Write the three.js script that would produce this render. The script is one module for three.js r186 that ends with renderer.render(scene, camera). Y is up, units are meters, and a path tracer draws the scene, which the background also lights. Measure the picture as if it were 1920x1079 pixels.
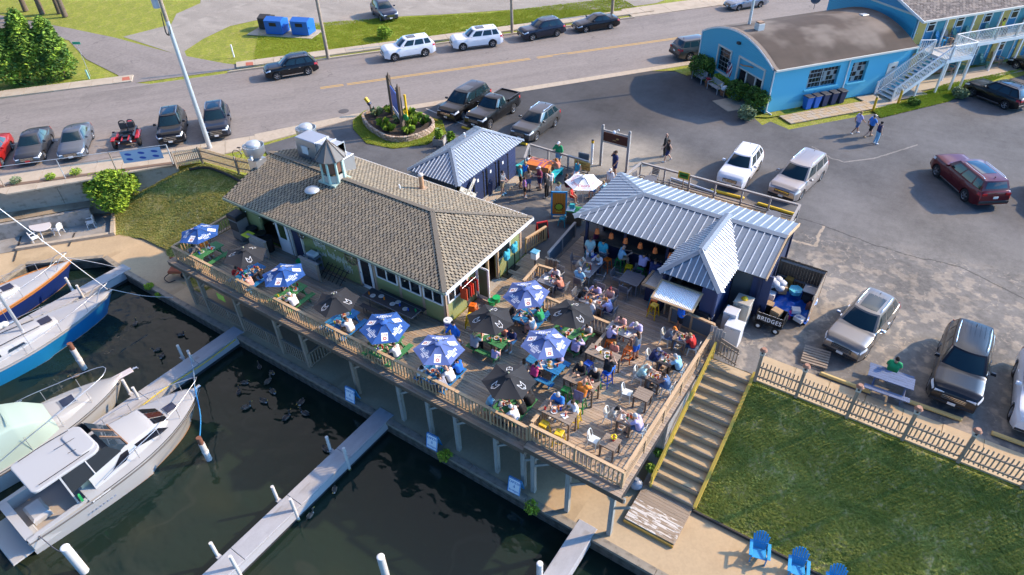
import*as THREE from 'three';
import{mergeGeometries,mergeVertices,toCreasedNormals}from 'three/addons/utils/BufferGeometryUtils.js';
import{MarchingCubes}from 'three/addons/objects/MarchingCubes.js';
import{Sky}from 'three/addons/objects/Sky.js';

// ---------- camera, sky, sun, exposure ----------
const scene=new THREE.Scene();
const camera=new THREE.PerspectiveCamera(46.86,1024/575,0.5,3000);
camera.position.set(0,22.2,0);
camera.up.set(-0.33488,0.77924,-0.52975);
camera.lookAt(-0.44602,22.2-0.62633,-0.63935);
const renderer=new THREE.WebGLRenderer({antialias:true});
renderer.setSize(1024,575);
renderer.toneMapping=THREE.LinearToneMapping;
renderer.toneMappingExposure=2.15;
renderer.shadowMap.enabled=true;
const SUN=new THREE.Vector3(0.575,0.515,-0.635).normalize();
const sky=new Sky();sky.name='sky';sky.scale.setScalar(2000);
sky.material.uniforms.sunPosition.value.copy(SUN);
sky.material.uniforms.turbidity.value=4;
sky.material.uniforms.rayleigh.value=1.0;
sky.material.uniforms.mieCoefficient.value=0.005;
sky.userData={kind:'structure'};
scene.add(sky);
scene.environmentIntensity=0.3;
const sun=new THREE.DirectionalLight(0xffdcac,3.2);
sun.position.copy(SUN).multiplyScalar(120).add(new THREE.Vector3(-22,0,-30));
sun.target.position.set(-22,0,-30);sun.castShadow=true;
Object.assign(sun.shadow.camera,{left:-75,right:75,top:75,bottom:-75,near:1,far:300});
sun.shadow.mapSize.set(4096,4096);sun.shadow.radius=1.6;
scene.add(sun,sun.target);

// ---------- helpers ----------
const V3=(x,y,z)=>new THREE.Vector3(x,y,z);
const PI=Math.PI;
function rng(seed){let a=seed>>>0;return()=>{a=(a+0x6D2B79F5)|0;let t=Math.imul(a ^(a>>>15),1|a);t=(t+Math.imul(t ^(t>>>7),61|t))^ t;return((t ^(t>>>14))>>>0)/4294967296;};}
const R=rng(20240611);
const rr=(a,b)=>a+(b-a)*R();
const pick=a=>a[Math.floor(R()*a.length)];
const clamp=(v,a=0,b=1)=>Math.min(b,Math.max(a,v));
const sm=(a,b,x)=>{const t=clamp((x-a)/(b-a));return t*t*(3-2*t);};
const mixc=(a,b,t)=>[a[0]+(b[0]-a[0])*t,a[1]+(b[1]-a[1])*t,a[2]+(b[2]-a[2])*t];
const PERM=new Float32Array(65536);{const q=rng(7);for(let i=0;i<65536;i++)PERM[i]=q();}
function vn(x,y,per){
let xi=Math.floor(x),yi=Math.floor(y);const fx=x-xi,fy=y-yi;
let x1=xi+1,y1=yi+1;
if(per){xi=((xi%per)+per)%per;yi=((yi%per)+per)%per;x1=((x1%per)+per)%per;y1=((y1%per)+per)%per;}
const h=(a,b)=>PERM[((a&255)|((b&255)<<8))];
const ux=fx*fx*(3-2*fx),uy=fy*fy*(3-2*fy);
const a=h(xi,yi),b=h(x1,yi),c=h(xi,y1),d=h(x1,y1);
return a+(b-a)*ux+(c-a)*uy+(a-b-c+d)*ux*uy;
}
function fbm(x,y,oct=4,per=0){let s=0,a=0.5,n=0;for(let i=0;i<oct;i++){s+=a*vn(x,y,per);n+=a;x*=2;y*=2;per*=2;a*=0.5;}return s/n;}
function tex(n,fn,o={}){
const d=new Uint8Array(n*n*4),w=n;
for(let j=0;j<n;j++)for(let i=0;i<n;i++){
let c=fn((i+0.5)/n,(j+0.5)/n);const k=(j*w+i)*4;
if(typeof c==='number')c=[c,c,c];
for(let q=0;q<3;q++){let v=clamp(c[q]);if(!o.data)v=v<=0.0031308?v*12.92:1.055*Math.pow(v,1/2.4)-0.055;d[k+q]=Math.round(v*255);}
d[k+3]=255;
}
const t=new THREE.DataTexture(d,n,n);t.wrapS=t.wrapT=o.clamp?THREE.ClampToEdgeWrapping:THREE.RepeatWrapping;
t.magFilter=THREE.LinearFilter;t.minFilter=THREE.LinearMipmapLinearFilter;t.generateMipmaps=true;
if(!o.data)t.colorSpace=THREE.SRGBColorSpace;t.needsUpdate=true;return t;
}
function canvasTex(w,h,draw){const c=document.createElement('canvas');c.width=w;c.height=h;const g=c.getContext('2d');draw(g,w,h);const t=new THREE.CanvasTexture(c);t.colorSpace=THREE.SRGBColorSpace;return t;}
const matCache={};
function M(r,g,b,rough=0.8,o={}){
const key=[r,g,b,rough,JSON.stringify(o)].join();
if(matCache[key])return matCache[key];
const P=(o.clearcoat||o.transmission)?THREE.MeshPhysicalMaterial:THREE.MeshStandardMaterial;
const m=new P({roughness:rough,metalness:o.metal||0});m.color.setRGB(r,g,b);
for(const k in o)if(k!=='metal')m[k]=o[k];
m.side=THREE.DoubleSide;
return matCache[key]=m;
}
const used={};
function numbered(n){if(!(n in used)){used[n]=0;return n;}used[n]++;return n+'_'+String(used[n]).padStart(3,'0');}
function thing(name,label,category,p=[0,0,0],ry=0,group){
const o=new THREE.Group();o.name=numbered(name);o.position.set(p[0],p[1],p[2]);o.rotation.y=ry;
o.userData={label,category};if(group)o.userData.group=group;scene.add(o);return o;
}
function merge(gs){if(!Array.isArray(gs))return gs;if(gs.length===1)return gs[0];const anyNon=gs.some(g=>!g.index);if(anyNon)gs=gs.map(g=>g.index?g.toNonIndexed():g);const hasC=gs.some(g=>g.attributes.color);gs.forEach(g=>{for(const k of Object.keys(g.attributes))if(!['position','normal','uv','color'].includes(k))g.deleteAttribute(k);if(!g.attributes.uv)g.setAttribute('uv',new THREE.BufferAttribute(new Float32Array(g.attributes.position.count*2),2));if(hasC&&!g.attributes.color)g.setAttribute('color',new THREE.BufferAttribute(new Float32Array(g.attributes.position.count*3).fill(1),3));});return mergeGeometries(gs,false);}
function part(parent,name,geo,mat,x=0,y=0,z=0,ry=0){
const m=new THREE.Mesh(merge(geo),mat);m.name=name;m.position.set(x,y,z);m.rotation.y=ry;m.castShadow=m.receiveShadow=true;parent.add(m);return m;
}
function struct(name,geo,mat){const m=part(scene,numbered(name),geo,mat);m.userData={kind:'structure'};return m;}
function single(name,label,category,geo,mat,p=[0,0,0],ry=0,group){const m=part(scene,numbered(name),geo,mat,p[0],p[1],p[2],ry);m.userData={label,category};if(group)m.userData.group=group;return m;}
function dup(root,p,ry,label,group){const r=root.clone();r.name=numbered(root.name.replace(/_\d{3}$/,''));r.position.set(p[0],p[1],p[2]);r.rotation.y=ry;r.userData={...root.userData};if(label)r.userData.label=label;if(group)r.userData.group=group;scene.add(r);return r;}
const boxCache={};
function box(w,h,d,x=0,y=0,z=0,ry=0){const g=new THREE.BoxGeometry(w,h,d);if(ry)g.rotateY(ry);g.translate(x,y,z);return g;}
function bevBox(w,h,d,b=0.01,x=0,y=0,z=0){
const s=new THREE.Shape();const a=w/2-b,c=d/2-b;s.moveTo(-a,-c);s.lineTo(a,-c);s.lineTo(a,c);s.lineTo(-a,c);s.closePath();
const g=new THREE.ExtrudeGeometry(s,{depth:h-2*b,bevelEnabled:true,bevelThickness:b,bevelSize:b,bevelSegments:1});g.rotateX(-PI/2);g.translate(x,y-h/2+b,z);return g;
}
function cyl(r0,r1,h,x=0,y=0,z=0,n=12,open=false){const g=new THREE.CylinderGeometry(r1,r0,h,n,1,open);g.translate(x,y+h/2,z);return g;}
function bar(a,b,w,d=w){
const A=V3(...a),B=V3(...b),L=A.distanceTo(B);const g=new THREE.BoxGeometry(w,d,L);
const m=new THREE.Matrix4().lookAt(A,B,Math.abs(A.x-B.x)+Math.abs(A.z-B.z)<1e-4?V3(1,0,0):V3(0,1,0));g.applyMatrix4(m);g.translate((A.x+B.x)/2,(A.y+B.y)/2,(A.z+B.z)/2);return g;
}
function rod(a,b,r,n=6,r1=r){const A=V3(...a),B=V3(...b),L=A.distanceTo(B);const g=new THREE.CylinderGeometry(r1,r,L,n,1);const q=new THREE.Quaternion().setFromUnitVectors(V3(0,1,0),B.clone().sub(A).normalize());g.applyQuaternion(q);g.translate((A.x+B.x)/2,(A.y+B.y)/2,(A.z+B.z)/2);return g;}
function tube(pts,r,n=24,m=6){return new THREE.TubeGeometry(new THREE.CatmullRomCurve3(pts.map(p=>V3(...p))),n,r,m);}
function lathe(pts,n=16){return new THREE.LatheGeometry(pts.map(p=>new THREE.Vector2(p[0],p[1])),n);}
function ball(r,x,y,z,sx=1,sy=1,sz=1,n=10){const g=new THREE.SphereGeometry(r,n,Math.max(5,Math.round(n*0.7)));g.scale(sx,sy,sz);g.translate(x,y,z);return g;}
function poly(pts3,uvs){
const pos=[],uv=[];for(let i=1;i<pts3.length-1;i++)for(const k of[0,i,i+1]){pos.push(...pts3[k]);uv.push(...(uvs?uvs[k]:[pts3[k][0],pts3[k][2]]));}
const g=new THREE.BufferGeometry();g.setAttribute('position',new THREE.Float32BufferAttribute(pos,3));g.setAttribute('uv',new THREE.Float32BufferAttribute(uv,2));g.computeVertexNormals();return g;
}
function slab(pts3,t){
const a=V3(...pts3[0]),b=V3(...pts3[1]),c=V3(...pts3[pts3.length-1]);let n=b.clone().sub(a).cross(c.clone().sub(a)).normalize();if(n.y<0)n.negate();
const lo=pts3.map(p=>[p[0]-n.x*t,p[1]-n.y*t,p[2]-n.z*t]);const gs=[poly(pts3),poly(lo)];
for(let i=0;i<pts3.length;i++){const j=(i+1)%pts3.length;gs.push(poly([pts3[i],pts3[j],lo[j],lo[i]]));}return mergeGeometries(gs);
}
function sheet(pts,y,su=1){
const s=new THREE.Shape(pts.map(p=>new THREE.Vector2(p[0],-p[1])));const g=new THREE.ShapeGeometry(s);g.rotateX(-PI/2);
const p=g.attributes.position,u=g.attributes.uv;for(let i=0;i<p.count;i++){if(typeof y==='number')p.setY(i,y);else p.setY(i,y(p.getX(i),p.getZ(i)));u.setXY(i,p.getX(i)/su,p.getZ(i)/su);}
g.computeVertexNormals();return g;
}
function prism(pts,y0,y1){
const s=new THREE.Shape(pts.map(p=>new THREE.Vector2(p[0],-p[1])));const g=new THREE.ExtrudeGeometry(s,{depth:y1-y0,bevelEnabled:false});g.rotateX(-PI/2);g.translate(0,y0,0);return g;
}
function tint(g,c){const n=g.attributes.position.count,a=new Float32Array(n*3);for(let i=0;i<n;i++){a[i*3]=c[0];a[i*3+1]=c[1];a[i*3+2]=c[2];}g.setAttribute('color',new THREE.BufferAttribute(a,3));return g;}
const inPoly=(x,z,P)=>{let c=false;for(let i=0,j=P.length-1;i<P.length;j=i++)if((P[i][1]>z)!==(P[j][1]>z)&&x<(P[j][0]-P[i][0])*(z-P[i][1])/(P[j][1]-P[i][1])+P[i][0])c=!c;return c;};
const SU=(u,v)=>[0.6*u-0.8*v,-0.8*u-0.6*v];

// ---------- ground materials ----------
const DIRT=[0.30,0.255,0.20];
function grassTex(a,b,c,seed,dry=0.5){
return tex(1024,(u,v)=>{
const n1=fbm(u*6+seed,v*6,4,0),n2=fbm(u*64,v*64+seed,3,64),n3=vn(u*420,v*150+seed*3,0),n4=fbm(u*14+5+seed,v*14+9,3,0);
let col=mixc(a,b,sm(0.3,0.7,n1*0.55+n2*0.45));col=mixc(col,c,sm(0.5,0.75,n4*0.6+n2*0.4)*dry);
const s=0.6+0.5*n3+0.35*(n2-0.5);return[col[0]*s,col[1]*s,col[2]*s];
},{});
}
const bumpFine=tex(256,(u,v)=>fbm(u*64,v*64,3,64),{data:true});
const lawnMat=new THREE.MeshStandardMaterial({map:grassTex([0.17,0.21,0.025],[0.33,0.35,0.06],[0.62,0.5,0.22],3,0.9),roughness:0.95,bumpMap:bumpFine,bumpScale:0.03});
const vergeMat=new THREE.MeshStandardMaterial({map:grassTex([0.2,0.24,0.012],[0.33,0.35,0.025],[0.45,0.36,0.12],11,0.6),roughness:0.95,bumpMap:bumpFine,bumpScale:0.03});
const concTex=(base,seed,stain=0.3)=>tex(512,(u,v)=>{const n=fbm(u*5+seed,v*5,5,0),f=fbm(u*90,v*90,2,90),st=sm(0.55,0.8,fbm(u*3+seed*2,v*3+1,4));const s=0.82+0.25*n+0.14*(f-0.5)-stain*0.35*st;return[base[0]*s,base[1]*s*(1-0.02*st),base[2]*s*(1-0.06*st)];});
const walkMat=new THREE.MeshStandardMaterial({map:concTex([0.5,0.375,0.225],2,0.5),roughness:0.9});
const sideMat=new THREE.MeshStandardMaterial({map:concTex([0.47,0.39,0.29],8,0.4),roughness:0.9});
const grayConc=new THREE.MeshStandardMaterial({map:concTex([0.33,0.31,0.28],5,0.9),roughness:0.92});
const wallConc=new THREE.MeshStandardMaterial({map:concTex([0.38,0.34,0.28],15,0.9),roughness:0.92});
const roadMat=new THREE.MeshStandardMaterial({roughness:0.88,bumpMap:bumpFine,bumpScale:0.004,map:tex(1024,(u,v)=>{
const n=fbm(u*4,v*18,5),f=fbm(u*170,v*170,2),lane=Math.abs(Math.sin(v*PI*3));let s=0.8+0.3*n+0.3*(f-0.5)-0.06*lane;
const cr=Math.abs(fbm(u*5+9,v*5+3,4)-0.5),cr2=Math.abs(fbm(u*9+2,v*9,3)-0.5);if(cr<0.0022)s*=0.72;if(cr2<0.0014)s*=0.8;s-=0.12*sm(0.62,0.78,fbm(u*10,v*3+7,4));return[0.255*s,0.222*s,0.197*s];
})});
const gravelMat=new THREE.MeshStandardMaterial({roughness:0.95,bumpMap:bumpFine,bumpScale:0.012,map:tex(1024,(u,v)=>{const n=fbm(u*7,v*7,5),f=fbm(u*200,v*200,2),p=sm(0.5,0.7,fbm(u*3+4,v*9,4));let s=0.75+0.35*n+0.45*(f-0.5)+0.12*p;return[0.31*s,0.275*s,0.23*s];})});
// parking lot: one map over x -42..22, z -62..-20 (worn patches, cracks, dust)
const LX=-42,LZ=-62,LS=64;
const crack=[[-5.51,-37.38],[-3.91,-37.48],[-0.53,-36.87],[1.4,-36.86],[3.72,-37.16],[5.28,-36.5],[6.75,-35.87]];
const crack2=[[-6.62,-47.38],[-5.26,-46.24],[-4.2,-46.18],[-2.64,-47.76],[-0.53,-51.38]];
const crack3=[[-4.6,-34.94],[-3.28,-35.02],[-3.46,-36.3],[-3.41,-37.32]];
function dPolyline(x,z,P){let m=1e9;for(let i=0;i+1<P.length;i++){const ax=P[i][0],az=P[i][1],bx=P[i+1][0]-ax,bz=P[i+1][1]-az;const t=clamp(((x-ax)*bx+(z-az)*bz)/(bx*bx+bz*bz));m=Math.min(m,Math.hypot(x-ax-bx*t,z-az-bz*t));}return m;}
const lotMat=new THREE.MeshStandardMaterial({roughness:0.9,bumpMap:bumpFine,bumpScale:0.005,map:tex(1400,(u,v)=>{
const x=LX+u*LS,z=LZ+v*LS;const n=fbm(x*0.35,z*0.35,5),f=PERM[(Math.floor(u*1400)*31+Math.floor(v*1400)*1789)&65535],g=fbm(x*1.6+7,z*3.2,4);
const worn=sm(-34,-25,z)*sm(-6,-1.5,x)*0.9,oldp=sm(-2,2.5,(x*0.18+z+36.5))*sm(-7,-3,x);
let c=[0.1,0.1,0.103],s=0.72+0.5*n+0.25*(g-0.5)+0.2*(f-0.5);
const sweep=Math.sin((x*0.5-z*0.9)*0.9+5*fbm(x*0.12,z*0.12,3));s+=0.1*sweep+0.3*(fbm(x*0.9+40,z*0.5+7,5)-0.5)+0.2*(fbm(x*5,z*2.2,3)-0.5);
const darkNew=sm(-14,-20,x)*sm(-36,-42,z);c=mixc(c,[0.05,0.05,0.052],darkNew*0.9);
c=mixc(c,[0.18,0.168,0.15],sm(-8,3,x)*sm(-46,-38,z)*0.8);
c=mixc(c,[0.165,0.152,0.135],oldp*0.75);const sp=sm(0.53,0.66,fbm(x*2.1+20,z*2.1,5));c=mixc(c,[0.36,0.3,0.23],sp*oldp*0.6);
if(oldp>0.2)s+=0.45*(fbm(x*6,z*6,3)-0.5);
const dust=sm(5.5,1,Math.hypot((x+17)*0.8,z+38.6));c=mixc(c,[0.34,0.3,0.235],dust*(0.55+0.5*n));
const dust2=sm(1.6,0.2,Math.abs(z+36.6))*sm(-16,-14,x)*sm(-4,-6,x);c=mixc(c,[0.36,0.28,0.19],dust2*sm(0.35,0.6,n));
const gapd=sm(2.4,0.5,Math.hypot((x+19.5)*0.6,z+31.5))*0.5;c=mixc(c,[0.3,0.25,0.19],gapd*sm(0.4,0.65,g));
const w=0.03*(fbm(x*3,z*3,2)-0.5)*6;const d1=dPolyline(x+w,z+w,crack);if(d1<0.045)s*=0.45;
const d2=dPolyline(x+w,z-w,crack2);if(d2<0.06)c=mixc(c,[0.3,0.28,0.25],0.7);const d3=dPolyline(x-w,z+w,crack3);if(d3<0.09)c=mixc(c,[0.45,0.36,0.26],0.75);
if(oldp>0.3){const cc=Math.abs(fbm(x*0.9+3,z*0.9+11,4)-0.5);if(cc<0.006)c=mixc(c,[0.4,0.33,0.25],0.6);}
return[c[0]*s,c[1]*s,c[2]*s];
},{clamp:true})});
function lotUV(g){const p=g.attributes.position,u=g.attributes.uv;for(let i=0;i<p.count;i++)u.setXY(i,(p.getX(i)-LX)/LS,(p.getZ(i)-LZ)/LS);return g;}

// ---------- ground sheets ----------
const WALL0=[-43.9,-21.57],WDIR=[-0.655,0.756];
const wallAt=s=>[WALL0[0]+WDIR[0]*s,WALL0[1]+WDIR[1]*s];
const deckBack=-18.6;
struct('terrain',sheet([[-600,-700],[500,-700],[500,-22.9],[-3.0,-22.9],[-3.0,-23.3],[-5.25,-23.3],[-5.25,deckBack],[-32.3,deckBack],[-32.3,-23.1],[-38.8,-23.1],[-42.5,-22.8],WALL0,wallAt(12),wallAt(40),wallAt(160),[-600,180]],-0.07,3),vergeMat);
struct('road',sheet([SU(-80,49.2),SU(160,51.5),SU(160,65.2),SU(-12,65.2),SU(-14,66.4),SU(-80,67.6)].map(p=>p),-0.03,26),roadMat);
{const g=scene.children[scene.children.length-1].geometry,p=g.attributes.position,uv=g.attributes.uv;for(let i=0;i<p.count;i++){const x=p.getX(i),z=p.getZ(i);uv.setXY(i,(0.6*x-0.8*z)/26,(-0.8*x-0.6*z-51)/14);}}
// side street on the left, gravel lot at the back
struct('side_street',sheet([SU(-14.2,66),SU(-3,66),[-57.84,-36.3],[-64.12,-35.45],[-74.35,-35.17],[-82.01,-34.37],[-93.97,-32.81],[-129.12,-28.5],[-113.56,-23.61],[-88.85,-30.45],[-83.72,-31.34],[-77.9,-32.15],[-70.81,-30.01],[-64,-29.23]].map(p=>p),-0.036,26),roadMat);
struct('gravel_lot',sheet([[-60.76,-34.58],[-64.24,-36.42],[-65.79,-39.72],[-66.87,-43.88],[-65.97,-46.73],[-63.12,-47.28],[-58.3,-48.99],[-55.65,-51.13],[-54.92,-53.67],[-52.47,-56.15],[-49.21,-58.66],[-43.51,-63.91],[-34.24,-69.15],[-30.67,-73.92],[-28.31,-84.1],[-44.14,-98.2],[-115.83,-90.01],[-91.64,-58.53],[-77.31,-47.73],[-76.08,-43.65],[-73.1,-40.94],[-73.92,-35.8],[-64.12,-35.45],[-62.24,-35.03]],-0.05,9),gravelMat);
struct('parking_lot',lotUV(sheet([SU(-3.2,48.6),SU(4,50.85),SU(35,50.85),[-18.98,-55.83],[-13.91,-52.21],[-10.73,-48.95],[-10.42,-49.9],[-8.84,-49.25],[-4.12,-55.37],[-3.62,-54.77],[0.35,-60.74],[1.33,-63.81],[6.33,-72.19],[22,-62],[22,-24.75],[-1.6,-24.75],[-3,-24.75],[-3.0,-23.3],[-5.25,-23.3],[-5.25,-25.7],[-16.9,-25.7],[-16.9,-25.2],[-32.3,-25.2],[-36,-26],[-38.5,-25.6]],0,1)),lotMat);
// near sidewalk, gutter strip, far kerb and sidewalk
function slabs(name,u0,u1,v0,v1,step,y,t,mat){const g=new THREE.Group();const F=f=>typeof f==='function'?f(u0):f,c0=SU(u0,F(v0));const root=struct(name,[box(0.01,0.01,0.01,c0[0],y-t,c0[1])],mat);let k=0;for(let u=u0;u<u1-0.01;u+=step){const a=u+0.012,b=Math.min(u+step,u1)-0.012;const f0=typeof v0==='function'?v0:()=>v0,f1=typeof v1==='function'?v1:()=>v1;const q=[SU(a,f0(a)),SU(b,f0(b)),SU(b,f1(b)),SU(a,f1(a))];const geo=prism(q,y-t,y+rr(-0.004,0.004));const p=geo.attributes.position,uv=geo.attributes.uv,o=rr(0,5);for(let i=0;i<p.count;i++)uv.setXY(i,p.getX(i)/4+o,p.getZ(i)/4);part(root,'slab',geo,mat);k++;}return root;}
slabs('sidewalk',-46,-3.6,u=>u<-20?48.2-(u+20)*0.045+0.8:47.7+0.03*(u+20)+(u>-8?0.28*(u+8)*0.4:0),u=>50.65,1.75,0.012,0.1,sideMat);
struct('gutter_strip',[prism([SU(-3.6,49.1),SU(4,50.85),SU(46,50.85),SU(46,51.6),SU(4,51.7),SU(-3.6,50.9)],-0.1,0.012)],sideMat);
slabs('far_sidewalk',-4.6,39,66.1,67.6,1.7,0.085,0.15,sideMat);
slabs('driveway_apron',36,75,65.2,68.2,2.4,0.03,0.15,sideMat);
struct('kerb',[prism([SU(-5.4,65.25),SU(36,64.95),SU(36,65.15),SU(-5.2,65.45)],-0.1,0.1),prism([SU(50,65.05),SU(75,65.05),SU(75,65.25),SU(50,65.25)],-0.1,0.1)],sideMat);
slabs('corner_sidewalk',-44,-13.6,u=>66.35-(u+14)*0.036,u=>68.0-(u+14)*0.036,1.8,0.07,0.15,sideMat);
const redPave=M(0.42,0.12,0.07,0.85);
single('tactile_paving','red tactile paving plate at the corner sidewalk beside the hedge','tactile paving',prism([[-62,-28.49],[-61.6,-29.02],[-62.42,-29.42],[-62.73,-28.93]],0.07,0.085),redPave);
single('tactile_paving','red tactile paving plate at the left end of the far sidewalk by the white post','tactile paving',prism([[-55.2,-36.73],[-54.7,-37.19],[-55.42,-37.71],[-55.89,-37.28]],0.06,0.1),redPave);
// road markings
const yel=M(0.62,0.36,0.06,0.8);
const dash=[];for(const o of[-0.14,0.14]){const seg=[[2.2,4.2],[4.5,21.5],[22.2,90]];for(const[a,b]of seg)for(let u=a;u<b;u+=1.5){if(R()<0.04)continue;const e=Math.min(u+1.5,b),v=u=>58.35-0.02*u+o;dash.push(sheet([SU(u,v(u)-0.055),SU(e,v(e)-0.055),SU(e,v(e)+0.055),SU(u,v(u)+0.055)],-0.026,1));}}
struct('centre_line',dash,yel);
single('manhole_cover','round dark manhole cover in the road near the sign bed','manhole cover',cyl(0.42,0.42,0.02,...[-40.07,0,-34.33],20),M(0.09,0.08,0.075,0.6),[0,-0.035,0]);

// ---------- water and basin ----------
const waterTex=tex(1024,(u,v)=>{const w=fbm(u*5,v*5,3)*1.6;const n=fbm(u*6+w,v*6+w*0.7,5),p=sm(0.5,0.72,fbm(u*3+2.2+w*0.5,v*3+6.1,4));let c=mixc([0.006,0.017,0.015],[0.014,0.027,0.017],n);c=mixc(c,[0.038,0.038,0.016],p*0.9);const wisp=sm(0.03,0.0,Math.abs(fbm(u*7+w*2,v*7-w,4)-0.5))*sm(0.5,0.7,fbm(u*4+9,v*4,3));return mixc(c,[0.05,0.052,0.04],wisp*0.22);});
const waterBump=tex(512,(u,v)=>{const a=fbm(u*20,v*34,4,0),b=fbm(u*60+a*2,v*90,3);return 0.7*a+0.3*b;},{data:true});
const waterMat=new THREE.MeshPhysicalMaterial({map:waterTex,roughness:0.06,ior:1.33,specularIntensity:1,bumpMap:waterBump,bumpScale:0.06});
struct('water',sheet([[-140,-16],[60,-16],[60,120],[-140,120]],-3.72,34),waterMat);
const WY=-3;
struct('walkway',sheet([[-62,20],[-44.6,20],[-45.35,-8.87],[-46.05,-10.74],[-42.43,-13.92],[-39.3,-13.72],[30,-13.78],[30,-17.2],[-3.05,-17.4],[-3.05,-18.6],[-33.9,-18.6],[-34.5,-15.2],[-39.6,-16.8],[-42.2,-16.7],[-44.3,-16.0],[-48.1,-11.3],[-53,-6],[-62,4]],WY,7),walkMat);
// seawall: timber cap, board face
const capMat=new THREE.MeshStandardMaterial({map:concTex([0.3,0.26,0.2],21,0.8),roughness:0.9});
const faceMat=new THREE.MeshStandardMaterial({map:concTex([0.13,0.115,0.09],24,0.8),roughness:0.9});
function seawall(label,path){
const t=thing('seawall',label,'seawall');
for(let i=0;i+1<path.length;i++){const[ax,az]=path[i],[bx,bz]=path[i+1],L=Math.hypot(bx-ax,bz-az),n=Math.max(1,Math.round(L/3.05)),dx=(bx-ax)/L,dz=(bz-az)/L,nx=-dz,nz=dx;
for(let k=0;k<n;k++){const a=k*L/n+0.01,b=(k+1)*L/n-0.01;const q=(s,o)=>[ax+dx*s+nx*o,az+dz*s+nz*o];
part(t,'cap_beam',prism([q(a,-0.3),q(b,-0.3),q(b,0.03),q(a,0.03)],-3.12,-2.955+rr(-0.006,0.006)),capMat);
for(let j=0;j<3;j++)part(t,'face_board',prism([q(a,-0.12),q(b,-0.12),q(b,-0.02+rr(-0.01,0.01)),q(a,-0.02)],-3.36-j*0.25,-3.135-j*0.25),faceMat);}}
}
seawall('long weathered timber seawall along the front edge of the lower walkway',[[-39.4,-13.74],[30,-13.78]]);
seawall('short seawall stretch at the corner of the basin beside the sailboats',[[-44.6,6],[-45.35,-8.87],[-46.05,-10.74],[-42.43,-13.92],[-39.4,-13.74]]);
struct('basin_floor',sheet([[-62,-30],[40,-30],[40,-13.9],[-62,-13.9]],-3.09,6),walkMat);
// slopes
function slope(name,pts,yf,n,mat,su){
const xs=pts.map(p=>p[0]),zs=pts.map(p=>p[1]),x0=Math.min(...xs),x1=Math.max(...xs),z0=Math.min(...zs),z1=Math.max(...zs);const g=new THREE.PlaneGeometry(x1-x0,z1-z0,n,n);g.rotateX(-PI/2);g.translate((x0+x1)/2,0,(z0+z1)/2);
const p=g.attributes.position,u=g.attributes.uv;for(let i=0;i<p.count;i++){p.setY(i,yf(p.getX(i),p.getZ(i)));u.setXY(i,p.getX(i)/su,p.getZ(i)/su);}
const id=[];const a=g.index.array;for(let i=0;i<a.length;i+=3){const cx=(p.getX(a[i])+p.getX(a[i+1])+p.getX(a[i+2]))/3,cz=(p.getZ(a[i])+p.getZ(a[i+1])+p.getZ(a[i+2]))/3;if(inPoly(cx,cz,pts))id.push(a[i],a[i+1],a[i+2]);}g.setIndex(id);g.computeVertexNormals();return struct(name,g,mat);
}
const leftLawn=[[-43.9,-21.6],[-42.5,-22.95],[-38.8,-23.2],[-32.2,-23.2],[-32.2,-18.4],[-33.9,-15.0],[-36.4,-15.1],[-39.6,-16.7],[-42.2,-16.6],[-44.3,-15.9],[-46.5,-17.3],[-46.3,-18.6]];
const leftY=(x,z)=>{const t=clamp((z+22.9)/6.6);return-0.12-2.9*(0.35*t*t*(3-2*t)+0.65*t)+0.12*(fbm(x*0.8,z*0.8,3)-0.5);};
slope('left_lawn',leftLawn,leftY,70,lawnMat,4.5);
const rightLawn=[[-3.05,-23.05],[26,-23.05],[26,-17.25],[-3.05,-17.3]];
const rightY=(x,z)=>{const t=clamp((z+22.85)/5.4);return-0.1-2.9*t+0.1*(fbm(x*0.7,z*0.7,3)-0.5)*(t>0.02&&t<0.98?1:0);};
slope('right_lawn',rightLawn,rightY,90,lawnMat,5.5);
struct('lawn_edging',[box(29,0.2,0.08,11.4,-2.94,-17.22)],M(0.05,0.045,0.04,0.9));
slabs('fence_walk',0,0.01,0,1,1,-5,0.01,walkMat);
{const w=scene.children[scene.children.length-1];for(let x=-3;x<24;x+=1.5)part(w,'slab',box(1.478,0.1,1.72,x+0.75,-0.035+rr(-0.004,0.004),-23.87),walkMat);}
// back wall below the deck
struct('under_deck_wall',[box(27,3,0.2,-18.8,-1.6,-18.7),box(0.2,3,4.6,-5.2,-1.6,-20.9)],grayConc);
// ---------- left: tall retaining wall, dirt strip, low wall, patio ----------
const wcap=M(0.2,0.13,0.085,0.9);
{const t=thing('retaining_wall','tall stained concrete retaining wall below the street sidewalk','retaining wall');
const q=(s,o)=>{const p=wallAt(s);return[p[0]-WDIR[1]*o*-1,p[1]-WDIR[0]*o];};
for(let s=0;s<60;s+=4){part(t,'wall_panel',prism([q(s+0.015,0.0),q(s+3.985,0.0),q(s+3.985,-0.3),q(s+0.015,-0.3)],-3.2,-0.16),wallConc);part(t,'coping',prism([q(s+0.01,0.06),q(s+3.99,0.06),q(s+3.99,-0.36),q(s+0.01,-0.36)],-0.16,0.03),wcap);}
}
struct('dirt_strip',sheet([wallAt(3.2),wallAt(30),[-57,0],[-50.69,-11.73],[-47.3,-16.24],[-46.4,-18.0]],(x,z)=>-1.9,4),new THREE.MeshStandardMaterial({map:concTex([0.36,0.29,0.2],33,1.2),roughness:1}));
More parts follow.
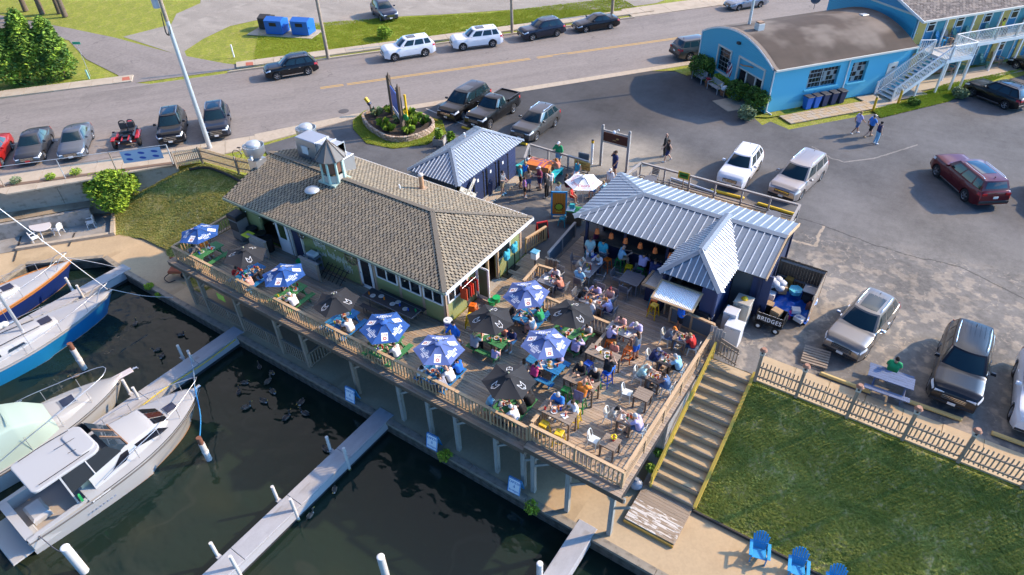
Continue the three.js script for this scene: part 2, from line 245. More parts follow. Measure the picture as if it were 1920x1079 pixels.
{const a=[-47.11,-16.17],b=[-50.48,-11.68],c=[b[0]+(b[0]-a[0])*2,b[1]+(b[1]-a[1])*2];
const t=thing('low_wall','low grey concrete wall behind the sunken patio','low wall');const d=[(c[0]-a[0]),(c[1]-a[1])],L=Math.hypot(...d),ux=d[0]/L,uz=d[1]/L;
for(let s=0;s<L-1;s+=3)part(t,'wall_block',prism([[a[0]+ux*(s+0.01),a[1]+uz*(s+0.01)],[a[0]+ux*(s+2.99),a[1]+uz*(s+2.99)],[a[0]+ux*(s+2.99)-uz*-0.3,a[1]+uz*(s+2.99)-ux*0.3],[a[0]+ux*(s+0.01)+uz*0.3,a[1]+uz*(s+0.01)-ux*0.3]],-3.2,-1.85),grayConc);
struct('patio',[sheet([[-48.1,-11.3],[-44.3,-15.9],[-46.5,-17.2],[-48.6,-16.6],[-52.3,-11.9],[-56,-7],[-52,-6.5]],-2.97,5)],grayConc);
const k=thing('patio_kerb','raised concrete kerb around the sunken patio','kerb');part(k,'kerb_block',prism([[-48.2,-11.2],[-44.2,-15.85],[-44.42,-16.03],[-48.42,-11.38]],-3.1,-2.8),sideMat);part(k,'kerb_block',prism([[-44.2,-15.86],[-46.5,-17.35],[-46.65,-17.12],[-44.35,-15.66]],-3.1,-2.72),sideMat);
for(const[p,r]of[[[-45.67,-13.41],[-46.9,-14.52]],[[-47.09,-10.52],[-49.92,-12.4]]])part(k,'floor_joint',bar([p[0],-2.96,p[1]],[r[0],-2.96,r[1]],0.1,0.03),M(0.05,0.045,0.04,0.9));}

// ---------- shared building materials ----------
const woodTex=tex(512,(u,v)=>{const g=fbm(u*4,v*60,4),f=fbm(u*20,v*200,2),k=sm(0.68,0.8,fbm(u*9+3,v*12,3));const s=0.62+0.5*g+0.22*(f-0.5)-0.2*k;return[s,s*0.985,s*0.96];});
const woodBump=tex(256,(u,v)=>fbm(u*4,v*60,4),{data:true});
function wood(r,g,b,rough=0.85){const k='wood'+[r,g,b,rough];if(matCache[k])return matCache[k];const m=new THREE.MeshStandardMaterial({map:woodTex,roughness:rough,side:THREE.DoubleSide});m.color.setRGB(r,g,b);return matCache[k]=m;}
const W_PINE=wood(0.62,0.43,0.25),W_PINE2=wood(0.52,0.36,0.21),W_OLD=wood(0.36,0.29,0.22),W_DARK=wood(0.16,0.115,0.08),W_GREY=wood(0.40,0.38,0.36),W_FENCE=wood(0.72,0.5,0.28),W_POST=wood(0.36,0.37,0.34),W_TABLE=wood(0.17,0.12,0.085),W_TOP=wood(0.3,0.235,0.18);
const WHITE=M(0.78,0.78,0.76,0.5),CREAM=M(0.66,0.63,0.55,0.6),BLACK=M(0.012,0.012,0.013,0.5),DARK=M(0.035,0.035,0.037,0.6),STEEL=M(0.62,0.64,0.66,0.35,{metal:0.85}),GLASS=M(0.012,0.016,0.02,0.06,{metal:0}),GALV=M(0.55,0.58,0.6,0.5,{metal:0.55});
const NAVY=M(0.014,0.026,0.075,0.6),NAVY2=M(0.024,0.042,0.115,0.6),TEAL=M(0.04,0.42,0.45,0.5),AQUA=M(0.05,0.4,0.62,0.5),YELLOW=M(0.75,0.46,0.01,0.5),ORANGE=M(0.78,0.2,0.02,0.45),GREENP=M(0.02,0.3,0.07,0.45),BLUEP=M(0.01,0.09,0.5,0.45),REDP=M(0.55,0.02,0.02,0.5);
function uvBox(g,sx=1,sy=1){
g.computeBoundingBox();const b=g.boundingBox,d=[b.max.x-b.min.x,b.max.y-b.min.y,b.max.z-b.min.z];const o=[0,1,2].sort((i,j)=>d[j]-d[i]);const p=g.attributes.position,u=g.attributes.uv,q=[R(),R()];const G=(i,a)=>a===0?p.getX(i):a===1?p.getY(i):p.getZ(i);
for(let i=0;i<p.count;i++)u.setXY(i,G(i,o[0])/3*sx+q[0],(G(i,o[1])+G(i,o[2]))/1.2*sy+q[1]);return g;
}
const plank=(w,h,d,x,y,z,ry)=>uvBox(box(w,h,d,x,y,z,ry));

// ---------- roofs ----------
const V=(a,b,k=1)=>[a[0]+b[0]*k,a[1]+b[1]*k,a[2]+b[2]*k];
function clipStrip(a,b,hf,brk){const q=[[a,0],[b,0],[b,hf(b)]];for(const k of[...brk].sort((x,y)=>y-x))if(k>a+1e-4&&k<b-1e-4)q.push([k,hf(k)]);q.push([a,hf(a)]);return q.filter((p,i)=>i<2||p[1]>0.02||true);}
const metalTex=tex(256,(u,v)=>{const n=fbm(u*6,v*6,4);const s=0.86+0.2*n;return[s,s,s];});
const mRoof=new THREE.MeshStandardMaterial({map:metalTex,color:new THREE.Color().setRGB(0.23,0.275,0.33),roughness:0.5,metalness:0.5,side:THREE.DoubleSide});
const mRib=new THREE.MeshStandardMaterial({color:new THREE.Color().setRGB(0.66,0.7,0.74),roughness:0.35,metalness:0.15,side:THREE.DoubleSide});
function metalSlope(par,E,e,s,L,hf,brk,step){
const n=V3(...e).cross(V3(...s)).normalize();if(n.y<0)n.negate();const N=[n.x,n.y,n.z];const at=(t,h,o=0)=>V(V(V(E,e,t),s,h),N,o);
for(let t=0;t<L-0.01;t+=step){const b=Math.min(L,t+step);const q=clipStrip(t+0.002,b-0.002,hf,brk);if(Math.max(...q.map(p=>p[1]))<0.06)continue;part(par,'roof_panel',slab(q.map(p=>at(p[0],Math.max(p[1],0.001),rr(0,0.004))),0.02),mRoof);
const hh=hf(t);if(hh>0.1){part(par,'seam',bar(at(t,-0.01,0.018),at(t,hh,0.018),0.042,0.036),mRib);}}
}
function cap(par,a,b,w,name='ridge_cap'){const d=V3(b[0]-a[0],0,b[2]-a[2]).normalize(),p=[-d.z*w,0,d.x*w];const up=0.045;const A=[a[0],a[1]+up,a[2]],B=[b[0],b[1]+up,b[2]];part(par,name,[slab([A,B,[b[0]+p[0],b[1]-w*0.3+up,b[2]+p[2]],[a[0]+p[0],a[1]-w*0.3+up,a[2]+p[2]]],0.015),slab([A,B,[b[0]-p[0],b[1]-w*0.3+up,b[2]-p[2]],[a[0]-p[0],a[1]-w*0.3+up,a[2]-p[2]]],0.015)],mRoof);}
// shingles
const shTone=[[0.30,0.245,0.165],[0.27,0.225,0.155],[0.25,0.21,0.15],[0.33,0.27,0.185],[0.23,0.2,0.15]];
const shMats=shTone.map(c=>M(c[0],c[1],c[2],0.95));const shMerged=new THREE.MeshStandardMaterial({vertexColors:true,roughness:0.95,side:THREE.DoubleSide});
const tabGeo=new THREE.BoxGeometry(1,1,1);
function shingleSlope(par,E,e,s,L,hf,single,tones=shTone,mats=shMats,row=0.145,per=0.25,fill=0.66){
const n=V3(...e).cross(V3(...s)).normalize();if(n.y<0)n.negate();const ex=V3(...e),sx=V3(...s);const B=new THREE.Matrix4().makeBasis(ex,n,sx.clone().negate());if(B.determinant()<0)B.makeBasis(ex,n,sx);
const gs=[];let k=0;const rows=Math.floor(Math.max(...[0,L*0.25,L*0.5,L*0.75,L].map(hf))/row);
for(let j=0;j<rows;j++)for(let t=(j%2)*per*0.5+((j*37)%5)*0.012;t<L;t+=per){const h=(j+0.5)*row;const w=per*fill*rr(0.9,1.1);if(h>hf(t+w/2)-0.05||t+w>L)continue;const ci=Math.floor(R()*tones.length);const m=new THREE.Matrix4().makeScale(w,0.012,row*0.97).premultiply(B);const c=V3(...E).addScaledVector(ex,t+w/2).addScaledVector(sx,h).addScaledVector(n,0.018+rr(0,0.004));m.setPosition(c);
if(single&&k<single){const o=part(par,'shingle',tabGeo,mats[ci]);m.decompose(o.position,o.quaternion,o.scale);k++;}else{const g=tabGeo.clone();g.applyMatrix4(m);gs.push(tint(g,tones[ci]));}}
if(gs.length)part(par,'shingles',gs,shMerged).userData.kind='stuff';
}
// ---------- main restaurant building ----------
const GRN=M(0.26,0.3,0.125,0.8),GRN2=M(0.21,0.245,0.1,0.8),TAN=M(0.4,0.29,0.2,0.8);
const bld=thing('restaurant_building','long green restaurant building with tan shingle hip roof beside the lower deck','building',[0,0,0]);
{
const x0=-32.3,x1=-16.9,z0=-25.2,z1=-18.5,H=2.42;

part(bld,'wall',[box(0.15,H+0.1,z1-z0,x0+0.07,H/2,(z0+z1)/2),box(x1-x0,H+0.1,0.15,(x0+x1)/2,H/2,z0+0.07)],GRN);
const fw=[[-32.3,-30.6],[-27.0,-22.62],[-21.7,-16.9]];for(const[a,b]of fw)part(bld,'wall',box(b-a,H,0.15,(a+b)/2,H/2,z1-0.075),GRN);
const bat=[];for(let x=-27.0;x<-22.65;x+=0.125)bat.push(box(0.03,1.95,0.022,x,1.0,z1+0.011));part(bld,'siding_batten',bat,GRN2).userData.kind='stuff';
for(const[a,b]of[[z0,-22.9],[-20.95,z1]])part(bld,'wall',box(0.15,H,b-a,x1-0.075,H/2,(a+b)/2),GRN);
part(bld,'interior_floor',box(x1-x0-0.4,0.05,6.3,(x0+x1)/2,0.0,-21.85),W_DARK);part(bld,'interior_wall',box(4.4,H,0.1,-28.9,H/2,-19.9),DARK);part(bld,'interior_wall',box(0.1,H,3,-18.2,H/2,-21.9),DARK);

for(const x of[-22.72,-21.6,-19.86,-18.32,-16.95])part(bld,'trim_board',box(0.16,H,0.03,x,H/2,z1+0.015),TAN);
for(const z of[-18.56,-20.3,-22.86,-25.15])part(bld,'trim_board',box(0.03,H,0.18,x1+0.015,H/2,z),TAN);
const win=(x,w,y0,y1)=>{const f=part(bld,'window',[box(w,0.07,0.06,x,y0,z1+0.05),box(w,0.07,0.06,x,y1,z1+0.05),box(0.07,y1-y0,0.06,x-w/2,(y0+y1)/2,z1+0.05),box(0.07,y1-y0,0.06,x+w/2,(y0+y1)/2,z1+0.05),box(0.05,y1-y0,0.06,x,(y0+y1)/2,z1+0.05)],WHITE);for(const s of[-1,1])part(f,'pane',box(w/2-0.06,y1-y0-0.07,0.02,x+s*w/4,(y0+y1)/2,z1+0.03),GLASS);};
win(-20.68,1.42,1.22,2.1);win(-19.08,1.32,1.2,2.1);win(-17.62,1.18,1.2,2.1);
const winx=(z,w,y0,y1,n=2)=>{const f=part(bld,'window',[box(0.06,0.07,w,x1+0.05,y0,z),box(0.06,0.07,w,x1+0.05,y1,z),...Array.from({length:n+1},(_,i)=>box(0.06,y1-y0,0.06,x1+0.05,(y0+y1)/2,z-w/2+w*i/n))],WHITE);for(let i=0;i<n;i++)part(f,'pane',box(0.02,y1-y0-0.07,w/n-0.06,x1+0.03,(y0+y1)/2,z-w/2+w*(i+0.5)/n),GLASS);};
winx(-19.45,1.5,1.25,2.05,3);winx(-23.5,1.1,1.2,1.9,1);

const d1=part(bld,'glass_door',[box(0.92,0.12,0.05,-22.17,2.02,z1+0.06),box(0.92,0.22,0.05,-22.17,0.16,z1+0.06),box(0.14,1.95,0.05,-22.56,1.05,z1+0.06),box(0.14,1.95,0.05,-21.78,1.05,z1+0.06)],WHITE);part(d1,'pane',box(0.66,1.7,0.02,-22.17,1.1,z1+0.05),GLASS);part(d1,'handle',box(0.03,0.12,0.06,-22.58,1.05,z1+0.12),STEEL);
const d2=part(bld,'service_door',[box(0.95,0.95,0.05,-28.55,0.5,z1+0.1),box(0.16,1.1,0.05,-28.94,1.5,z1+0.1),box(0.16,1.1,0.05,-28.16,1.5,z1+0.1),box(0.95,0.12,0.05,-28.55,2.06,z1+0.1)],WHITE);part(d2,'pane',box(0.64,1.02,0.02,-28.55,1.5,z1+0.1),M(0.05,0.07,0.03,0.1));
part(bld,'door_frame',[box(0.1,2.1,0.12,-27.95,1.05,z1+0.03),box(0.1,2.1,0.12,-27.02,1.05,z1+0.03)],CREAM);part(bld,'door',box(0.75,2.0,0.05,-27.48,1.02,z1-0.05),NAVY);
const d3=part(bld,'open_door',[box(0.05,2.1,0.1,x1+0.05,1.05,-21.0),box(0.75,0.2,0.05,x1+0.4,0.15,-21.05),box(0.75,0.1,0.05,x1+0.4,2.05,-21.05),box(0.1,2.0,0.05,x1+0.08,1.05,-21.05),box(0.1,2.0,0.05,x1+0.76,1.05,-21.05)],WHITE);part(d3,'pane',box(0.56,1.75,0.015,x1+0.42,1.12,-21.05),M(0.1,0.13,0.08,0.05));
part(bld,'door_frame',[box(0.14,2.15,0.1,x1+0.03,1.08,-22.9),box(0.14,2.15,0.1,x1+0.03,1.08,-22.0)],W_PINE2);part(bld,'threshold',box(0.5,0.05,1.9,x1+0.1,0.03,-21.9),M(0.4,0.36,0.3,0.7));

const st=[];const q=rng(5);const blot=[[-26.0,-25.1,1.35,1.9],[-25.0,-24.2,0.95,1.5],[-25.9,-25.2,0.85,1.2],[-24.3,-23.6,1.0,1.45],[-23.9,-23.3,0.5,1.1]];for(const[a,b,c,d]of blot)for(let x=a;x<b;x+=0.085){const y=c+(d-c)*q()*0.4,h=(d-c)*(0.4+0.5*q());st.push(box(0.028,h,0.012,x,y+h/2,z1+0.03));if(q()<0.35)st.push(box(0.09,0.03,0.012,x,y+h*q(),z1+0.031));}part(bld,'wall_lettering',st,M(0.62,0.64,0.58,0.6));

const ex0=-32.75,ex1=-16.4,ez0=-25.65,ez1=-18.0,ey=2.6,rz=-21.8,ry=3.82;
part(bld,'soffit',box(ex1-ex0-0.08,0.03,ez1-ez0-0.08,(ex0+ex1)/2,ey-0.17,(ez0+ez1)/2),GRN2);
part(bld,'gutter',[box(ex1-ex0,0.13,0.11,(ex0+ex1)/2,ey-0.075,ez1+0.03)],M(0.2,0.25,0.19,0.5));part(bld,'gutter',box(0.11,0.13,ez1-ez0,ex1+0.035,ey-0.075,(ez0+ez1)/2),WHITE);part(bld,'gutter',box(ex1-ex0,0.12,0.1,(ex0+ex1)/2,ey-0.075,ez0-0.03),WHITE);
const base=M(0.05,0.042,0.033,0.95),rx1=-20.1;const A=[ex0,ey,ez1],Bc=[ex1,ey,ez1],C=[ex1,ey,ez0],D=[ex0,ey,ez0],R0=[ex0,ry,rz],R1=[rx1,ry,rz];
part(bld,'roof',[slab([A,Bc,R1,R0],0.05),slab([Bc,C,R1],0.05),slab([C,D,R0,R1],0.05)],base);part(bld,'gable',[poly([[ex0+0.1,ey-0.17,ez1-0.1],[ex0+0.1,ey-0.17,ez0+0.1],[ex0+0.1,ry-0.12,rz]])],GRN);
const u=(a,b)=>{const d=V3(b[0]-a[0],b[1]-a[1],b[2]-a[2]).normalize();return[d.x,d.y,d.z];};const Lf=ex1-ex0;const sF=u([0,ey,ez1],[0,ry,rz]),sB=u([0,ey,ez0],[0,ry,rz]),sH=u([ex1,ey,0],[rx1,ry,0]);
const hF=Math.hypot(ry-ey,rz-ez1),hB=Math.hypot(ry-ey,rz-ez0),hH=Math.hypot(ry-ey,rx1-ex1);
shingleSlope(bld,A,[1,0,0],sF,Lf,t=>t<rx1-ex0?hF:hF*(ex1-ex0-t)/(ex1-rx1),280);
shingleSlope(bld,D,[1,0,0],sB,Lf,t=>t<rx1-ex0?hB:hB*(ex1-ex0-t)/(ex1-rx1),0);
const W2=ez1-ez0,mid=ez1-rz;shingleSlope(bld,Bc,[0,0,-1],sH,W2,t=>hH*Math.min(t/mid,(W2-t)/(W2-mid)),0);
const rc=M(0.17,0.145,0.11,0.95);const capRow=(a,b)=>{const L=Math.hypot(b[0]-a[0],b[1]-a[1],b[2]-a[2]),n=Math.round(L/0.3);for(let i=0;i<n;i++){const p=i/n,r=(i+0.97)/n;part(bld,'ridge_shingle',bar([a[0]+(b[0]-a[0])*p,a[1]+(b[1]-a[1])*p+0.03,a[2]+(b[2]-a[2])*p],[a[0]+(b[0]-a[0])*r,a[1]+(b[1]-a[1])*r+0.04,a[2]+(b[2]-a[2])*r],0.24,0.02),rc);}};capRow(R0,R1);capRow(Bc,R1);capRow(C,R1);
}
// roof furniture
{
const t=thing('cupola','octagonal pale green roof cupola with pointed grey roof on the shingle ridge','cupola',[-27.15,3.6,-21.7]);const r=0.62,pal=M(0.42,0.55,0.47,0.6);
for(let i=0;i<8;i++){const a=(i+0.5)*PI/4,b=a+PI/4,m=(a+b)/2;part(t,'corner_post',cyl(0.09,0.07,1.5,Math.cos(a)*r,0,Math.sin(a)*r,6),pal);const w=2*r*Math.sin(PI/8)-0.12,g=box(w,0.55,0.05,0,0.27,r*0.9);g.rotateY(PI/2-m);part(t,'panel',g,M(0.45,0.42,0.36,0.7));const g2=box(w,0.6,0.03,0,0.98,r*0.88);g2.rotateY(PI/2-m);part(t,'opening',g2,M(0.16,0.07,0.04,0.7));const g3=box(w,0.14,0.05,0,1.37,r*0.9);g3.rotateY(PI/2-m);part(t,'lintel',g3,pal);}
const R2=0.86;for(let i=0;i<8;i++){const a=(i+0.5)*PI/4,b=a+PI/4;part(t,'roof_facet',slab([[Math.cos(a)*R2,1.46,Math.sin(a)*R2],[Math.cos(b)*R2,1.46,Math.sin(b)*R2],[0.01*Math.cos(a),2.5,0.01*Math.sin(a)]],0.03),M(0.19,0.18,0.165,0.85));part(t,'hip_batten',bar([Math.cos(a)*R2,1.48,Math.sin(a)*R2],[0,2.52,0],0.05),M(0.16,0.13,0.11,0.8));}part(t,'skirt',cyl(0.86,0.86,0.04,0,1.42,0,8),M(0.12,0.11,0.1,0.8));part(t,'finial',cyl(0.03,0.01,0.2,0,2.5,0,6),DARK);part(t,'roof_base',box(1.3,0.25,1.3,0,-0.02,0),pal);
const v=thing('roof_vent','white mushroom vent standing on the front slope of the shingle roof','roof vent',[-27.55,3.22,-20.3]);part(v,'pipe',cyl(0.13,0.13,0.4,0,-0.1,0),M(0.4,0.22,0.14,0.6));part(v,'hood',lathe([[0.001,0.5],[0.15,0.48],[0.36,0.4],[0.42,0.3],[0.4,0.26],[0.001,0.28]],20),GALV);
const p=thing('copper_flue','short copper coloured flue with white cap on the back roof slope','flue',[-22.95,2.85,-24.25]);part(p,'flashing',box(0.5,0.05,0.5,0,0.25,0),TAN);part(p,'pipe',cyl(0.15,0.13,0.95,0,0.1,0),M(0.5,0.28,0.15,0.5));part(p,'flue_cap',ball(0.17,0,1.1,0,1,0.7,1),M(0.6,0.55,0.5,0.6));
const pv=thing('vent_pipe','thin white vent pipe on the back roof slope left of the copper flue','vent pipe',[-23.65,3.1,-23.2]);part(pv,'pipe',cyl(0.05,0.05,0.42,0,0.1,0,8),WHITE);part(pv,'flashing',box(0.35,0.03,0.35,0,0.22,0),WHITE);
const fan=(p,lab,h)=>{const f=thing('exhaust_fan',lab,'exhaust fan',p);part(f,'curb',[box(0.75,h,0.75,0,h/2,0)],STEEL);part(f,'curb_flare',cyl(0.3,0.5,0.2,0,h,0,4),STEEL);part(f,'bowl',lathe([[0.2,h+0.15],[0.45,h+0.2],[0.6,h+0.4],[0.62,h+0.85],[0.58,h+0.86],[0.56,h+0.4],[0.2,h+0.3]],22),STEEL);part(f,'motor_hood',lathe([[0.4,h+0.55],[0.42,h+0.9],[0.36,h+1.02],[0.001,h+1.08]],22),GALV);part(f,'electric_box',box(0.14,0.22,0.1,0.3,h+0.3,0.52),WHITE);return f;};
fan([-32.72,3.1,-20.8],'silver upblast exhaust fan on the front slope near the left gable',0.75);fan([-31.75,2.9,-24.0],'silver upblast exhaust fan behind the rooftop duct unit',1.0);
const f2=thing('rooftop_duct_unit','large galvanised rooftop air unit with elbow duct behind the cupola','air unit',[-30.1,3.0,-23.3]);part(f2,'cabinet',bevBox(1.7,1.7,1.15,0.03,-0.35,0.95,0),STEEL);part(f2,'duct',bevBox(1.25,0.85,0.95,0.02,1.2,1.35,0),GALV);part(f2,'duct_drop',bevBox(0.85,1.0,0.9,0.02,2.1,0.75,0),STEEL);for(const x of[0.55,1.15,1.8])part(f2,'flange',box(0.05,0.95,1.05,x,1.35,0),GALV);part(f2,'stand',box(1.9,0.12,1.3,-0.3,0.06,0),DARK);part(f2,'access_panel',box(0.5,0.5,0.02,-0.5,1.1,0.585),WHITE);part(f2,'handle',[box(0.08,0.04,0.03,-0.1,1.3,0.6),box(0.08,0.04,0.03,-0.1,0.7,0.6)],BLACK);
}
// ---------- navy restroom shed ----------
{
const t=thing('restroom_shed','small navy shed with blue grey hipped metal roof by the entrance','shed');const x0=-25.35,x1=-22.35,z0=-32.75,z1=-26.75;
part(t,'wall',[box(x1-x0,2.4,0.12,(x0+x1)/2,1.2,z1),box(0.12,2.4,z1-z0,x0,1.2,(z0+z1)/2),box(x1-x0,2.4,0.12,(x0+x1)/2,1.2,z0),box(0.12,2.4,z1-z0,x1,1.2,(z0+z1)/2)],NAVY2);
for(let y=0.2;y<2.35;y+=0.2)part(t,'siding_board',[box(0.02,0.185,z1-z0,x1+0.07,y,(z0+z1)/2),box(x1-x0+0.1,0.185,0.02,(x0+x1)/2,y,z1+0.07)],NAVY2);
for(const z of[-28.6,-29.95,-31.3]){const d=part(t,'door',box(0.06,2.0,0.85,x1+0.1,1.05,z),NAVY);part(d,'handle',box(0.05,0.05,0.1,x1+0.16,1.0,z+0.32),STEEL);part(d,'door_sign',box(0.02,0.2,0.14,x1+0.14,1.75,z+0.1),WHITE);part(t,'door_frame',[box(0.08,2.1,0.09,x1+0.1,1.05,z-0.5),box(0.08,2.1,0.09,x1+0.1,1.05,z+0.5)],BLACK);part(t,'plinth',box(0.1,0.28,1.0,x1+0.1,0.12,z+0.95),grayConc);}
part(t,'corner_board',[box(0.16,2.4,0.16,x1,1.2,z1)],BLACK);part(t,'step',box(0.6,0.1,6.2,x1+0.4,0.05,-29.7),sideMat);
const E0=[-25.85,2.55,-26.2],E1=[-21.9,2.55,-26.2],E2=[-21.9,2.55,-33.25],E3=[-25.85,2.55,-33.25],r0=[-23.87,3.62,-28.15],r1=[-23.87,3.62,-31.3];const w=3.95,L=7.05;
const hx=Math.hypot(1.975,1.07),hz=Math.hypot(1.95,1.07);const k=[-1.975/hx,1.07/hx,0];
metalSlope(t,E1,[0,0,-1],[-1.975/hx,1.07/hx,0],L,q=>hx*Math.min(1,q/1.95,(L-q)/1.95),[1.95,L-1.95],0.225);metalSlope(t,E0,[0,0,-1],[1.975/hx,1.07/hx,0],L,q=>hx*Math.min(1,q/1.95,(L-q)/1.95),[1.95,L-1.95],0.225);
metalSlope(t,E0,[1,0,0],[0,1.07/hz,-1.95/hz],w,q=>hz*Math.min(q,w-q)/1.975,[1.975],0.225);metalSlope(t,E3,[1,0,0],[0,1.07/hz,1.95/hz],w,q=>hz*Math.min(q,w-q)/1.975,[1.975],0.225);
cap(t,r0,r1,0.17);cap(t,E0,r0,0.17,'hip_cap');cap(t,E1,r0,0.17,'hip_cap');cap(t,E2,r1,0.17,'hip_cap');cap(t,E3,r1,0.17,'hip_cap');part(t,'soffit',box(w-0.1,0.03,L-0.1,-23.87,2.5,-29.7),NAVY2);part(t,'vent_pipe',cyl(0.06,0.06,0.5,-24.4,3.2,-30.2,8),WHITE);
const x=thing('crossing_sign','weathered white wooden railroad crossing X leaning on the navy shed','sign',[-22.08,1.55,-27.3]);const rx=canvasTex(512,96,(g,W,H)=>{g.fillStyle='#cfc8b8';g.fillRect(0,0,W,H);g.strokeStyle='#4a4842';g.lineWidth=4;g.strokeRect(6,6,W-12,H-12);g.fillStyle='#3c3a36';g.font='bold 62px sans-serif';g.textAlign='center';g.fillText('RAIL   ROAD',W/2,70);});const ry=canvasTex(512,96,(g,W,H)=>{g.fillStyle='#cfc8b8';g.fillRect(0,0,W,H);g.strokeStyle='#4a4842';g.lineWidth=4;g.strokeRect(6,6,W-12,H-12);g.fillStyle='#3c3a36';g.font='bold 62px sans-serif';g.textAlign='center';g.fillText('CROSSING',W/2,70);});
for(const[s,tx]of[[1,rx],[-1,ry]]){const m=part(x,'sign_board',box(1.9,0.3,0.03),new THREE.MeshStandardMaterial({map:tx,roughness:0.8}),s*0.02,0,0,PI/2);m.rotation.order='YXZ';m.rotation.set(0,PI/2,s*0.72);}
}
// ---------- open bar pavilion ----------
{
const t=thing('bar_pavilion','open navy bar pavilion with ribbed grey metal roof on the upper deck','bar');const x0=-14.5,x1=-4.1,z0=-32.3,z1=-26.75,ey=2.75,ry=3.62,rz=-29.5,rx0=-11.7;const E0=[x0,ey,z1],E3=[x0,ey,z0],r0=[rx0,ry,rz],r1=[x1,ry,rz];const L=x1-x0,run=z1-rz,hs=Math.hypot(run,ry-ey),hl=Math.hypot(rx0-x0,ry-ey),W=z1-z0;
metalSlope(t,E0,[1,0,0],[0,(ry-ey)/hs,-run/hs],L,q=>hs*Math.min(1,q/(rx0-x0)),[rx0-x0],0.36);metalSlope(t,E3,[1,0,0],[0,(ry-ey)/hs,run/hs],L,q=>hs*Math.min(1,q/(rx0-x0)),[rx0-x0],0.36);metalSlope(t,E0,[0,0,-1],[(rx0-x0)/hl,(ry-ey)/hl,0],W,q=>hl*Math.min(q,W-q)/(W/2),[W/2],0.36);
cap(t,r0,r1,0.24);cap(t,E0,r0,0.24,'hip_cap');cap(t,E3,r0,0.24,'hip_cap');
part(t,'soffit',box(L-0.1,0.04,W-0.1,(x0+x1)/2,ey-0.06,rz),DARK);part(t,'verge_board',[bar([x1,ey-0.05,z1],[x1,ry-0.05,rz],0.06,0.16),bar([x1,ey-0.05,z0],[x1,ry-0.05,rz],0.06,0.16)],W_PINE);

const a=[-8.6,ey+0.03,-24.6],b=[-5.5,ey+0.03,-24.6],c=[-5.5,ey+0.03,-27.6],d=[-8.6,ey+0.03,-27.6],p=[-7.15,3.75,-26.05],p2=[-7.15,3.75,-29.7];const f=x=>x;const wl=Math.hypot(1.45,0.97),wr=Math.hypot(1.65,0.97),wf=Math.hypot(1.45,0.97);
metalSlope(t,a,[1,0,0],[0,0.97/wf,-1.45/wf],3.1,q=>wf*Math.min(q/1.45,(3.1-q)/1.65),[1.45],0.3);metalSlope(t,b,[0,0,-1],[-1.65/wr,0.97/wr,0],4.9,q=>wr*Math.min(1,q/1.45),[1.45],0.22);metalSlope(t,a,[0,0,-1],[1.45/wl,0.97/wl,0],4.9,q=>wl*Math.min(1,q/1.45),[1.45],0.22);cap(t,a,p,0.2,'hip_cap');cap(t,b,p,0.2,'hip_cap');cap(t,p,p2,0.2);

part(t,'wall',[box(10,2.6,0.12,-9.2,1.35,-32.0),box(0.12,2.6,5,-4.35,1.35,-29.5),box(0.12,2.6,2.0,-14.2,1.35,-31)],NAVY);
const wt=canvasTex(64,64,(g)=>{g.fillStyle='#5b636a';g.fillRect(0,0,64,64);});part(t,'grey_wall_panel',box(1.15,2.5,0.08,-5.0-0.1,1.45,-27.25),M(0.12,0.135,0.14,0.5,{metal:0.3}));part(t,'navy_wall_panel',box(0.9,2.5,0.08,-4.3,1.45,-27.2+0.05),NAVY2);part(t,'wing_wall',[box(0.1,2.4,2.4,-5.75,1.4,-25.95),box(0.75,2.4,0.1,-6.05,1.4,-24.85)],NAVY2);part(t,'wing_front_board',[box(0.12,2.3,0.12,-8.35,1.35,-24.8),box(0.12,2.3,0.5,-8.35,1.35,-25.1)],NAVY);part(t,'open_hatch_frame',[box(0.08,1.9,0.1,-8.05,1.2,-24.75),box(0.08,1.9,0.1,-7.3,1.2,-24.95),box(0.85,0.08,0.1,-7.65,2.1,-24.85)],W_PINE2);
part(t,'bar_front',box(5.6,1.05,0.12,-11.4,0.75,-27.6),NAVY);part(t,'bar_top',bevBox(5.8,0.06,0.6,0.015,-11.4,1.3,-27.55),W_DARK);part(t,'back_bar',box(6.2,1.0,0.6,-11,0.7,-31.2),DARK);part(t,'back_shelf',[box(6,0.05,0.35,-11,1.6,-31.5),box(6,0.05,0.35,-11,2.0,-31.6)],W_DARK);for(const x of[-13.9,-11.6,-9.2])part(t,'post',box(0.14,2.5,0.14,x,1.4,-27.3),NAVY);
const k=[];const q=rng(77);const cols=[[0.3,0.1,0.02],[0.02,0.2,0.05],[0.5,0.45,0.3],[0.05,0.1,0.3],[0.6,0.6,0.6],[0.4,0.02,0.02]];
for(let i=0;i<24;i++){const c0=cols[Math.floor(q()*6)];const x=-13.8+i*0.24,y=i%2?1.63:2.03;single('liquor_bottle','small bottle on the shelf at the back of the bar','bottle',lathe([[0.001,0],[0.04,0],[0.042,0.17],[0.015,0.22],[0.015,0.28],[0.001,0.28]],8),M(...c0,0.25),[x,y-0.01,i%2?-31.5:-31.6],0,'bottles at the back of the bar');}
const corr=(w,d,n=120)=>{const g=new THREE.PlaneGeometry(w,d,n,1);g.rotateX(-PI/2);const P=g.attributes.position;for(let i=0;i<P.count;i++)P.setY(i,0.012*Math.sin(P.getX(i)*2*PI/0.076));g.computeVertexNormals();return g;};
const cm=M(0.62,0.66,0.7,0.35,{metal:0.6});
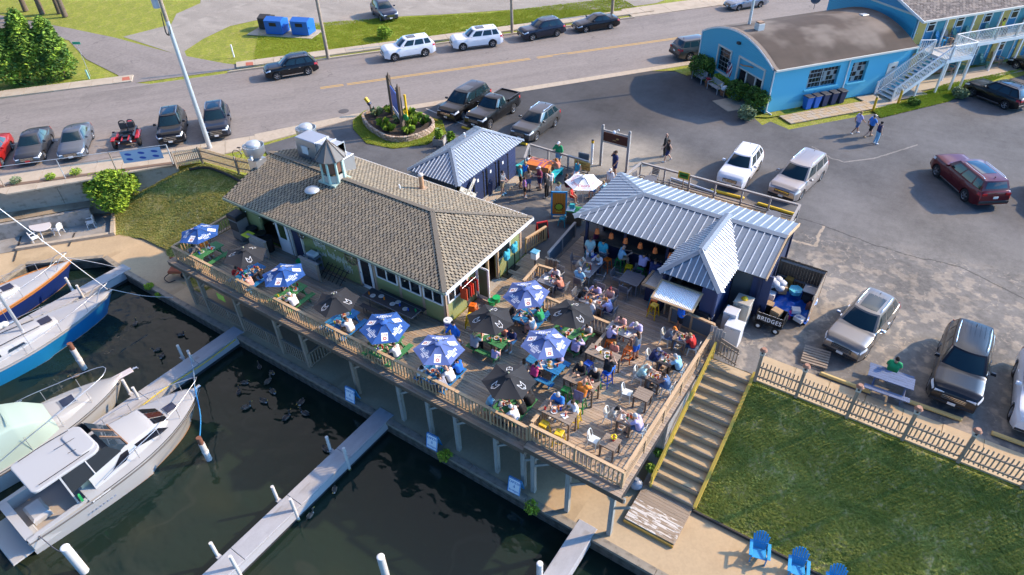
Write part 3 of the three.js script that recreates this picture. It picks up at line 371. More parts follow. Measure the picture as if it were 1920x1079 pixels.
const aw=thing('hatch_awning','propped wood framed corrugated hatch over the grill window','awning',[-7.35,2.2,-24.05]);aw.rotation.order='YXZ';aw.rotation.x=0.3;part(aw,'sheet',corr(1.95,1.1),cm,0,0.02,0);part(aw,'frame_board',[plank(2.1,0.06,0.1,0,0,0.55),plank(2.1,0.06,0.1,0,0,-0.55)],W_PINE);part(aw,'frame_board',[plank(0.1,0.06,1.0,-1.0,0,0),plank(0.1,0.06,1.0,1.0,0,0)],W_PINE);
const ct=thing('side_counter','corrugated topped wood edged counter at the right end of the bar','counter',[-8.95,1.25,-26.05]);part(ct,'sheet',corr(0.95,1.7,60),cm,0,0.02,0,0);part(ct,'edge_board',[plank(0.12,0.08,1.9,-0.55,0,0)],W_PINE);part(ct,'edge_board',plank(1.1,0.08,0.12,0,0,0.92),W_PINE);part(ct,'cabinet',box(0.9,1.0,1.6,0.03,-0.55,0),NAVY);
for(let i=0;i<8;i++){const l=thing('bucket_lamp',`orange pendant lamp under the front eave of the bar roof, ${['first', 'second', 'third', 'fourth', 'fifth', 'sixth', 'seventh', 'eighth'][i]} from the left`,'pendant lamp',[-12.95+i*0.83,ey-0.5,-26.62],0,'orange pendant lamps along the bar eave');part(l,'shade',cyl(0.14,0.09,0.26,0,0,0,12),M(0.7,0.16,0.03,0.5));part(l,'cord',cyl(0.012,0.012,0.25,0,0.26,0,5),BLACK);}
}

// ---------- blue arched shop and motel (local frame: +x along the street, +z to the car park) ----------
const BO=[-11.27,0,-51.06],BR=0.9273;const loc=(x,y,z)=>[BO[0]+0.6*x+0.8*z,y,BO[2]-0.8*x+0.6*z];
const SKYB=M(0.075,0.42,0.58,0.65),SKYB2=M(0.1,0.45,0.62,0.65),SKYB3=M(0.07,0.3,0.5,0.6);
{
const t=thing('arched_shop','sky blue shop with arched brown roof across the parking lot','building',BO,BR);const D=9.75,Lx=13.3,e=3.42,ap=4.75;
const arch=z=>{const k=(z+D/2)/(D/2);return e+(ap-e)*(1-k*k);};
const sh=new THREE.Shape();sh.moveTo(0,0);sh.lineTo(-D,0);sh.lineTo(-D,e);for(let i=0;i<=20;i++){const z=-D+D*i/20;sh.lineTo(z,arch(z));}sh.lineTo(0,0);
const hole=(a,b,c,d)=>{const h=new THREE.Path();h.moveTo(a,c);h.lineTo(b,c);h.lineTo(b,d);h.lineTo(a,d);h.closePath();sh.holes.push(h);};hole(-7.05,-5.35,1.12,3.05);hole(-4.15,-0.95,0.15,3.05);
const fw=new THREE.ExtrudeGeometry(sh,{depth:0.25,bevelEnabled:false});fw.rotateY(-PI/2);fw.translate(0.25,0,0);part(t,'front_wall',fw,SKYB);
for(let y=0.3;y<4.7;y+=0.16){const zs=y<e?[-D,0]:[-D/2-(D/2)*Math.sqrt(Math.max(0,1-(y-e)/(ap-e))),-D/2+(D/2)*Math.sqrt(Math.max(0,1-(y-e)/(ap-e)))];let segs=[zs];for(const[a,b,c,d]of[[-7.2,-5.2,0.95,3.2],[-4.3,-0.8,0.1,3.2]])if(y>c&&y<d)segs=segs.flatMap(([p,q])=>[[p,Math.min(q,a)],[Math.max(p,b),q]]).filter(([p,q])=>q-p>0.1);for(const[p,q]of segs){const b=box(0.022,0.145,q-p-0.02,-0.008,y,(p+q)/2);b.rotateZ(0);part(t,'clapboard',b,SKYB);}}
const trim=[];for(let i=0;i<20;i++){const a=-D+D*i/20,b=-D+D*(i+1)/20;trim.push(bar([-0.03,arch(a)+0.02,a],[-0.03,arch(b)+0.02,b],0.08,0.12));}part(t,'arch_trim',trim,WHITE);part(t,'corner_trim',box(0.08,e,0.1,-0.03,e/2,-D),WHITE);
const wd=part(t,'window',[box(0.1,0.12,1.95,-0.03,1.06,-6.2),box(0.1,0.12,1.95,-0.03,3.1,-6.2),box(0.1,2.1,0.12,-0.03,2.08,-7.11),box(0.1,2.1,0.12,-0.03,2.08,-5.29)],CREAM);for(let i=0;i<4;i++)for(let j=0;j<5;j++)part(wd,'pane',box(0.02,0.33,0.36,0.16,1.33+j*0.38,-6.83+i*0.42),GLASS);part(wd,'glazing_bar',[box(0.03,1.9,1.66,0.19,2.08,-6.2)],M(0.35,0.34,0.32,0.6));
const en=part(t,'entry',[box(0.1,0.14,3.4,-0.03,3.1,-2.55),box(0.1,3.0,0.14,-0.03,1.6,-4.2),box(0.1,3.0,0.14,-0.03,1.6,-0.88)],CREAM);part(en,'transom_panel',box(0.04,0.8,3.2,0.12,2.65,-2.55),SKYB2);part(en,'door',[box(0.06,2.0,0.9,0.12,1.15,-2.5)],M(0.08,0.07,0.065,0.4));part(en,'side_light',box(0.03,1.0,0.75,0.12,1.6,-3.6),GLASS);part(en,'side_light',box(0.03,1.5,0.8,0.12,1.4,-1.4),GLASS);part(en,'mullion',[box(0.08,2.1,0.12,0.1,1.2,-3.1),box(0.08,2.1,0.12,0.1,1.2,-1.92),box(0.08,0.1,3.2,0.1,2.22,-2.55),box(0.1,0.8,0.8,0.1,0.6,-3.6)],CREAM);part(en,'swordfish_ornament',tube([[-0.05,2.55,-3.9],[-0.12,2.6,-3.5],[-0.12,2.75,-2.9],[-0.08,2.85,-2.3]],0.05,12),M(0.4,0.2,0.08,0.6));part(t,'wall_lamp',box(0.25,0.18,0.3,-0.12,4.05,-4.5),DARK);

const ss=new THREE.Shape();ss.moveTo(0,0);ss.lineTo(Lx,0);ss.lineTo(Lx,e);ss.lineTo(0,e);const hs=(a,b,c,d)=>{const h=new THREE.Path();h.moveTo(a,c);h.lineTo(b,c);h.lineTo(b,d);h.lineTo(a,d);ss.holes.push(h);};hs(3.4,6.25,1.4,2.9);hs(7.45,8.95,1.3,2.9);const sw=new THREE.ExtrudeGeometry(ss,{depth:0.3,bevelEnabled:false});sw.translate(0,0,-0.3);part(t,'side_wall',sw,SKYB2);part(t,'back_wall',[box(0.25,e,D,Lx-0.13,e/2,-D/2),box(Lx,e,0.2,Lx/2,e/2,-D+0.1)],SKYB);
const winS=(a,b,c,d,nx,ny,split)=>{const f=part(t,'steel_window',box(b-a,d-c,0.03,(a+b)/2,(c+d)/2,-0.24),M(0.34,0.35,0.34,0.6));const pw=(b-a)/nx,ph=(d-c)/ny;for(let i=0;i<nx;i++)for(let j=0;j<ny;j++)part(f,'pane',box(pw-0.055,ph-0.07,0.02,a+pw*(i+0.5),c+ph*(j+0.5),-0.215),R()<0.16?M(0.3,0.32,0.32,0.3):GLASS);part(t,'sill',box(b-a+0.3,0.12,0.16,(a+b)/2,c-0.07,0.04),SKYB2);if(split)part(f,'mullion',box(0.07,d-c,0.06,(a+b)/2,(c+d)/2,-0.2),M(0.4,0.41,0.4,0.6));};winS(3.4,6.25,1.4,2.9,9,4,1);winS(7.45,8.95,1.3,2.9,4,4,0);
const dr=part(t,'white_door',box(0.92,2.05,0.06,11.55,1.35,0.02),CREAM);part(dr,'handle',ball(0.05,11.2,1.25,0.08),STEEL);part(dr,'notice',box(0.3,0.14,0.01,11.6,2.0,0.06),DARK);part(t,'downspout',[rod([0.06,e,0.08],[0.06,0.2,0.08],0.06),rod([0.06,0.2,0.08],[0.3,0.05,0.5],0.06)],WHITE);part(t,'downspout',[rod([7.0,e,0.08],[7.0,0.2,0.08],0.05),rod([7.0,0.2,0.08],[7.15,0.05,0.45],0.05)],WHITE);

const rt=tex(512,(u,v)=>{const n=fbm(u*5,v*14,5),s=fbm(u*20,v*3,4),w=sm(0.5,0.75,fbm(u*4+8,v*4,4));const k=0.6+0.5*n+0.3*(s-0.5);return mixc([0.085*k,0.062*k,0.047*k],[0.2*k,0.165*k,0.135*k],w);});
const rm=new THREE.MeshStandardMaterial({map:rt,roughness:0.92,side:THREE.DoubleSide});const roofG=(x0,x1)=>mergeGeometries([0,0.06].map(o=>grid((u,v)=>{const z=-D-0.25+(D+0.5)*v;return[x0+(x1-x0)*u,arch(clamp(z,-D,0))+0.1-o-0.12*Math.max(0,z,-D-z),z];},8,24)));part(t,'roof',roofG(0.3,Lx),rm);part(t,'roof_edge',roofG(-0.02,0.34),M(0.24,0.19,0.15,0.9));part(t,'eave_gutter',box(Lx,0.14,0.12,Lx/2,e,0.28),CREAM);
const ch=thing('chimney','white painted chimney block on the arched roof','chimney',loc(1.6,4.35,-4.6),BR);part(ch,'shaft',bevBox(0.55,0.9,0.55,0.02,0,0.55,0),M(0.62,0.6,0.56,0.85));part(ch,'flashing',box(0.75,0.14,0.75,0,0.12,0),DARK);part(ch,'crown',box(0.45,0.12,0.45,0,1.05,0),M(0.35,0.22,0.14,0.8));
const p=thing('steel_pole','grey steel light pole rising behind the chimney of the blue shop','pole',loc(1.9,4.4,-6.3));part(p,'shaft',cyl(0.12,0.09,6,0,0,0,10),GALV);
const ds=thing('satellite_dish','small dark satellite dish on the arched roof edge','satellite dish',loc(10.5,4.2,-9));part(ds,'dish',lathe([[0.001,0],[0.25,0.04],[0.42,0.14]],16),M(0.09,0.1,0.11,0.5)).rotation.x=1.0;ds.children[0].position.y=0.8;part(ds,'mast',cyl(0.03,0.03,0.8,0,0,0,6),STEEL);single('roof_hatch','small pale vent hatch on the shaded end of the arched roof','vent',bevBox(0.6,0.2,0.5,0.03),GALV,loc(11.6,4.8,-4.4),BR);
}
struct('shop_grass',[sheet([SU(33.0,39.4),SU(33.9,38.9),SU(41.2,38.55),SU(41.2,39.6),SU(34.2,39.6)],0.03,3),sheet([SU(30.3,50.75),SU(34,50.75),SU(34,48.8),SU(32.6,48.6),SU(32.2,50)],0.03,3)],vergeMat);
struct('motel_grass',sheet([[-4.41,-55.88],[-3.54,-54.71],[0.36,-60.63],[1.33,-63.81],[5.07,-70.04],[7.8,-75.27],[7.75,-77.56],[4.73,-72.72],[-0.45,-64.05],[-2.46,-59.06]].map(p=>p),0.035,3),vergeMat);
{const w=struct('paver_walk',[box(0.02,0.02,0.02,...loc(3,-0.05,1))],sideMat);for(let i=0;i<22;i++)for(let j=0;j<4;j++){const p=loc(0.9+i*0.36,0.02+rr(-0.006,0.006),1.05+j*0.36+i*0.008);const m=part(w,'paver',box(0.34,0.07,0.34),pick([sideMat,walkMat]),...p,BR);}part(w,'slab',box(2.6,0.08,2.4),sideMat,...loc(9.9,0.0,1.3),BR);part(w,'slab',box(22,0.08,2.2),sideMat,...loc(22,0.02,0.0),BR);part(w,'slab',box(3.2,0.08,2.0),grayConc,...loc(12.5,0.06,0.9),BR);part(w,'slab',box(2.4,0.1,2.2),sideMat,...loc(-1.2,0.0,-2.4),BR);}
// motel
{
const t=thing('blue_motel','two storey blue motel with yellow doors and white balcony at the right edge','building',BO,BR);const x0=14.4,x1=36,zf=-1.65,zb=-11.5,F=2.75;
part(t,'wall',[box(x1-x0,5.2,0.2,(x0+x1)/2,2.6,zf-0.1),box(0.2,5.2,zf-zb,x0+0.1,2.6,(zf+zb)/2),box(x1-x0,5.2,0.2,(x0+x1)/2,2.6,zb)],SKYB3);const rz=-6.6,ry=6.9;part(t,'gable_wall',poly([[x0,5.15,zf],[x0,5.15,zb],[x0,ry-0.1,rz]]),SKYB3);for(let y=0.4;y<5.1;y+=0.2)part(t,'clapboard',box(0.025,0.185,zf-zb,x0-0.01,y,(zf+zb)/2),SKYB);part(t,'belt_trim',box(0.06,0.14,zf-zb,x0-0.04,5.15,(zf+zb)/2),CREAM);
const ez=-0.75;part(t,'roof',[slab([[x0-0.35,5.0,ez],[x1,5.0,ez],[x1,ry,rz],[x0-0.35,ry,rz]],0.08),slab([[x0-0.35,5.0,2*rz-ez],[x1,5.0,2*rz-ez],[x1,ry,rz],[x0-0.35,ry,rz]],0.08)],M(0.1,0.085,0.075,0.95));const hs=Math.hypot(ry-5,ez-rz);shingleSlope(t,[x0-0.35,5.0,ez],[1,0,0],[0,(ry-5)/hs,(rz-ez)/hs],16,()=>hs,0,[[0.16,0.135,0.12],[0.2,0.17,0.15],[0.12,0.1,0.09],[0.24,0.2,0.17]],null,0.2,0.34,0.9);
part(t,'rake_board',[bar([x0-0.38,5.0,ez],[x0-0.38,ry,rz],0.06,0.2),bar([x0-0.38,5.0,2*rz-ez],[x0-0.38,ry,rz],0.06,0.2)],WHITE);part(t,'eave_gutter',box(x1-x0+0.4,0.16,0.12,(x0+x1)/2-0.2,4.98,ez+0.06),CREAM);
const seg=3.0;let i=0;const yd=M(0.55,0.38,0.1,0.6);for(const fl of[0,F])for(let x=x0+0.2;x<31;x+=seg){i++;const d=part(t,'door',box(0.85,2.0,0.06,x+0.5+(fl?0:0.4),fl+1.05,zf+0.04),yd);part(d,'handle',ball(0.04,x+0.2,fl+1,zf+0.1),STEEL);part(t,'trim',[box(0.08,2.3,0.05,x+0.02,fl+1.2,zf+0.03),box(0.08,2.3,0.05,x+1.0,fl+1.2,zf+0.03),box(0.06,2.3,0.05,x+2.0,fl+1.2,zf+0.03)],WHITE);const w=part(t,'window',box(0.75,1.15,0.05,x+1.55,fl+1.55,zf+0.03),WHITE);part(w,'pane',box(0.62,0.48,0.03,x+1.55,fl+1.82,zf+0.05),GLASS);part(w,'pane',box(0.62,0.46,0.03,x+1.55,fl+1.28,zf+0.05),GLASS);part(t,'teal_panel',box(0.9,2.3,0.02,x+2.45,fl+1.2,zf+0.02),M(0.05,0.26,0.33,0.6));for(let k=0;k<6;k++)part(t,'batten',box(0.03,2.3,0.03,x+1.05+k*0.16,fl+1.2,zf+0.015),SKYB3);}
const bz=-0.1;part(t,'balcony_floor',box(x1-x0-0.5,0.12,1.6,(x0+x1)/2+0.25,F-0.06,-0.85),M(0.5,0.5,0.48,0.7));part(t,'edge_beam',box(x1-16.9,0.28,0.08,(16.9+x1)/2,F-0.12,bz+0.04),WHITE);part(t,'landing',box(2.6,0.14,2.1,16.1,F-0.07,0.9),M(0.5,0.5,0.48,0.7));part(t,'edge_beam',[box(2.7,0.28,0.08,16.1,F-0.12,1.95),box(0.08,0.28,2.0,17.42,F-0.12,0.95)],WHITE);
const lat=(a,b,ya,yb,n)=>{const g=[];for(let k=1;k<n;k++){const q=k/n;const x=a[0]+(b[0]-a[0])*q,z=a[1]+(b[1]-a[1])*q,y=ya+(yb-ya)*q;g.push(box(0.035,0.9,0.035,x,y+0.52,z));}return g;};
const rail=(a,b,ya,yb)=>{const L=Math.hypot(b[0]-a[0],b[1]-a[1]);part(t,'handrail',bar([a[0],ya+1.05,a[1]],[b[0],yb+1.05,b[1]],0.12,0.05),WHITE);part(t,'bottom_rail',bar([a[0],ya+0.1,a[1]],[b[0],yb+0.1,b[1]],0.05,0.07),WHITE);for(const q of[0,1])part(t,'newel',box(0.1,1.1,0.1,a[0]+(b[0]-a[0])*q,ya+(yb-ya)*q+0.52,a[1]+(b[1]-a[1])*q),WHITE);lat(a,b,ya,yb,Math.round(L/0.17)).forEach(g=>part(t,'baluster',g,WHITE));};
for(let x=17.45;x<30;x+=2.25)rail([x,bz],[x+2.25,bz],F,F);rail([17.45,bz],[17.45,1.9],F,F);rail([15.1,1.95],[17.4,1.95],F,F);rail([13.8,-0.1],[14.9,0.3],F,F);rail([14.9,0.3],[10.3,0.3],F,0.05);rail([15.1,1.9],[10.5,1.9],F,0.05);
for(let k=0;k<13;k++){const q=(k+0.5)/13;part(t,'stair_tread',box(0.34,0.05,1.5,10.45+4.5*q,0.1+2.6*q,1.1),M(0.62,0.62,0.6,0.6));}part(t,'stringer',bar([10.4,-0.05,0.33],[14.95,F-0.15,0.33],0.05,0.24),WHITE);part(t,'stringer',bar([10.4,-0.05,1.88],[14.95,F-0.15,1.88],0.05,0.24),WHITE);
for(const[x,z,h]of[[12.8,1.85,1.2],[14.9,1.85,F],[16.3,1.9,F],[17.4,1.9,F],[17.4,0.1,F],[20,bz,F],[22.7,bz,F],[25.3,bz,F],[28,bz,F]])part(t,'porch_post',box(0.13,h,0.13,x,h/2,z),WHITE);for(let x=16.6;x<30;x+=2.9)part(t,'upper_post',box(0.1,2.2,0.1,x,F+1.1,ez+0.05),WHITE);
}
// adirondack chair (shared with the walkway)
function adirondack(label,mat,p,ry,group){
const t=thing('adirondack_chair',label,'adirondack chair',p,ry,group);for(let i=0;i<7;i++){const k=i-3,h=0.86-0.022*k*k;const g=uvBox(box(0.068,h,0.02,0,h/2,0));g.rotateZ(-k*0.05);g.rotateX(-0.42);g.translate(k*0.062,0.22,-0.22);part(t,'back_slat',g,mat);}for(let i=0;i<5;i++)part(t,'seat_slat',box(0.5,0.022,0.09,0,0.3+i*0.03,-0.14+i*0.105),mat);for(const s of[-1,1]){part(t,'arm',bevBox(0.13,0.025,0.72,0.008,s*0.34,0.58,0.02),mat);part(t,'front_leg',box(0.03,0.57,0.1,s*0.29,0.285,0.28),mat);part(t,'back_leg',bar([s*0.26,0.42,0.3],[s*0.26,0.03,-0.52],0.025,0.11),mat);part(t,'arm_support',box(0.03,0.28,0.05,s*0.3,0.44,-0.28),mat);}part(t,'back_brace',bar([-0.3,0.55,-0.36],[0.3,0.55,-0.36],0.06,0.025),mat);return t;
}
const CH_BLUE=M(0.01,0.29,0.62,0.5),CH_TEAL=M(0.08,0.24,0.2,0.55),CH_TAN=M(0.42,0.27,0.2,0.55),CH_SKY=M(0.03,0.3,0.55,0.5);
adirondack('blue adirondack chair on the concrete walkway, leftmost of the three by the lawn',CH_BLUE,[-0.09,-3,-16.7],0.25);adirondack('blue adirondack chair on the concrete walkway, middle one of the three by the lawn',CH_BLUE,[1.37,-3,-16.84],0.2);adirondack('blue adirondack chair at the bottom picture edge, rightmost of the three by the lawn',CH_BLUE,[2.75,-3,-16.93],0.2);
[['sky blue',CH_SKY,17.0,1],['tan',CH_TAN,17.9,1],['teal',CH_TEAL,18.8,1],['teal',CH_TEAL,20.2,1],['teal',CH_TEAL,22.3,1],['tan',CH_TAN,26.6,1],['tan',CH_TAN,18.2,0],['tan',CH_TAN,19.3,0],['teal',CH_TEAL,20.6,0],['teal',CH_TEAL,23.2,0],['tan',CH_TAN,24.6,0]].forEach(([c,m,x,up],i)=>adirondack(`${c} adirondack chair on the ${up ? 'upper balcony' : 'ground floor porch'} of the blue motel, ${['first', 'second', 'third', 'fourth', 'fifth', 'sixth', 'first', 'second', 'third', 'fourth', 'fifth'][i]} from the left`,m,loc(x,up?2.75:0.06,-0.95),BR+0.3));
// bins, benches, bollards, flag
function wheelie(label,mat,lid,p,ry){const t=thing('wheelie_bin',label,'bin',p,ry,'wheelie bins along the blue wall');const g=new THREE.CylinderGeometry(0.4,0.3,0.95,4,1);g.rotateY(PI/4);g.translate(0,0.53,0);part(t,'body',toCreasedNormals(g,0.3),mat);part(t,'lid',bevBox(0.6,0.07,0.66,0.02,0,1.04,0.02),lid);part(t,'bin_handle',box(0.5,0.04,0.05,0,0.98,-0.34),BLACK);for(const s of[-1,1]){const w=cyl(0.1,0.1,0.06,0,0,0,12);w.rotateZ(PI/2);w.translate(s*0.22,0.1,-0.24);part(t,'wheel',w,BLACK);}}
wheelie('bright blue wheelie bin, leftmost of the row under the steel window',M(0.01,0.13,0.5,0.5),M(0.05,0.05,0.055,0.6),loc(3.45,0.03,0.55),BR);wheelie('bright blue wheelie bin, second from the left along the blue wall',M(0.01,0.13,0.5,0.5),M(0.05,0.05,0.055,0.6),loc(4.2,0.03,0.55),BR);wheelie('dark navy wheelie bin in the middle of the row of bins',M(0.015,0.035,0.1,0.5),M(0.06,0.06,0.065,0.6),loc(4.98,0.03,0.55),BR);wheelie('dark navy wheelie bin, second from the right along the blue wall',M(0.015,0.035,0.1,0.5),M(0.06,0.06,0.065,0.6),loc(5.8,0.03,0.55),BR);wheelie('dark navy wheelie bin, rightmost of the row beside the downspout',M(0.015,0.03,0.08,0.5),M(0.06,0.06,0.065,0.6),loc(6.6,0.03,0.55),BR);
function parkBench(label,p,ry){const t=thing('garden_bench',label,'bench',p,ry);const m=M(0.36,0.36,0.35,0.7);for(let i=0;i<5;i++)part(t,'seat_slat',box(1.5,0.03,0.08,0,0.45,-0.18+i*0.095),m);for(let i=0;i<5;i++)part(t,'back_slat',box(1.5,0.07,0.025,0,0.55+i*0.085,-0.26-i*0.015),m);for(const s of[-1,1]){part(t,'leg',box(0.06,0.62,0.06,s*0.72,0.31,0.22),m);part(t,'leg',box(0.06,0.92,0.06,s*0.72,0.46,-0.26),m);part(t,'armrest',box(0.07,0.04,0.55,s*0.72,0.64,0),m);}}
parkBench('grey slatted bench in front of the blue shop, the one further left',loc(-1.15,0,-7.6),BR-PI/2);parkBench('grey slatted bench in front of the blue shop, the one nearer the door',loc(-1.15,0,-5.2),BR-PI/2);
for(const[p,l]of[[[-4.32,0,-55.82],'yellow bollard at the left corner of the motel grass'],[[-2.94,0,-58.17],'yellow bollard at the foot of the white stairs']]){const t=thing('bollard',l,'bollard',p);part(t,'post',cyl(0.09,0.09,1.1,0,0,0,12),M(0.72,0.42,0.02,0.5));part(t,'dome',ball(0.09,0,1.1,0),M(0.6,0.5,0.3,0.6));}
{const t=thing('flag','striped red white and blue flag leaning from the front of the blue shop','flag',loc(-0.1,1.6,-4.75),BR);part(t,'staff',rod([0,0.2,0],[-0.7,0.95,0.1],0.018),WHITE);const fx=canvasTex(128,192,(g,W,H)=>{for(let i=0;i<9;i++){g.fillStyle=i%2?'#e8e4e4':'#a81f2e';g.fillRect(i*W/9,0,W/9+1,H);}g.fillStyle='#1d2a5c';g.fillRect(0,0,W*0.55,H*0.4);g.fillStyle='#fff';for(let i=0;i<5;i++)for(let j=0;j<5;j++)g.fillRect(6+i*13,7+j*14,4,4);});part(t,'cloth',grid((u,v)=>[-0.62+0.45*u+0.06*Math.sin(v*6+u*4),0.9-0.35*(1-u)*0-1.05*(1-v)+(u-0.5)*-0.4,0.1+0.12*Math.sin(u*7+v*3)],8,10),new THREE.MeshStandardMaterial({map:fx,roughness:0.8,side:THREE.DoubleSide}));}
{const t=thing('pelican_figure','white pelican garden figure beside the shop door','garden figure',loc(-1.1,0,-3.9),BR);part(t,'body',ball(0.24,0,0.75,0,1.5,0.9,0.8),WHITE);part(t,'neck',tube([[-0.25,0.8,0],[-0.4,1.05,0],[-0.35,1.2,0]],0.07,10),WHITE);part(t,'beak',rod([-0.35,1.2,0],[-0.75,1.05,0],0.05,6,0.01),M(0.6,0.4,0.15,0.5));part(t,'post',cyl(0.05,0.05,0.6,0,0,0,8),W_OLD);}
for(const[x,z,l,c]of[[-1.0,-8.7,'brown planter pot at the left end of the benches',[0.2,0.09,0.04]],[-1.1,-6.35,'planter pot with red flowers between the two benches',[0.3,0.13,0.06]],[-1.0,-4.2,'terracotta pot beside the shop door bushes',[0.32,0.14,0.07]]]){const t=thing('planter_pot',l,'pot',loc(x,0,z));part(t,'pot',lathe([[0.001,0],[0.16,0],[0.24,0.4],[0.22,0.4],[0.001,0.36]],14),M(...c,0.8));part(t,'foliage',Array.from({length:26},()=>{const g=new THREE.PlaneGeometry(0.14,0.1);g.rotateX(rr(-2,2));g.rotateY(rr(0,6));g.translate(rr(-0.2,0.2),0.45+rr(0,0.3),rr(-0.2,0.2));return g;}),x===-1.1?M(0.4,0.03,0.04,0.8):M(0.1,0.16,0.03,0.8));}
single('door_sandwich_board','small blue and white board standing by the shop door','sign',[box(0.5,0.75,0.04,0,0.4,0),box(0.4,0.2,0.05,0,0.55,0.01)],M(0.05,0.3,0.6,0.5),loc(-0.6,0,-3.3),BR-PI/2);

// ---------- decks ----------
const deckTones=[[0.42,0.32,0.225],[0.37,0.29,0.21],[0.46,0.345,0.235],[0.33,0.27,0.21],[0.4,0.325,0.25]];
const deckMat=new THREE.MeshStandardMaterial({map:woodTex,vertexColors:true,roughness:0.9,side:THREE.DoubleSide});
function boards(par,rects,y,w=0.14,tones=deckTones,gap=0.012){
const gs=[];for(const[x0,x1,z0,z1]of rects)for(let z=z0+w/2;z<z1;z+=w){let x=x0;let first=rr(1.2,4.8);while(x<x1-0.01){const e=Math.min(x+first,x1);first=4.88;const g=plank(e-x-0.006,0.035,w-gap,(x+e)/2,y-0.0175+rr(-0.003,0.003),z);const c=pick(tones),k=rr(0.85,1.15);gs.push(tint(g,[c[0]*k,c[1]*k,c[2]*k]));x=e;}}
const m=part(par,'deck_board',gs,deckMat);m.userData.kind='stuff';return m;
}
const LD=0,UD=0.2;const FZ=-14.1,RX=-9.5;
const ld=thing('lower_deck','long weathered plank deck on posts in front of the green building','deck');
boards(ld,[[-33.9,RX,-18.42,FZ],[-16.82,RX,-21.8,-18.42],[-16.82,-14.9,-25.7,-21.8]],LD);
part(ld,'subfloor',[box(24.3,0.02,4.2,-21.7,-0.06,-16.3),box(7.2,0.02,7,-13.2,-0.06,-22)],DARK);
const ud=thing('upper_deck','raised plank deck with high tables and the bar at its back','deck');
boards(ud,[[RX,-5.12,-21.8,FZ],[-14.9,-5.12,-27.5,-21.8],[-14.9,-8.3,-28.9,-27.5]],UD,0.14,deckTones.map(c=>[c[0]*1.1,c[1]*1.12,c[2]*1.18]));
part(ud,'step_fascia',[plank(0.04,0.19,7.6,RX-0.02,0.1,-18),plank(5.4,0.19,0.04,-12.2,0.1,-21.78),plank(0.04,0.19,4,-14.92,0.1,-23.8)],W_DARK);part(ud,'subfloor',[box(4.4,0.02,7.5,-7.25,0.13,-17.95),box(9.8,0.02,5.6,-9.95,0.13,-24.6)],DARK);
// structure below
for(const[par,x0,x1,y,mat]of[[ld,-33.9,RX,-0.05,W_DARK],[ud,RX,-5.0,0.15,W_DARK]]){
part(par,'rim_joist',plank(x1-x0-0.01,0.26,0.045,(x0+x1)/2,y-0.12,FZ-0.03),mat);part(par,'beam',plank(x1-x0-0.02,0.26,0.1,(x0+x1)/2,y-0.42,FZ-0.28),x0<-20?W_OLD:W_POST);
for(let x=x0+0.2;x<x1;x+=0.41)part(par,'joist',box(0.045,0.24,4.0,x,y-0.13,-16.2),W_DARK);
}
const postX=[-33.0,-31.7,-28.6,-25.3,-23.3,-19.7,-16.65,-14.9,-13.3,-11.1,-9.7,-9.2,-7.5,-5.5];
postX.forEach((x,i)=>{const old=x<-19;const m=x>-17?W_POST:W_OLD;const par=x<RX?ld:ud;part(par,'support_post',plank(0.19,2.62,0.19,x,-1.7,FZ-0.28-(i%3)*0.01),m);part(par,'brace',bar([x,-1.15,FZ-0.28],[x+0.75,-0.5,FZ-0.28],0.06,0.1),m);if(i%2)part(par,'brace',bar([x,-1.15,FZ-0.3],[x,-0.5,FZ-1.0],0.06,0.1),m);});
// railings
function railing(label,pts,y,o={}){
const t=thing('deck_railing',label,'railing');const h=o.h||0.95,top=o.top||W_PINE,mid=o.mid||W_PINE2;let nb=0;const bg=new THREE.BoxGeometry(0.045,h-0.16,0.045);
for(let i=0;i+1<pts.length;i++){const[ax,az]=pts[i],[bx,bz]=pts[i+1],L=Math.hypot(bx-ax,bz-az),dx=(bx-ax)/L,dz=(bz-az)/L,ry=Math.atan2(-dz,dx);const y0=y,n=Math.max(1,Math.round(L/(o.post||1.9)));const P=s=>[ax+dx*s,az+dz*s];
for(let k=0;k<=n;k++){if(k===0&&i>0)continue;const p=P(L*k/n);part(t,'post',uvBox(box(0.1,h+(o.under||0.0),0.1,0,(h-(o.under||0))/2,0)),mid,p[0],y0,p[1],ry);}
for(let k=0;k<n;k++){const m=P(L*(k+0.5)/n),w=L/n;part(t,'top_rail',uvBox(box(w+0.02,0.04,0.145)),top,m[0],y0+h+0.02,m[1],ry);part(t,'side_rail',uvBox(box(w-0.11,0.09,0.04)),mid,m[0],y0+h-0.05,m[1],ry);part(t,'bottom_rail',uvBox(box(w-0.11,0.09,0.04)),mid,m[0],y0+0.1,m[1],ry);if(o.panel){part(t,'panel',box(w-0.12,h-0.2,0.02),o.panel,m[0],y0+h/2,m[1],ry);continue;}if(o.open)continue;
const c=Math.round(w/0.19);for(let j=1;j<c;j++){const p=P(L*(k+j/c)/n);nb++;part(t,'baluster',bg,o.bal||mid,p[0]-dz*0.04*(o.side||1),y0+h/2+0.01,p[1]+dx*0.04*(o.side||1),ry);}}}
return t;
}
railing('pine deck railing along the water side of the lower deck',[[-33.45,-14.5],[RX-0.06,-14.5]],LD,{under:0.25});
railing('pine deck railing along the left end of the lower deck beside the lawn',[[-33.45,-18.7],[-33.45,-14.62]],LD);
railing('pine deck railing along the water side of the upper deck',[[RX+0.06,-14.55],[-5.3,-14.55]],UD,{under:0.25});
railing('long pine deck railing beside the yellow railed concrete stairs',[[-5.3,-14.67],[-5.3,-23.9]],UD,{open:true});
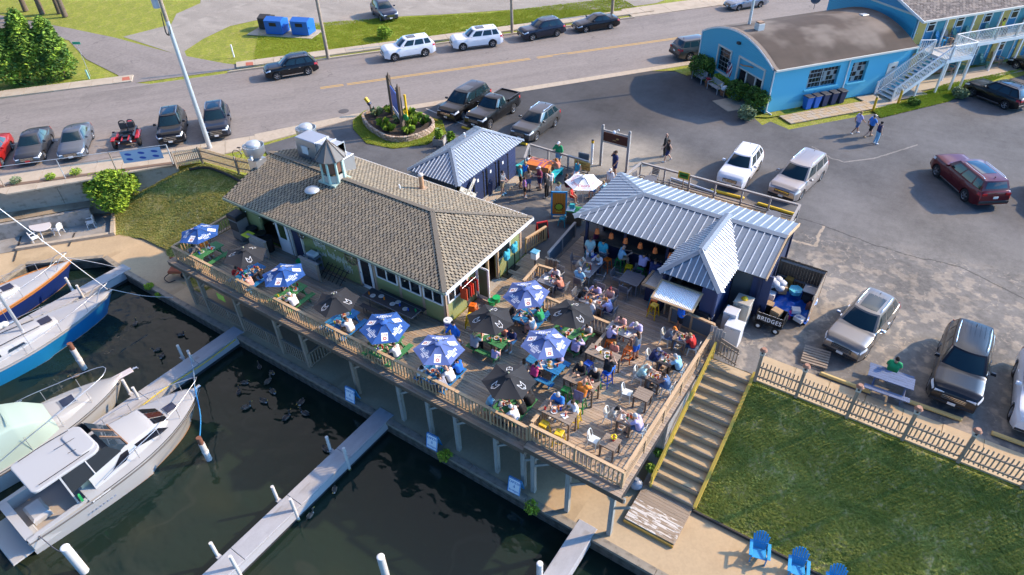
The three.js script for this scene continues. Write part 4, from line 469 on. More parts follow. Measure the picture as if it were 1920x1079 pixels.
{const t=scene.children[scene.children.length-1];for(let z=-14.8;z>-23.8;z-=0.125)part(t,'baluster',box(0.035,0.035,0.02),W_PINE2,-5.3,UD+0.55,z);for(let k=1;k<4;k++)part(t,'slat_rail',plank(0.025,0.03,9.2,-5.3,UD+0.14+k*0.19,-19.28),W_PINE2);t.children.filter(c=>c.name==='baluster').forEach(c=>t.remove(c));}
railing('weathered inner railing between the lower and upper decks',[[-9.48,-14.75],[-9.48,-16.6]],UD,{h:0.9});
railing('short weathered inner railing behind the orange stools',[[-9.45,-20.1],[-9.45,-21.72]],UD,{h:0.9,top:W_OLD,mid:W_OLD});
railing('inner railing between the picnic deck and the bar deck with a red menu board',[[-9.5,-21.75],[-11.0,-21.75]],UD,{h:0.9,mid:W_OLD});
railing('pine inner railing behind the blue umbrella at the step',[[-11.9,-21.78],[-13.3,-21.82]],UD,{h:0.9});
railing('pine corner railing around the small patio table by the shop door',[[-14.82,-22.3],[-14.95,-23.85],[-14.1,-23.95]],UD,{h:0.9});
railing('pine ramp railing behind the shop beside the red sandwich board',[[-16.9,-25.75],[-16.6,-27.4]],0.0,{h:0.95});
const chalk=M(0.1,0.14,0.17,0.75);
railing('low wall of slate blue boards between the entry and the bar deck',[[-14.95,-24.95],[-15.2,-28.3]],UD,{panel:chalk,post:1.7,top:W_GREY,mid:W_GREY,h:1.0});
railing('dark panelled railing below the grill hatch',[[-7.6,-24.35],[-5.4,-24.2]],UD,{panel:chalk,post:1.1,h:1.0});
railing('lower baluster railing along the walkway under the deck',[[-33.2,-14.42],[-23.2,-14.42],[-23.15,-15.7]],WY,{h:0.98,top:W_OLD,mid:W_OLD,post:3.1});
single('log_bollard','short weathered driftwood stump panel at the end of the blue wall','stump',[0,1,2,3,4,5].map(i=>cyl(0.09,0.08,0.85,i*0.15,0,(i%2)*0.05,8)),W_OLD,[-14.95,UD,-24.75],0.1);
// entrance yard rails (posts, top rail, no balusters)
railing('open grey rail fence around the entrance yard beside the shed',[[-22.1,-33.6],[-22.95,-35.5],[-18.2,-35.4]],0.02,{open:true,h:1.0,top:W_GREY,mid:W_GREY,post:1.7});
railing('open grey rail fence around the sand strip behind the bar',[[-15.35,-34.6],[-15.2,-37.1],[-5.0,-37.2],[-4.85,-32.6]],0.02,{open:true,h:1.0,top:W_GREY,mid:W_GREY,post:1.75});
struct('sand_strip',sheet([[-15.2,-37.0],[-5.1,-37.1],[-4.3,-32.3],[-14.4,-32.3],[-15.2,-33.5]],0.012,4),new THREE.MeshStandardMaterial({map:concTex([0.4,0.27,0.15],41,1.2),roughness:1,bumpMap:bumpFine,bumpScale:0.04}));
// ---------- concrete stairs with yellow rails ----------
{
const t=thing('concrete_stairs','wide concrete stairs with yellow handrails down to the walkway','stairs');const n=12,z0=-23.3,z1=-17.25,run=(z1-z0)/n,rise=2.82/n;
for(let i=0;i<n;i++){part(t,'tread',box(2.05,0.5,run-0.012,-4.05,-0.02-i*rise-0.25,z0+run*(i+0.5)),walkMat);part(t,'nosing',box(2.06,0.05,0.05,-4.05,-0.045-i*rise,z0+run*(i+1)-0.02),grayConc);}
part(t,'side_wall',[slab([[-5.1,0.0,z0],[-5.1,-2.95,z1],[-5.35,-2.95,z1],[-5.35,0.0,z0]],0.8)],grayConc);
part(t,'yellow_kerb',bar([-2.98,0.12,z0],[-2.98,-2.7,z1],0.13,0.2),M(0.6,0.43,0.07,0.7));
const ym=M(0.66,0.47,0.07,0.6);part(t,'handrail',bar([-4.95,1.0,z0],[-4.95,-1.95,z1+0.1],0.1,0.1),ym);part(t,'handrail',bar([-4.96,0.5,z0],[-4.96,-2.45,z1+0.1],0.08,0.1),ym);for(let i=0;i<=3;i++){const k=i/3;part(t,'rail_post',box(0.09,1.15,0.09,-4.97,0.42-2.9*k,z0+(z1-z0)*k),ym);}
const pf=thing('wooden_platform','worn plank platform with peeling white paint at the foot of the stairs','platform',[-4.15,WY,-16.25]);for(let i=0;i<14;i++)part(pf,'plank',plank(2.2,0.06,0.13,0,0.18+rr(-0.004,0.004),-0.93+i*0.142),i>5?woodPeel():W_OLD);part(pf,'edge_beam',plank(2.2,0.15,0.06,0,0.08,1.03),M(0.5,0.3,0.06,0.8));part(pf,'side_beam',[plank(0.05,0.15,2,-1.08,0.08,0),plank(0.05,0.15,2,1.08,0.08,0)],W_OLD);
function woodPeel(){if(matCache.peel)return matCache.peel;const tx=tex(512,(u,v)=>{const n=fbm(u*9,v*22,5),g=fbm(u*5,v*70,3);const p=sm(0.53,0.57,n)*0.8;const w=[0.36*(0.6+0.6*g),0.28*(0.6+0.6*g),0.2*(0.6+0.6*g)];return mixc(w,[0.72,0.69,0.64],p);});return matCache.peel=new THREE.MeshStandardMaterial({map:tx,roughness:0.9});}
}
// picket fence on the right with lantern posts
{
const t=thing('picket_fence','low brown picket fence with tall lantern posts above the right lawn','picket fence');const z=-23.0;const pg=new THREE.BoxGeometry(0.05,1.05,0.03);
const px=[-2.85,-1.04,1.07,3.23,5.25,7.42,9.5,11.6];for(let i=0;i<px.length;i++){const a=px[i];part(t,'post',uvBox(box(0.13,1.7,0.13,0,0.75,0)),W_OLD,a,0,z);const l=part(t,'lantern',[box(0.2,0.24,0.2,0,1.72,0)],M(0.5,0.48,0.42,0.6),a,0,z);part(l,'lantern_roof',[cyl(0.17,0.1,0.12,0,1.84,0,8)],M(0.35,0.17,0.1,0.6));part(l,'opening',box(0.08,0.08,0.02,0,1.74,0.105),DARK);if(i+1<px.length){const b=px[i+1];for(const y of[0.28,0.85])part(t,'rail',plank(b-a-0.12,0.08,0.05,(a+b)/2,y,z),W_OLD);for(let x=a+0.15;x<b-0.08;x+=0.165)part(t,'picket',pg,W_OLD,x,0.62+rr(-0.01,0.01),z-0.045);}}
const g=thing('picket_gate','open picket gate swung inwards at the top of the concrete stairs','gate',[-4.95,0,-23.55],-0.3);for(let i=0;i<7;i++)part(g,'picket',box(0.05,1.1,0.03,0.15+i*0.16,0.65,0),W_OLD);for(const y of[0.3,0.95])part(g,'rail',plank(1.2,0.09,0.05,0.6,y,0.04),W_OLD);part(g,'curved_top',plank(1.0,0.16,0.04,0.65,1.12,0.02),W_OLD);
const f2=thing('gate_boards','tall grey vertical boards beside the stair gate','fence',[-5.3,0,-23.7]);for(let i=0;i<5;i++)part(f2,'board',plank(0.13,1.35+(i%2)*0.12,0.03,-0.05+i*0.15,0.85,i*0.03),W_GREY);
}
// board fence enclosure behind the bar
{
const t=thing('board_fence','dark board fence enclosing the storage corner beside the bar','fence');const B=(x,z,ry,h=1.8)=>part(t,'board',uvBox(box(0.14,h,0.025,0,h/2,0)),ry?W_OLD:W_DARK,x,0,z,ry);for(let x=-4.2;x<-1.95;x+=0.145)B(x,-30.3+0.0*x,0,1.8+rr(0,0.03));for(let z=-30.15;z<-27.95;z+=0.145)B(-1.98,z,PI/2,1.78+rr(0,0.04));part(t,'rail',plank(2.2,0.09,0.05,-3.1,1.65,-30.26),W_GREY);part(t,'rail',plank(2.2,0.09,0.05,-3.1,0.7,-30.26),W_GREY);part(t,'rail',plank(0.05,0.09,2.2,-2.03,1.55,-29.1),W_GREY);
}
// entrance sign gate
{
const t=thing('entrance_sign','brown hanging sign between two tall grey posts over the yard entrance','sign');for(const x of[-18.15,-16.2]){part(t,'post',uvBox(box(0.16,2.85,0.16,x,1.42,-37.1)),W_GREY);part(t,'post_cap',ball(0.1,x,2.92,-37.1),W_GREY);}part(t,'crossbeam',plank(1.85,0.12,0.1,-17.18,2.62,-37.1),W_GREY);const sx=canvasTex(256,96,(g,W,H)=>{g.fillStyle='#4e2517';g.fillRect(0,0,W,H);for(let i=0;i<5;i++){g.fillStyle='rgba(30,12,6,0.5)';g.fillRect(0,i*19,W,2);}g.fillStyle='#a98b55';g.beginPath();g.ellipse(150,44,16,9,0,0,7);g.fill();g.beginPath();g.ellipse(118,66,22,4,0,0,7);g.fill();});part(t,'sign_board',box(1.75,0.62,0.06,-17.18,2.2,-37.1),new THREE.MeshStandardMaterial({map:sx,roughness:0.8}));part(t,'bottom_beam',plank(1.8,0.07,0.08,-17.18,1.83,-37.1),W_GREY);const sp=part(t,'spot_lamp',[ball(0.12,-17.2,2.78,-36.85),rod([-17.2,2.7,-37.1],[-17.2,2.85,-36.9],0.02)],M(0.7,0.72,0.75,0.3));part(sp,'arm',tube([[-17.2,2.66,-37.1],[-17,2.95,-37.05],[-16.9,2.9,-36.95]],0.03,10),WHITE);
}

// ---------- vehicles ----------
const CARGLASS=new THREE.MeshPhysicalMaterial({color:new THREE.Color().setRGB(0.012,0.028,0.034),roughness:0.04,clearcoat:0.6,clearcoatRoughness:0.03,side:THREE.DoubleSide});
const paint=(r,g,b,metal=0.35,rough=0.32)=>{const k='paint'+[r,g,b,metal,rough];if(matCache[k])return matCache[k];const m=new THREE.MeshPhysicalMaterial({roughness:rough,metalness:metal,clearcoat:0.55,clearcoatRoughness:0.05,specularIntensity:0.6,side:THREE.DoubleSide});m.color.setRGB(r,g,b);return matCache[k]=m;};
const TYRE=M(0.015,0.015,0.016,0.85),RIM=M(0.5,0.51,0.53,0.3,{metal:0.8}),CHROME=M(0.75,0.76,0.78,0.12,{metal:1}),PLASTIC=M(0.02,0.02,0.021,0.6),HEADL=M(0.75,0.78,0.8,0.12),TAILL=M(0.42,0.012,0.012,0.2),PLATE=M(0.75,0.75,0.72,0.5);
const rimCache={};
function wheelGeos(r){if(rimCache[r])return rimCache[r];const ty=lathe([[r*0.6,-0.11],[r*0.93,-0.115],[r,-0.08],[r,0.08],[r*0.93,0.115],[r*0.6,0.11]],22);ty.rotateX(PI/2);const g=[];for(let i=0;i<5;i++)for(const o of[-0.13,0.13]){const a=i*PI*0.4+o,b=i*PI*0.4+o*0.5;g.push(bar([Math.cos(b)*r*0.12,Math.sin(b)*r*0.12,0.09],[Math.cos(a)*r*0.6,Math.sin(a)*r*0.6,0.085],0.045,0.02));}const ring=new THREE.TorusGeometry(r*0.62,0.022,6,22);ring.translate(0,0,0.085);g.push(ring);const hub=cyl(r*0.17,r*0.15,0.05,0,0,0,10);hub.rotateX(PI/2);hub.translate(0,0,0.06);g.push(hub);const back=new THREE.CircleGeometry(r*0.6,18);back.translate(0,0,0.03);return rimCache[r]={ty,rim:merge(g),back};}
function lerpP(P,x){if(x<=P[0][0])return P[0][1];for(let i=0;i+1<P.length;i++)if(x<=P[i+1][0]){const t=(x-P[i][0])/(P[i+1][0]-P[i][0]);const s=t*t*(3-2*t)*0.5+t*0.5;return P[i][1]+(P[i+1][1]-P[i][1])*s;}return P[P.length-1][1];}
function grid(fn,nu,nv){const pos=[],uv=[],id=[];for(let j=0;j<=nv;j++)for(let i=0;i<=nu;i++){const p=fn(i/nu,j/nv);pos.push(p[0],p[1],p[2]);uv.push(i/nu,j/nv);}for(let j=0;j<nv;j++)for(let i=0;i<nu;i++){const a=j*(nu+1)+i;id.push(a,a+1,a+nu+1,a+1,a+nu+2,a+nu+1);}const g=new THREE.BufferGeometry();g.setAttribute('position',new THREE.Float32BufferAttribute(pos,3));g.setAttribute('uv',new THREE.Float32BufferAttribute(uv,2));g.setIndex(id);g.computeVertexNormals();return g;}
// spec: all x relative to the middle of the wheelbase
const SPEC={
suv:{wb:2.75,fo:0.92,ro:0.98,W:1.9,H:1.68,r:0.36,nose:0.88,hood:1.03,belt:1.08,tail:1.1,cowl:0.95,rf:0.2,rb:-1.75,bb:-2.2,roofw:0.63,clr:0.24},
big:{wb:2.95,fo:0.95,ro:1.1,W:1.98,H:1.78,r:0.39,nose:0.98,hood:1.12,belt:1.16,tail:1.2,cowl:1.0,rf:0.28,rb:-2.05,bb:-2.4,roofw:0.68,clr:0.26},
xl:{wb:3.1,fo:0.98,ro:1.2,W:2.05,H:1.86,r:0.41,nose:1.08,hood:1.2,belt:1.22,tail:1.25,cowl:1.05,rf:0.4,rb:-2.35,bb:-2.6,roofw:0.74,clr:0.28},
sedan:{wb:2.75,fo:0.9,ro:1.08,W:1.82,H:1.46,r:0.325,nose:0.68,hood:0.9,belt:0.94,tail:1.0,cowl:0.95,rf:0.1,rb:-0.95,bb:-1.72,roofw:0.58,clr:0.19,trunk:1},
van:{wb:3.05,fo:0.98,ro:1.1,W:1.98,H:1.74,r:0.345,nose:0.85,hood:1.0,belt:1.05,tail:1.1,cowl:1.3,rf:0.45,rb:-2.15,bb:-2.5,roofw:0.72,clr:0.18},
pickup:{wb:3.3,fo:0.92,ro:1.15,W:1.92,H:1.79,r:0.39,nose:1.04,hood:1.14,belt:1.18,tail:1.2,cowl:0.85,rf:0.22,rb:-0.75,bb:-0.98,roofw:0.66,clr:0.32,bed:1},
};
function makeCar(name,label,kind,col,o={}){
const s={...SPEC[kind],...(o.spec||{})};const t=thing(name,label,o.cat||(kind==='sedan'?'car':kind==='van'?'minivan':kind==='pickup'?'pickup truck':'SUV'),[0,0,0],0,o.group);const xf=s.wb/2+s.fo,xb=-s.wb/2-s.ro,hw=s.W/2,ax=[s.wb/2,-s.wb/2],RA=s.r+0.06;
const topP=s.trunk?[[xb,0.7],[xb+0.04,s.tail-0.16],[xb+0.12,s.tail-0.02],[xb+0.5,s.tail+0.03],[s.bb,s.tail+0.02],[s.bb+0.7,s.belt],[s.cowl-0.1,s.belt],[s.cowl+0.1,s.hood],[xf-0.45,s.nose+0.12],[xf-0.12,s.nose],[xf-0.03,s.nose-0.1],[xf,s.nose-0.25]]:[[xb,0.62],[xb+0.03,s.tail-0.2],[xb+0.1,s.tail-0.02],[xb+0.3,s.tail],[s.cowl-0.1,s.belt],[s.cowl+0.1,s.hood],[xf-0.4,s.nose+0.14],[xf-0.12,s.nose+0.03],[xf-0.03,s.nose-0.1],[xf,s.nose-0.3]];
const top=x=>lerpP(topP,x);const wid=x=>{const f=sm(xf-0.75,xf,x),b=sm(xb+0.5,xb,x);return hw*(1-0.14*f*f*f-0.09*b*b)*(1+0.015*Math.max(0,1-Math.min(Math.abs(x-ax[0]),Math.abs(x-ax[1]))/0.6));};
const bot=x=>{let y=s.clr+0.1*sm(xf-0.5,xf,x)+0.14*sm(xb+0.5,xb,x);for(const a of ax){const d=Math.abs(x-a);if(d<RA)y=Math.max(y,s.r+Math.sqrt(RA*RA-d*d));}return y;};
const side=(x,k,off=0)=>{const w=wid(x)+off,yt=top(x),yb=bot(x),y=yb+(yt-0.03-yb)*k;const h=(y-s.clr)/(yt-s.clr);return[x,y,w*(0.955+0.045*Math.sin(PI*clamp(h*1.05)))-0.05*sm(0.75,1,h)];};

const xs=[];for(let x=xb;x<xf;x+=0.075)xs.push(x);xs.push(xb+0.02,xb+0.045,xf-0.015,xf-0.04,xf);for(const a of ax)xs.push(a-RA,a+RA,a-RA+0.012,a+RA-0.012,a-RA-0.001,a+RA+0.001);xs.sort((a,b)=>a-b);
const ring=[];const NK=5;const sect=x=>{const yt=top(x),yb=bot(x),r=[];const w=wid(x),crown=0.035+(s.trunk?0.01:0);r.push([x,yb,0],[x,yb,w*0.9]);for(let i=0;i<=NK;i++)r.push(side(x,i/NK));const z1=r[r.length-1][2];r.push([x,yt+0.005,z1-0.07],[x,yt+crown*0.75,z1*0.6],[x,yt+crown,0]);return r;};
const M2=NK+6;const pos=[],id=[];const NS=xs.length;xs.forEach(x=>{const r=sect(x);const full=[...r,...r.slice(1,-1).reverse().map(p=>[p[0],p[1],-p[2]])];full.forEach(p=>pos.push(...p));ring.push(full.length);});const RN=ring[0];for(let i=0;i<NS-1;i++)for(let j=0;j<RN;j++){const a=i*RN+j,b=i*RN+(j+1)%RN,c=a+RN,d=b+RN;id.push(a,b,c,b,d,c);}for(const e of[0,NS-1]){for(let j=1;j<RN-1;j++)id.push(e*RN,e*RN+j,e*RN+j+1);}
let bg=new THREE.BufferGeometry();bg.setAttribute('position',new THREE.Float32BufferAttribute(pos,3));bg.setIndex(id);bg=toCreasedNormals(bg,0.55);const pm=col;

const xf0=s.cowl+0.02,xf1=s.rf,xr0=s.bb,xr1=s.rb,zb=hw-0.075,zr=s.roofw,y0=s.belt-0.03,y1=s.H-0.055;const K=k=>({xf:xf0+(xf1-xf0)*k-0.03*Math.sin(PI*k)*-1,xr:xr0+(xr1-xr0)*Math.pow(k,1.15),z:zb+(zr-zb)*Math.pow(k,1.12),y:y0+(y1-y0)*k});
const gs=(tt,k,sg,off=0)=>{const q=K(k),a=q.xr+0.05,b=q.xf-0.13,bow=1-Math.pow(Math.abs(2*tt-1),3);return[a+(b-a)*tt,q.y,sg*(q.z*(0.93+0.07*bow)+off)];};const gf=(u,k,off=0)=>{const q=K(k),v=2*u-1;return[q.xf-0.13*v*v+off,q.y+off*0.5,v*q.z*0.93];};const gr=(u,k,off=0)=>{const q=K(k),v=2*u-1;return[q.xr+0.05*v*v-off,q.y+off*0.3,v*q.z*0.93];};
const roofFn=(u,v,off=0)=>{const e=2*v-1;const q=K(1);const bow=1-Math.pow(Math.abs(2*u-1),3),z=e*q.z*(0.93+0.07*bow);const xa=q.xr+0.05*e*e,xbb=q.xf-0.13*e*e;const x=xa+(xbb-xa)*u;const dome=(1-Math.pow(Math.abs(e),3.2))*(1-Math.pow(Math.abs(2*u-1),4));return[x,y1+0.055*dome+off,z];};
const gg=[grid((u,v)=>gs(u,v,1),14,5),grid((u,v)=>gs(u,v,-1),14,5),grid((u,v)=>gf(u,v),10,5),grid((u,v)=>gr(u,v),10,5),grid((u,v)=>roofFn(u,v),14,12)];
let body=mergeGeometries([bg.index?bg.toNonIndexed():bg,...gg.map(g=>g.toNonIndexed())].map(g=>{g.deleteAttribute('uv');return g;}));const bedCut=s.bed;part(t,'body',body,pm);
if(s.bed){const a=xb+0.12,b=s.bb-0.12;part(t,'cargo_bed',[box(b-a,0.02,s.W-0.36,(a+b)/2,s.tail+0.055,0)],PLASTIC);part(t,'bed_rail',[box(b-a+0.05,0.13,0.1,(a+b)/2,s.tail+0.1,hw-0.12),box(b-a+0.05,0.13,0.1,(a+b)/2,s.tail+0.1,-hw+0.12),box(0.08,0.13,s.W-0.26,a-0.02,s.tail+0.1,0)],pm);}

part(t,'windscreen',grid((u,v)=>gf(0.06+0.88*u,0.1+0.82*v,0.008),10,4),CARGLASS);part(t,'rear_window',grid((u,v)=>gr(0.09+0.82*u,(s.trunk?0.15:0.3)+(s.trunk?0.75:0.58)*v,0.008),8,4),CARGLASS);
const pil=s.bed?[[0.1,0.5],[0.55,0.9]]:kind==='sedan'?[[0.1,0.46],[0.51,0.92]]:[[0.05,0.24],[0.28,0.58],[0.62,0.93]];for(const sg of[1,-1])for(const[a,b]of pil)part(t,'side_window',grid((u,v)=>{const k=0.14+0.72*v;const f=b>0.9?b-0.02-0.06*v*0:b;return gs(a+(f-a)*u,k,sg,0.009);},5,3),CARGLASS);
if(o.sunroof)part(t,'sunroof',grid((u,v)=>roofFn((o.sunroof===2?0.3:0.52)+(o.sunroof===2?0.6:0.36)*u,0.18+0.64*v,0.008),6,6),CARGLASS);
if(o.rails)for(const v of[0.05,0.95])part(t,'roof_rail',tube([0.08,0.12,0.5,0.84,0.88].map((u,i)=>{const p=roofFn(u,v);return[p[0],p[1]+(i%4?0.055:0),p[2]];}),0.019,16,5),o.rails);
if(o.ribs)for(let i=0;i<5;i++)part(t,'roof_rib',grid((u,v)=>roofFn(0.06+0.4*u*o.ribs,0.2+i*0.14+0.02*v,0.012),4,1),pm);part(t,'antenna',ball(0.03,K(1).xr+0.3,s.H+0.03,0,2,1.2,0.6,6),PLASTIC);

for(const sg of[1,-1]){const z=sg;for(const[a,b]of s.bed?[[-0.62,0.3],[0.33,0.85]]:[[-0.85,0.02],[0.05,ax[0]-RA-0.04]]){const d=part(t,'door',grid((u,v)=>{const p=side(a+(b-a)*u,0.1+0.84*v,0.006);return[p[0],p[1],p[2]*sg];},6,5),pm);const hp=side(a+0.14,0.72,0.02);part(d,'handle',box(0.17,0.03,0.03,hp[0],hp[1],hp[2]*sg),o.handle||pm);}
part(t,'sill_trim',grid((u,v)=>{const x=ax[1]+RA+0.03+(s.wb-2*RA-0.06)*u;const p=side(x,0.02+0.1*v,0.012);return[p[0],p[1],p[2]*sg];},8,1),o.sill||PLASTIC);
part(t,'wing_mirror',bevBox(0.14,0.15,0.2,0.03,s.cowl-0.42,s.belt+0.1,sg*(hw+0.08)),o.mirror||pm);
part(t,'headlight',grid((u,v)=>{const x=xf-0.5+0.42*u;const p=side(x,0.78+0.16*v,0.014);return[p[0],p[1],p[2]*sg];},5,2),HEADL);part(t,'front_lamp',bevBox(0.06,0.13,0.36,0.02,xf-0.06,s.nose-0.12,sg*(hw*0.8-0.2)),HEADL);
part(t,'tail_light',[grid((u,v)=>{const x=xb+0.02+0.3*u;const p=side(x,0.74+0.2*v,0.014);return[p[0],p[1],p[2]*sg];},4,2),bevBox(0.04,0.16,0.3,0.012,xb+0.02,s.tail-0.16,sg*(hw*0.9-0.2))],TAILL);
for(const a of ax){const w=new THREE.Group();w.name='wheel';w.position.set(a,s.r,sg*(hw-0.13));if(sg<0)w.rotation.y=PI;t.add(w);const G=wheelGeos(s.r);part(w,'tyre',G.ty,TYRE);part(w,'rim',G.rim,o.rim||RIM);part(w,'brake_disc',G.back,DARK);}}
const gy=(s.nose+s.clr)/2+0.08;part(t,'grille',bevBox(0.06,o.bigGrille?0.42:0.24,s.W*0.48,0.02,xf-0.015,gy+0.04,0),PLASTIC);const gl=t.children[t.children.length-1];for(let i=0;i<3;i++)part(gl,'grille_bar',box(0.02,0.022,s.W*0.45,xf+0.02,gy+0.04+(i-1)*(o.bigGrille?0.12:0.075),0),o.grille||CHROME);part(t,'front_bumper',bevBox(0.16,0.15,s.W*0.84,0.04,xf-0.05,s.clr+0.17,0),o.bump||PLASTIC);part(t,'rear_bumper',bevBox(0.16,0.2,s.W*0.9,0.04,xb+0.05,s.clr+0.3,0),o.bump||PLASTIC);part(t,'number_plate',box(0.02,0.14,0.3,xb-0.035,s.tail-0.35,0),PLATE);if(o.plate!==0)part(t,'number_plate',box(0.02,0.13,0.3,xf+0.04,s.clr+0.22,0),o.plate||PLATE);
return t;
}
function park(t,F,B,sideL,extra){
const s=V3(F[0]-B[0],0,F[1]-B[1]).normalize(),W=1.6;const lx=s.z,lz=-s.x;const k=sideL?-1:1;t.position.set((F[0]+B[0])/2+lx*k*W/2,-0.02,(F[1]+B[1])/2+lz*k*W/2);t.rotation.y=Math.atan2(-s.z,s.x);return t;}
function parkW(t,w,hx,hz,wb){t.position.set(w[0]-hx*wb/2-hz*0.8,-0.02,w[1]-hz*wb/2+hx*0.8);t.rotation.y=Math.atan2(-hz,hx);return t;}
const pBlack=paint(0.008,0.009,0.011),pWhite=paint(0.74,0.75,0.77,0),pNavy=paint(0.012,0.018,0.035),pGrey=paint(0.016,0.018,0.022),pSilver=paint(0.42,0.43,0.45,0.6),pTan=paint(0.25,0.225,0.2,0.6),pMaroon=paint(0.11,0.008,0.015),pBlueG=paint(0.03,0.04,0.075),pGun=paint(0.085,0.082,0.08,0.5),pRed=paint(0.4,0.015,0.012),pSteel=paint(0.13,0.15,0.18,0.5);
park(makeCar('parked_suv','black SUV parked alone on the far side of the road near the dumpsters','suv',pBlack,{rails:CHROME,sill:CHROME,handle:CHROME}),[-50.06,-36.07],[-48.56,-38.42],true);
park(makeCar('parked_suv','white SUV with dark sunroof, left one of the two on the far kerb','big',pWhite,{sunroof:1}),[-44.04,-45.03],[-42.42,-47.45],true);
park(makeCar('parked_suv','white SUV with dark sunroof, right one of the two on the far kerb','big',pWhite,{sunroof:1}),[-40.17,-50.53],[-38.34,-52.72],true);
park(makeCar('parked_suv','dark grey SUV parked between the white SUVs and the black sedan','suv',pNavy,{rails:CHROME}),[-35.94,-56.25],[-34.49,-58.56],true);
park(makeCar('parked_car','black sedan parked on the far kerb beside a utility pole','sedan',pBlack),[-32.59,-60.97],[-30.89,-63.29],true);
park(makeCar('parked_car','silver sedan at the top of the road beyond the driveway apron','sedan',paint(0.3,0.33,0.38,0.6)),[-21.78,-75.64],[-20.22,-77.85],true);
{const c=makeCar('parked_suv','dark SUV half hidden behind the blue arched building on the road','big',pGun,{plate:0});const p=SU(36.2,52.7);c.position.set(p[0],-0.02,p[1]);c.rotation.y=0.9273;}
park(makeCar('parked_suv','blue grey SUV parked with its nose on the grass at the gravel lot','suv',pBlueG,{rails:PLASTIC}),[-53.32,-53.3],[-55.81,-54.7],false);
{const h=[0.79,0.613];parkW(makeCar('parked_suv','black SUV with large trapezoid grille and roof bars beside the tall pole','suv',pNavy,{rails:CHROME,sunroof:2,bigGrille:1}),[-44.54,-26.65],...h,2.8);parkW(makeCar('parked_suv','black SUV with bright chrome egg crate grille facing the sidewalk','suv',pBlack,{sunroof:2,rails:CHROME,bigGrille:1}),[-46.66,-24.2],...h,2.8);
parkW(makeCar('parked_car','silver blue sedan facing the sidewalk next to the red three wheeler','sedan',pSteel),[-50.85,-18.93],...h,2.75);parkW(makeCar('parked_car','dark grey sedan with a red front plate facing the sidewalk','sedan',paint(0.06,0.065,0.075,0.5),{plate:REDP}),[-52.89,-16.91],...h,2.7);parkW(makeCar('parked_car','red car cut off by the left picture edge','sedan',pRed),[-54.39,-14.68],...h,2.7);}
const lot=(name,label,kind,col,w,o,wb)=>parkW(makeCar(name,label,kind,col,o),w,0.02,1,wb);
lot('parked_minivan','black minivan parked beside the black pickup near the sign bed','van',pBlack,[-30.9,-38.09],{sunroof:1},3.0);lot('pickup_truck','black crew cab pickup truck parked between minivan and grey SUV','pickup',pBlack,[-28.08,-37.8],{},3.3);lot('parked_suv','grey SUV with seven slot grille parked behind the entrance yard','suv',pGun,[-24.01,-37.98],{rails:CHROME,spec:{H:1.64}},2.7);
lot('parked_suv','older white SUV parked at the yellow wheel stop behind the sand strip','suv',pWhite,[-8.86,-39.35],{rails:PLASTIC,ribs:1,spec:{wb:2.6}},2.6);parkW(makeCar('parked_minivan','silver beige minivan with ribbed roof parked at the sand strip fence','van',paint(0.42,0.37,0.34,0.5),{rails:CHROME,ribs:2}),[-5.55,-39.76],-0.14,0.99,2.95);
park(makeCar('driving_suv','large maroon SUV driving across the parking lot','xl',pMaroon,{rails:CHROME,sunroof:2,sill:CHROME}),[1.28,-47.31],[3.14,-44.85],true);park(makeCar('parked_suv','black SUV parked beside the grass strip of the blue motel','suv',pBlack,{sunroof:1,rails:PLASTIC,sill:CHROME}),[1.63,-62.73],[4.1,-61.22],true);
{const c=makeCar('parked_car','black car just visible at the right picture edge by the motel','sedan',pBlack);const p=[5.79,-71.16];c.position.set(p[0],-0.02,p[1]);c.rotation.y=2.7;}
park(makeCar('parked_suv','tan SUV with panoramic roof parked beside the wooden pallet','suv',pTan,{rails:CHROME,sunroof:2,ribs:0.7,mirror:CHROME,handle:CHROME}),[0.82,-26.94],[1.39,-29.97],true);
parkW(makeCar('parked_suv','black SUV with bright headlight glint parked right of the blue picnic table','big',pGrey,{rails:CHROME,ribs:1}),[5.35,-26.55],-0.02,1,2.95);
{const c=park(makeCar('parked_suv','white SUV cut off by the right picture edge above the fence','big',pWhite,{rails:CHROME}),[6.83,-26.43],[6.79,-29.6],false);}
{const c=makeCar('parked_suv','dark SUV standing just outside the right edge behind the maroon SUV','big',pGrey,{});const p=[7.93,-47.16];c.position.set(p[0]+0.4,-0.02,p[1]-0.3);c.rotation.y=2.2;}
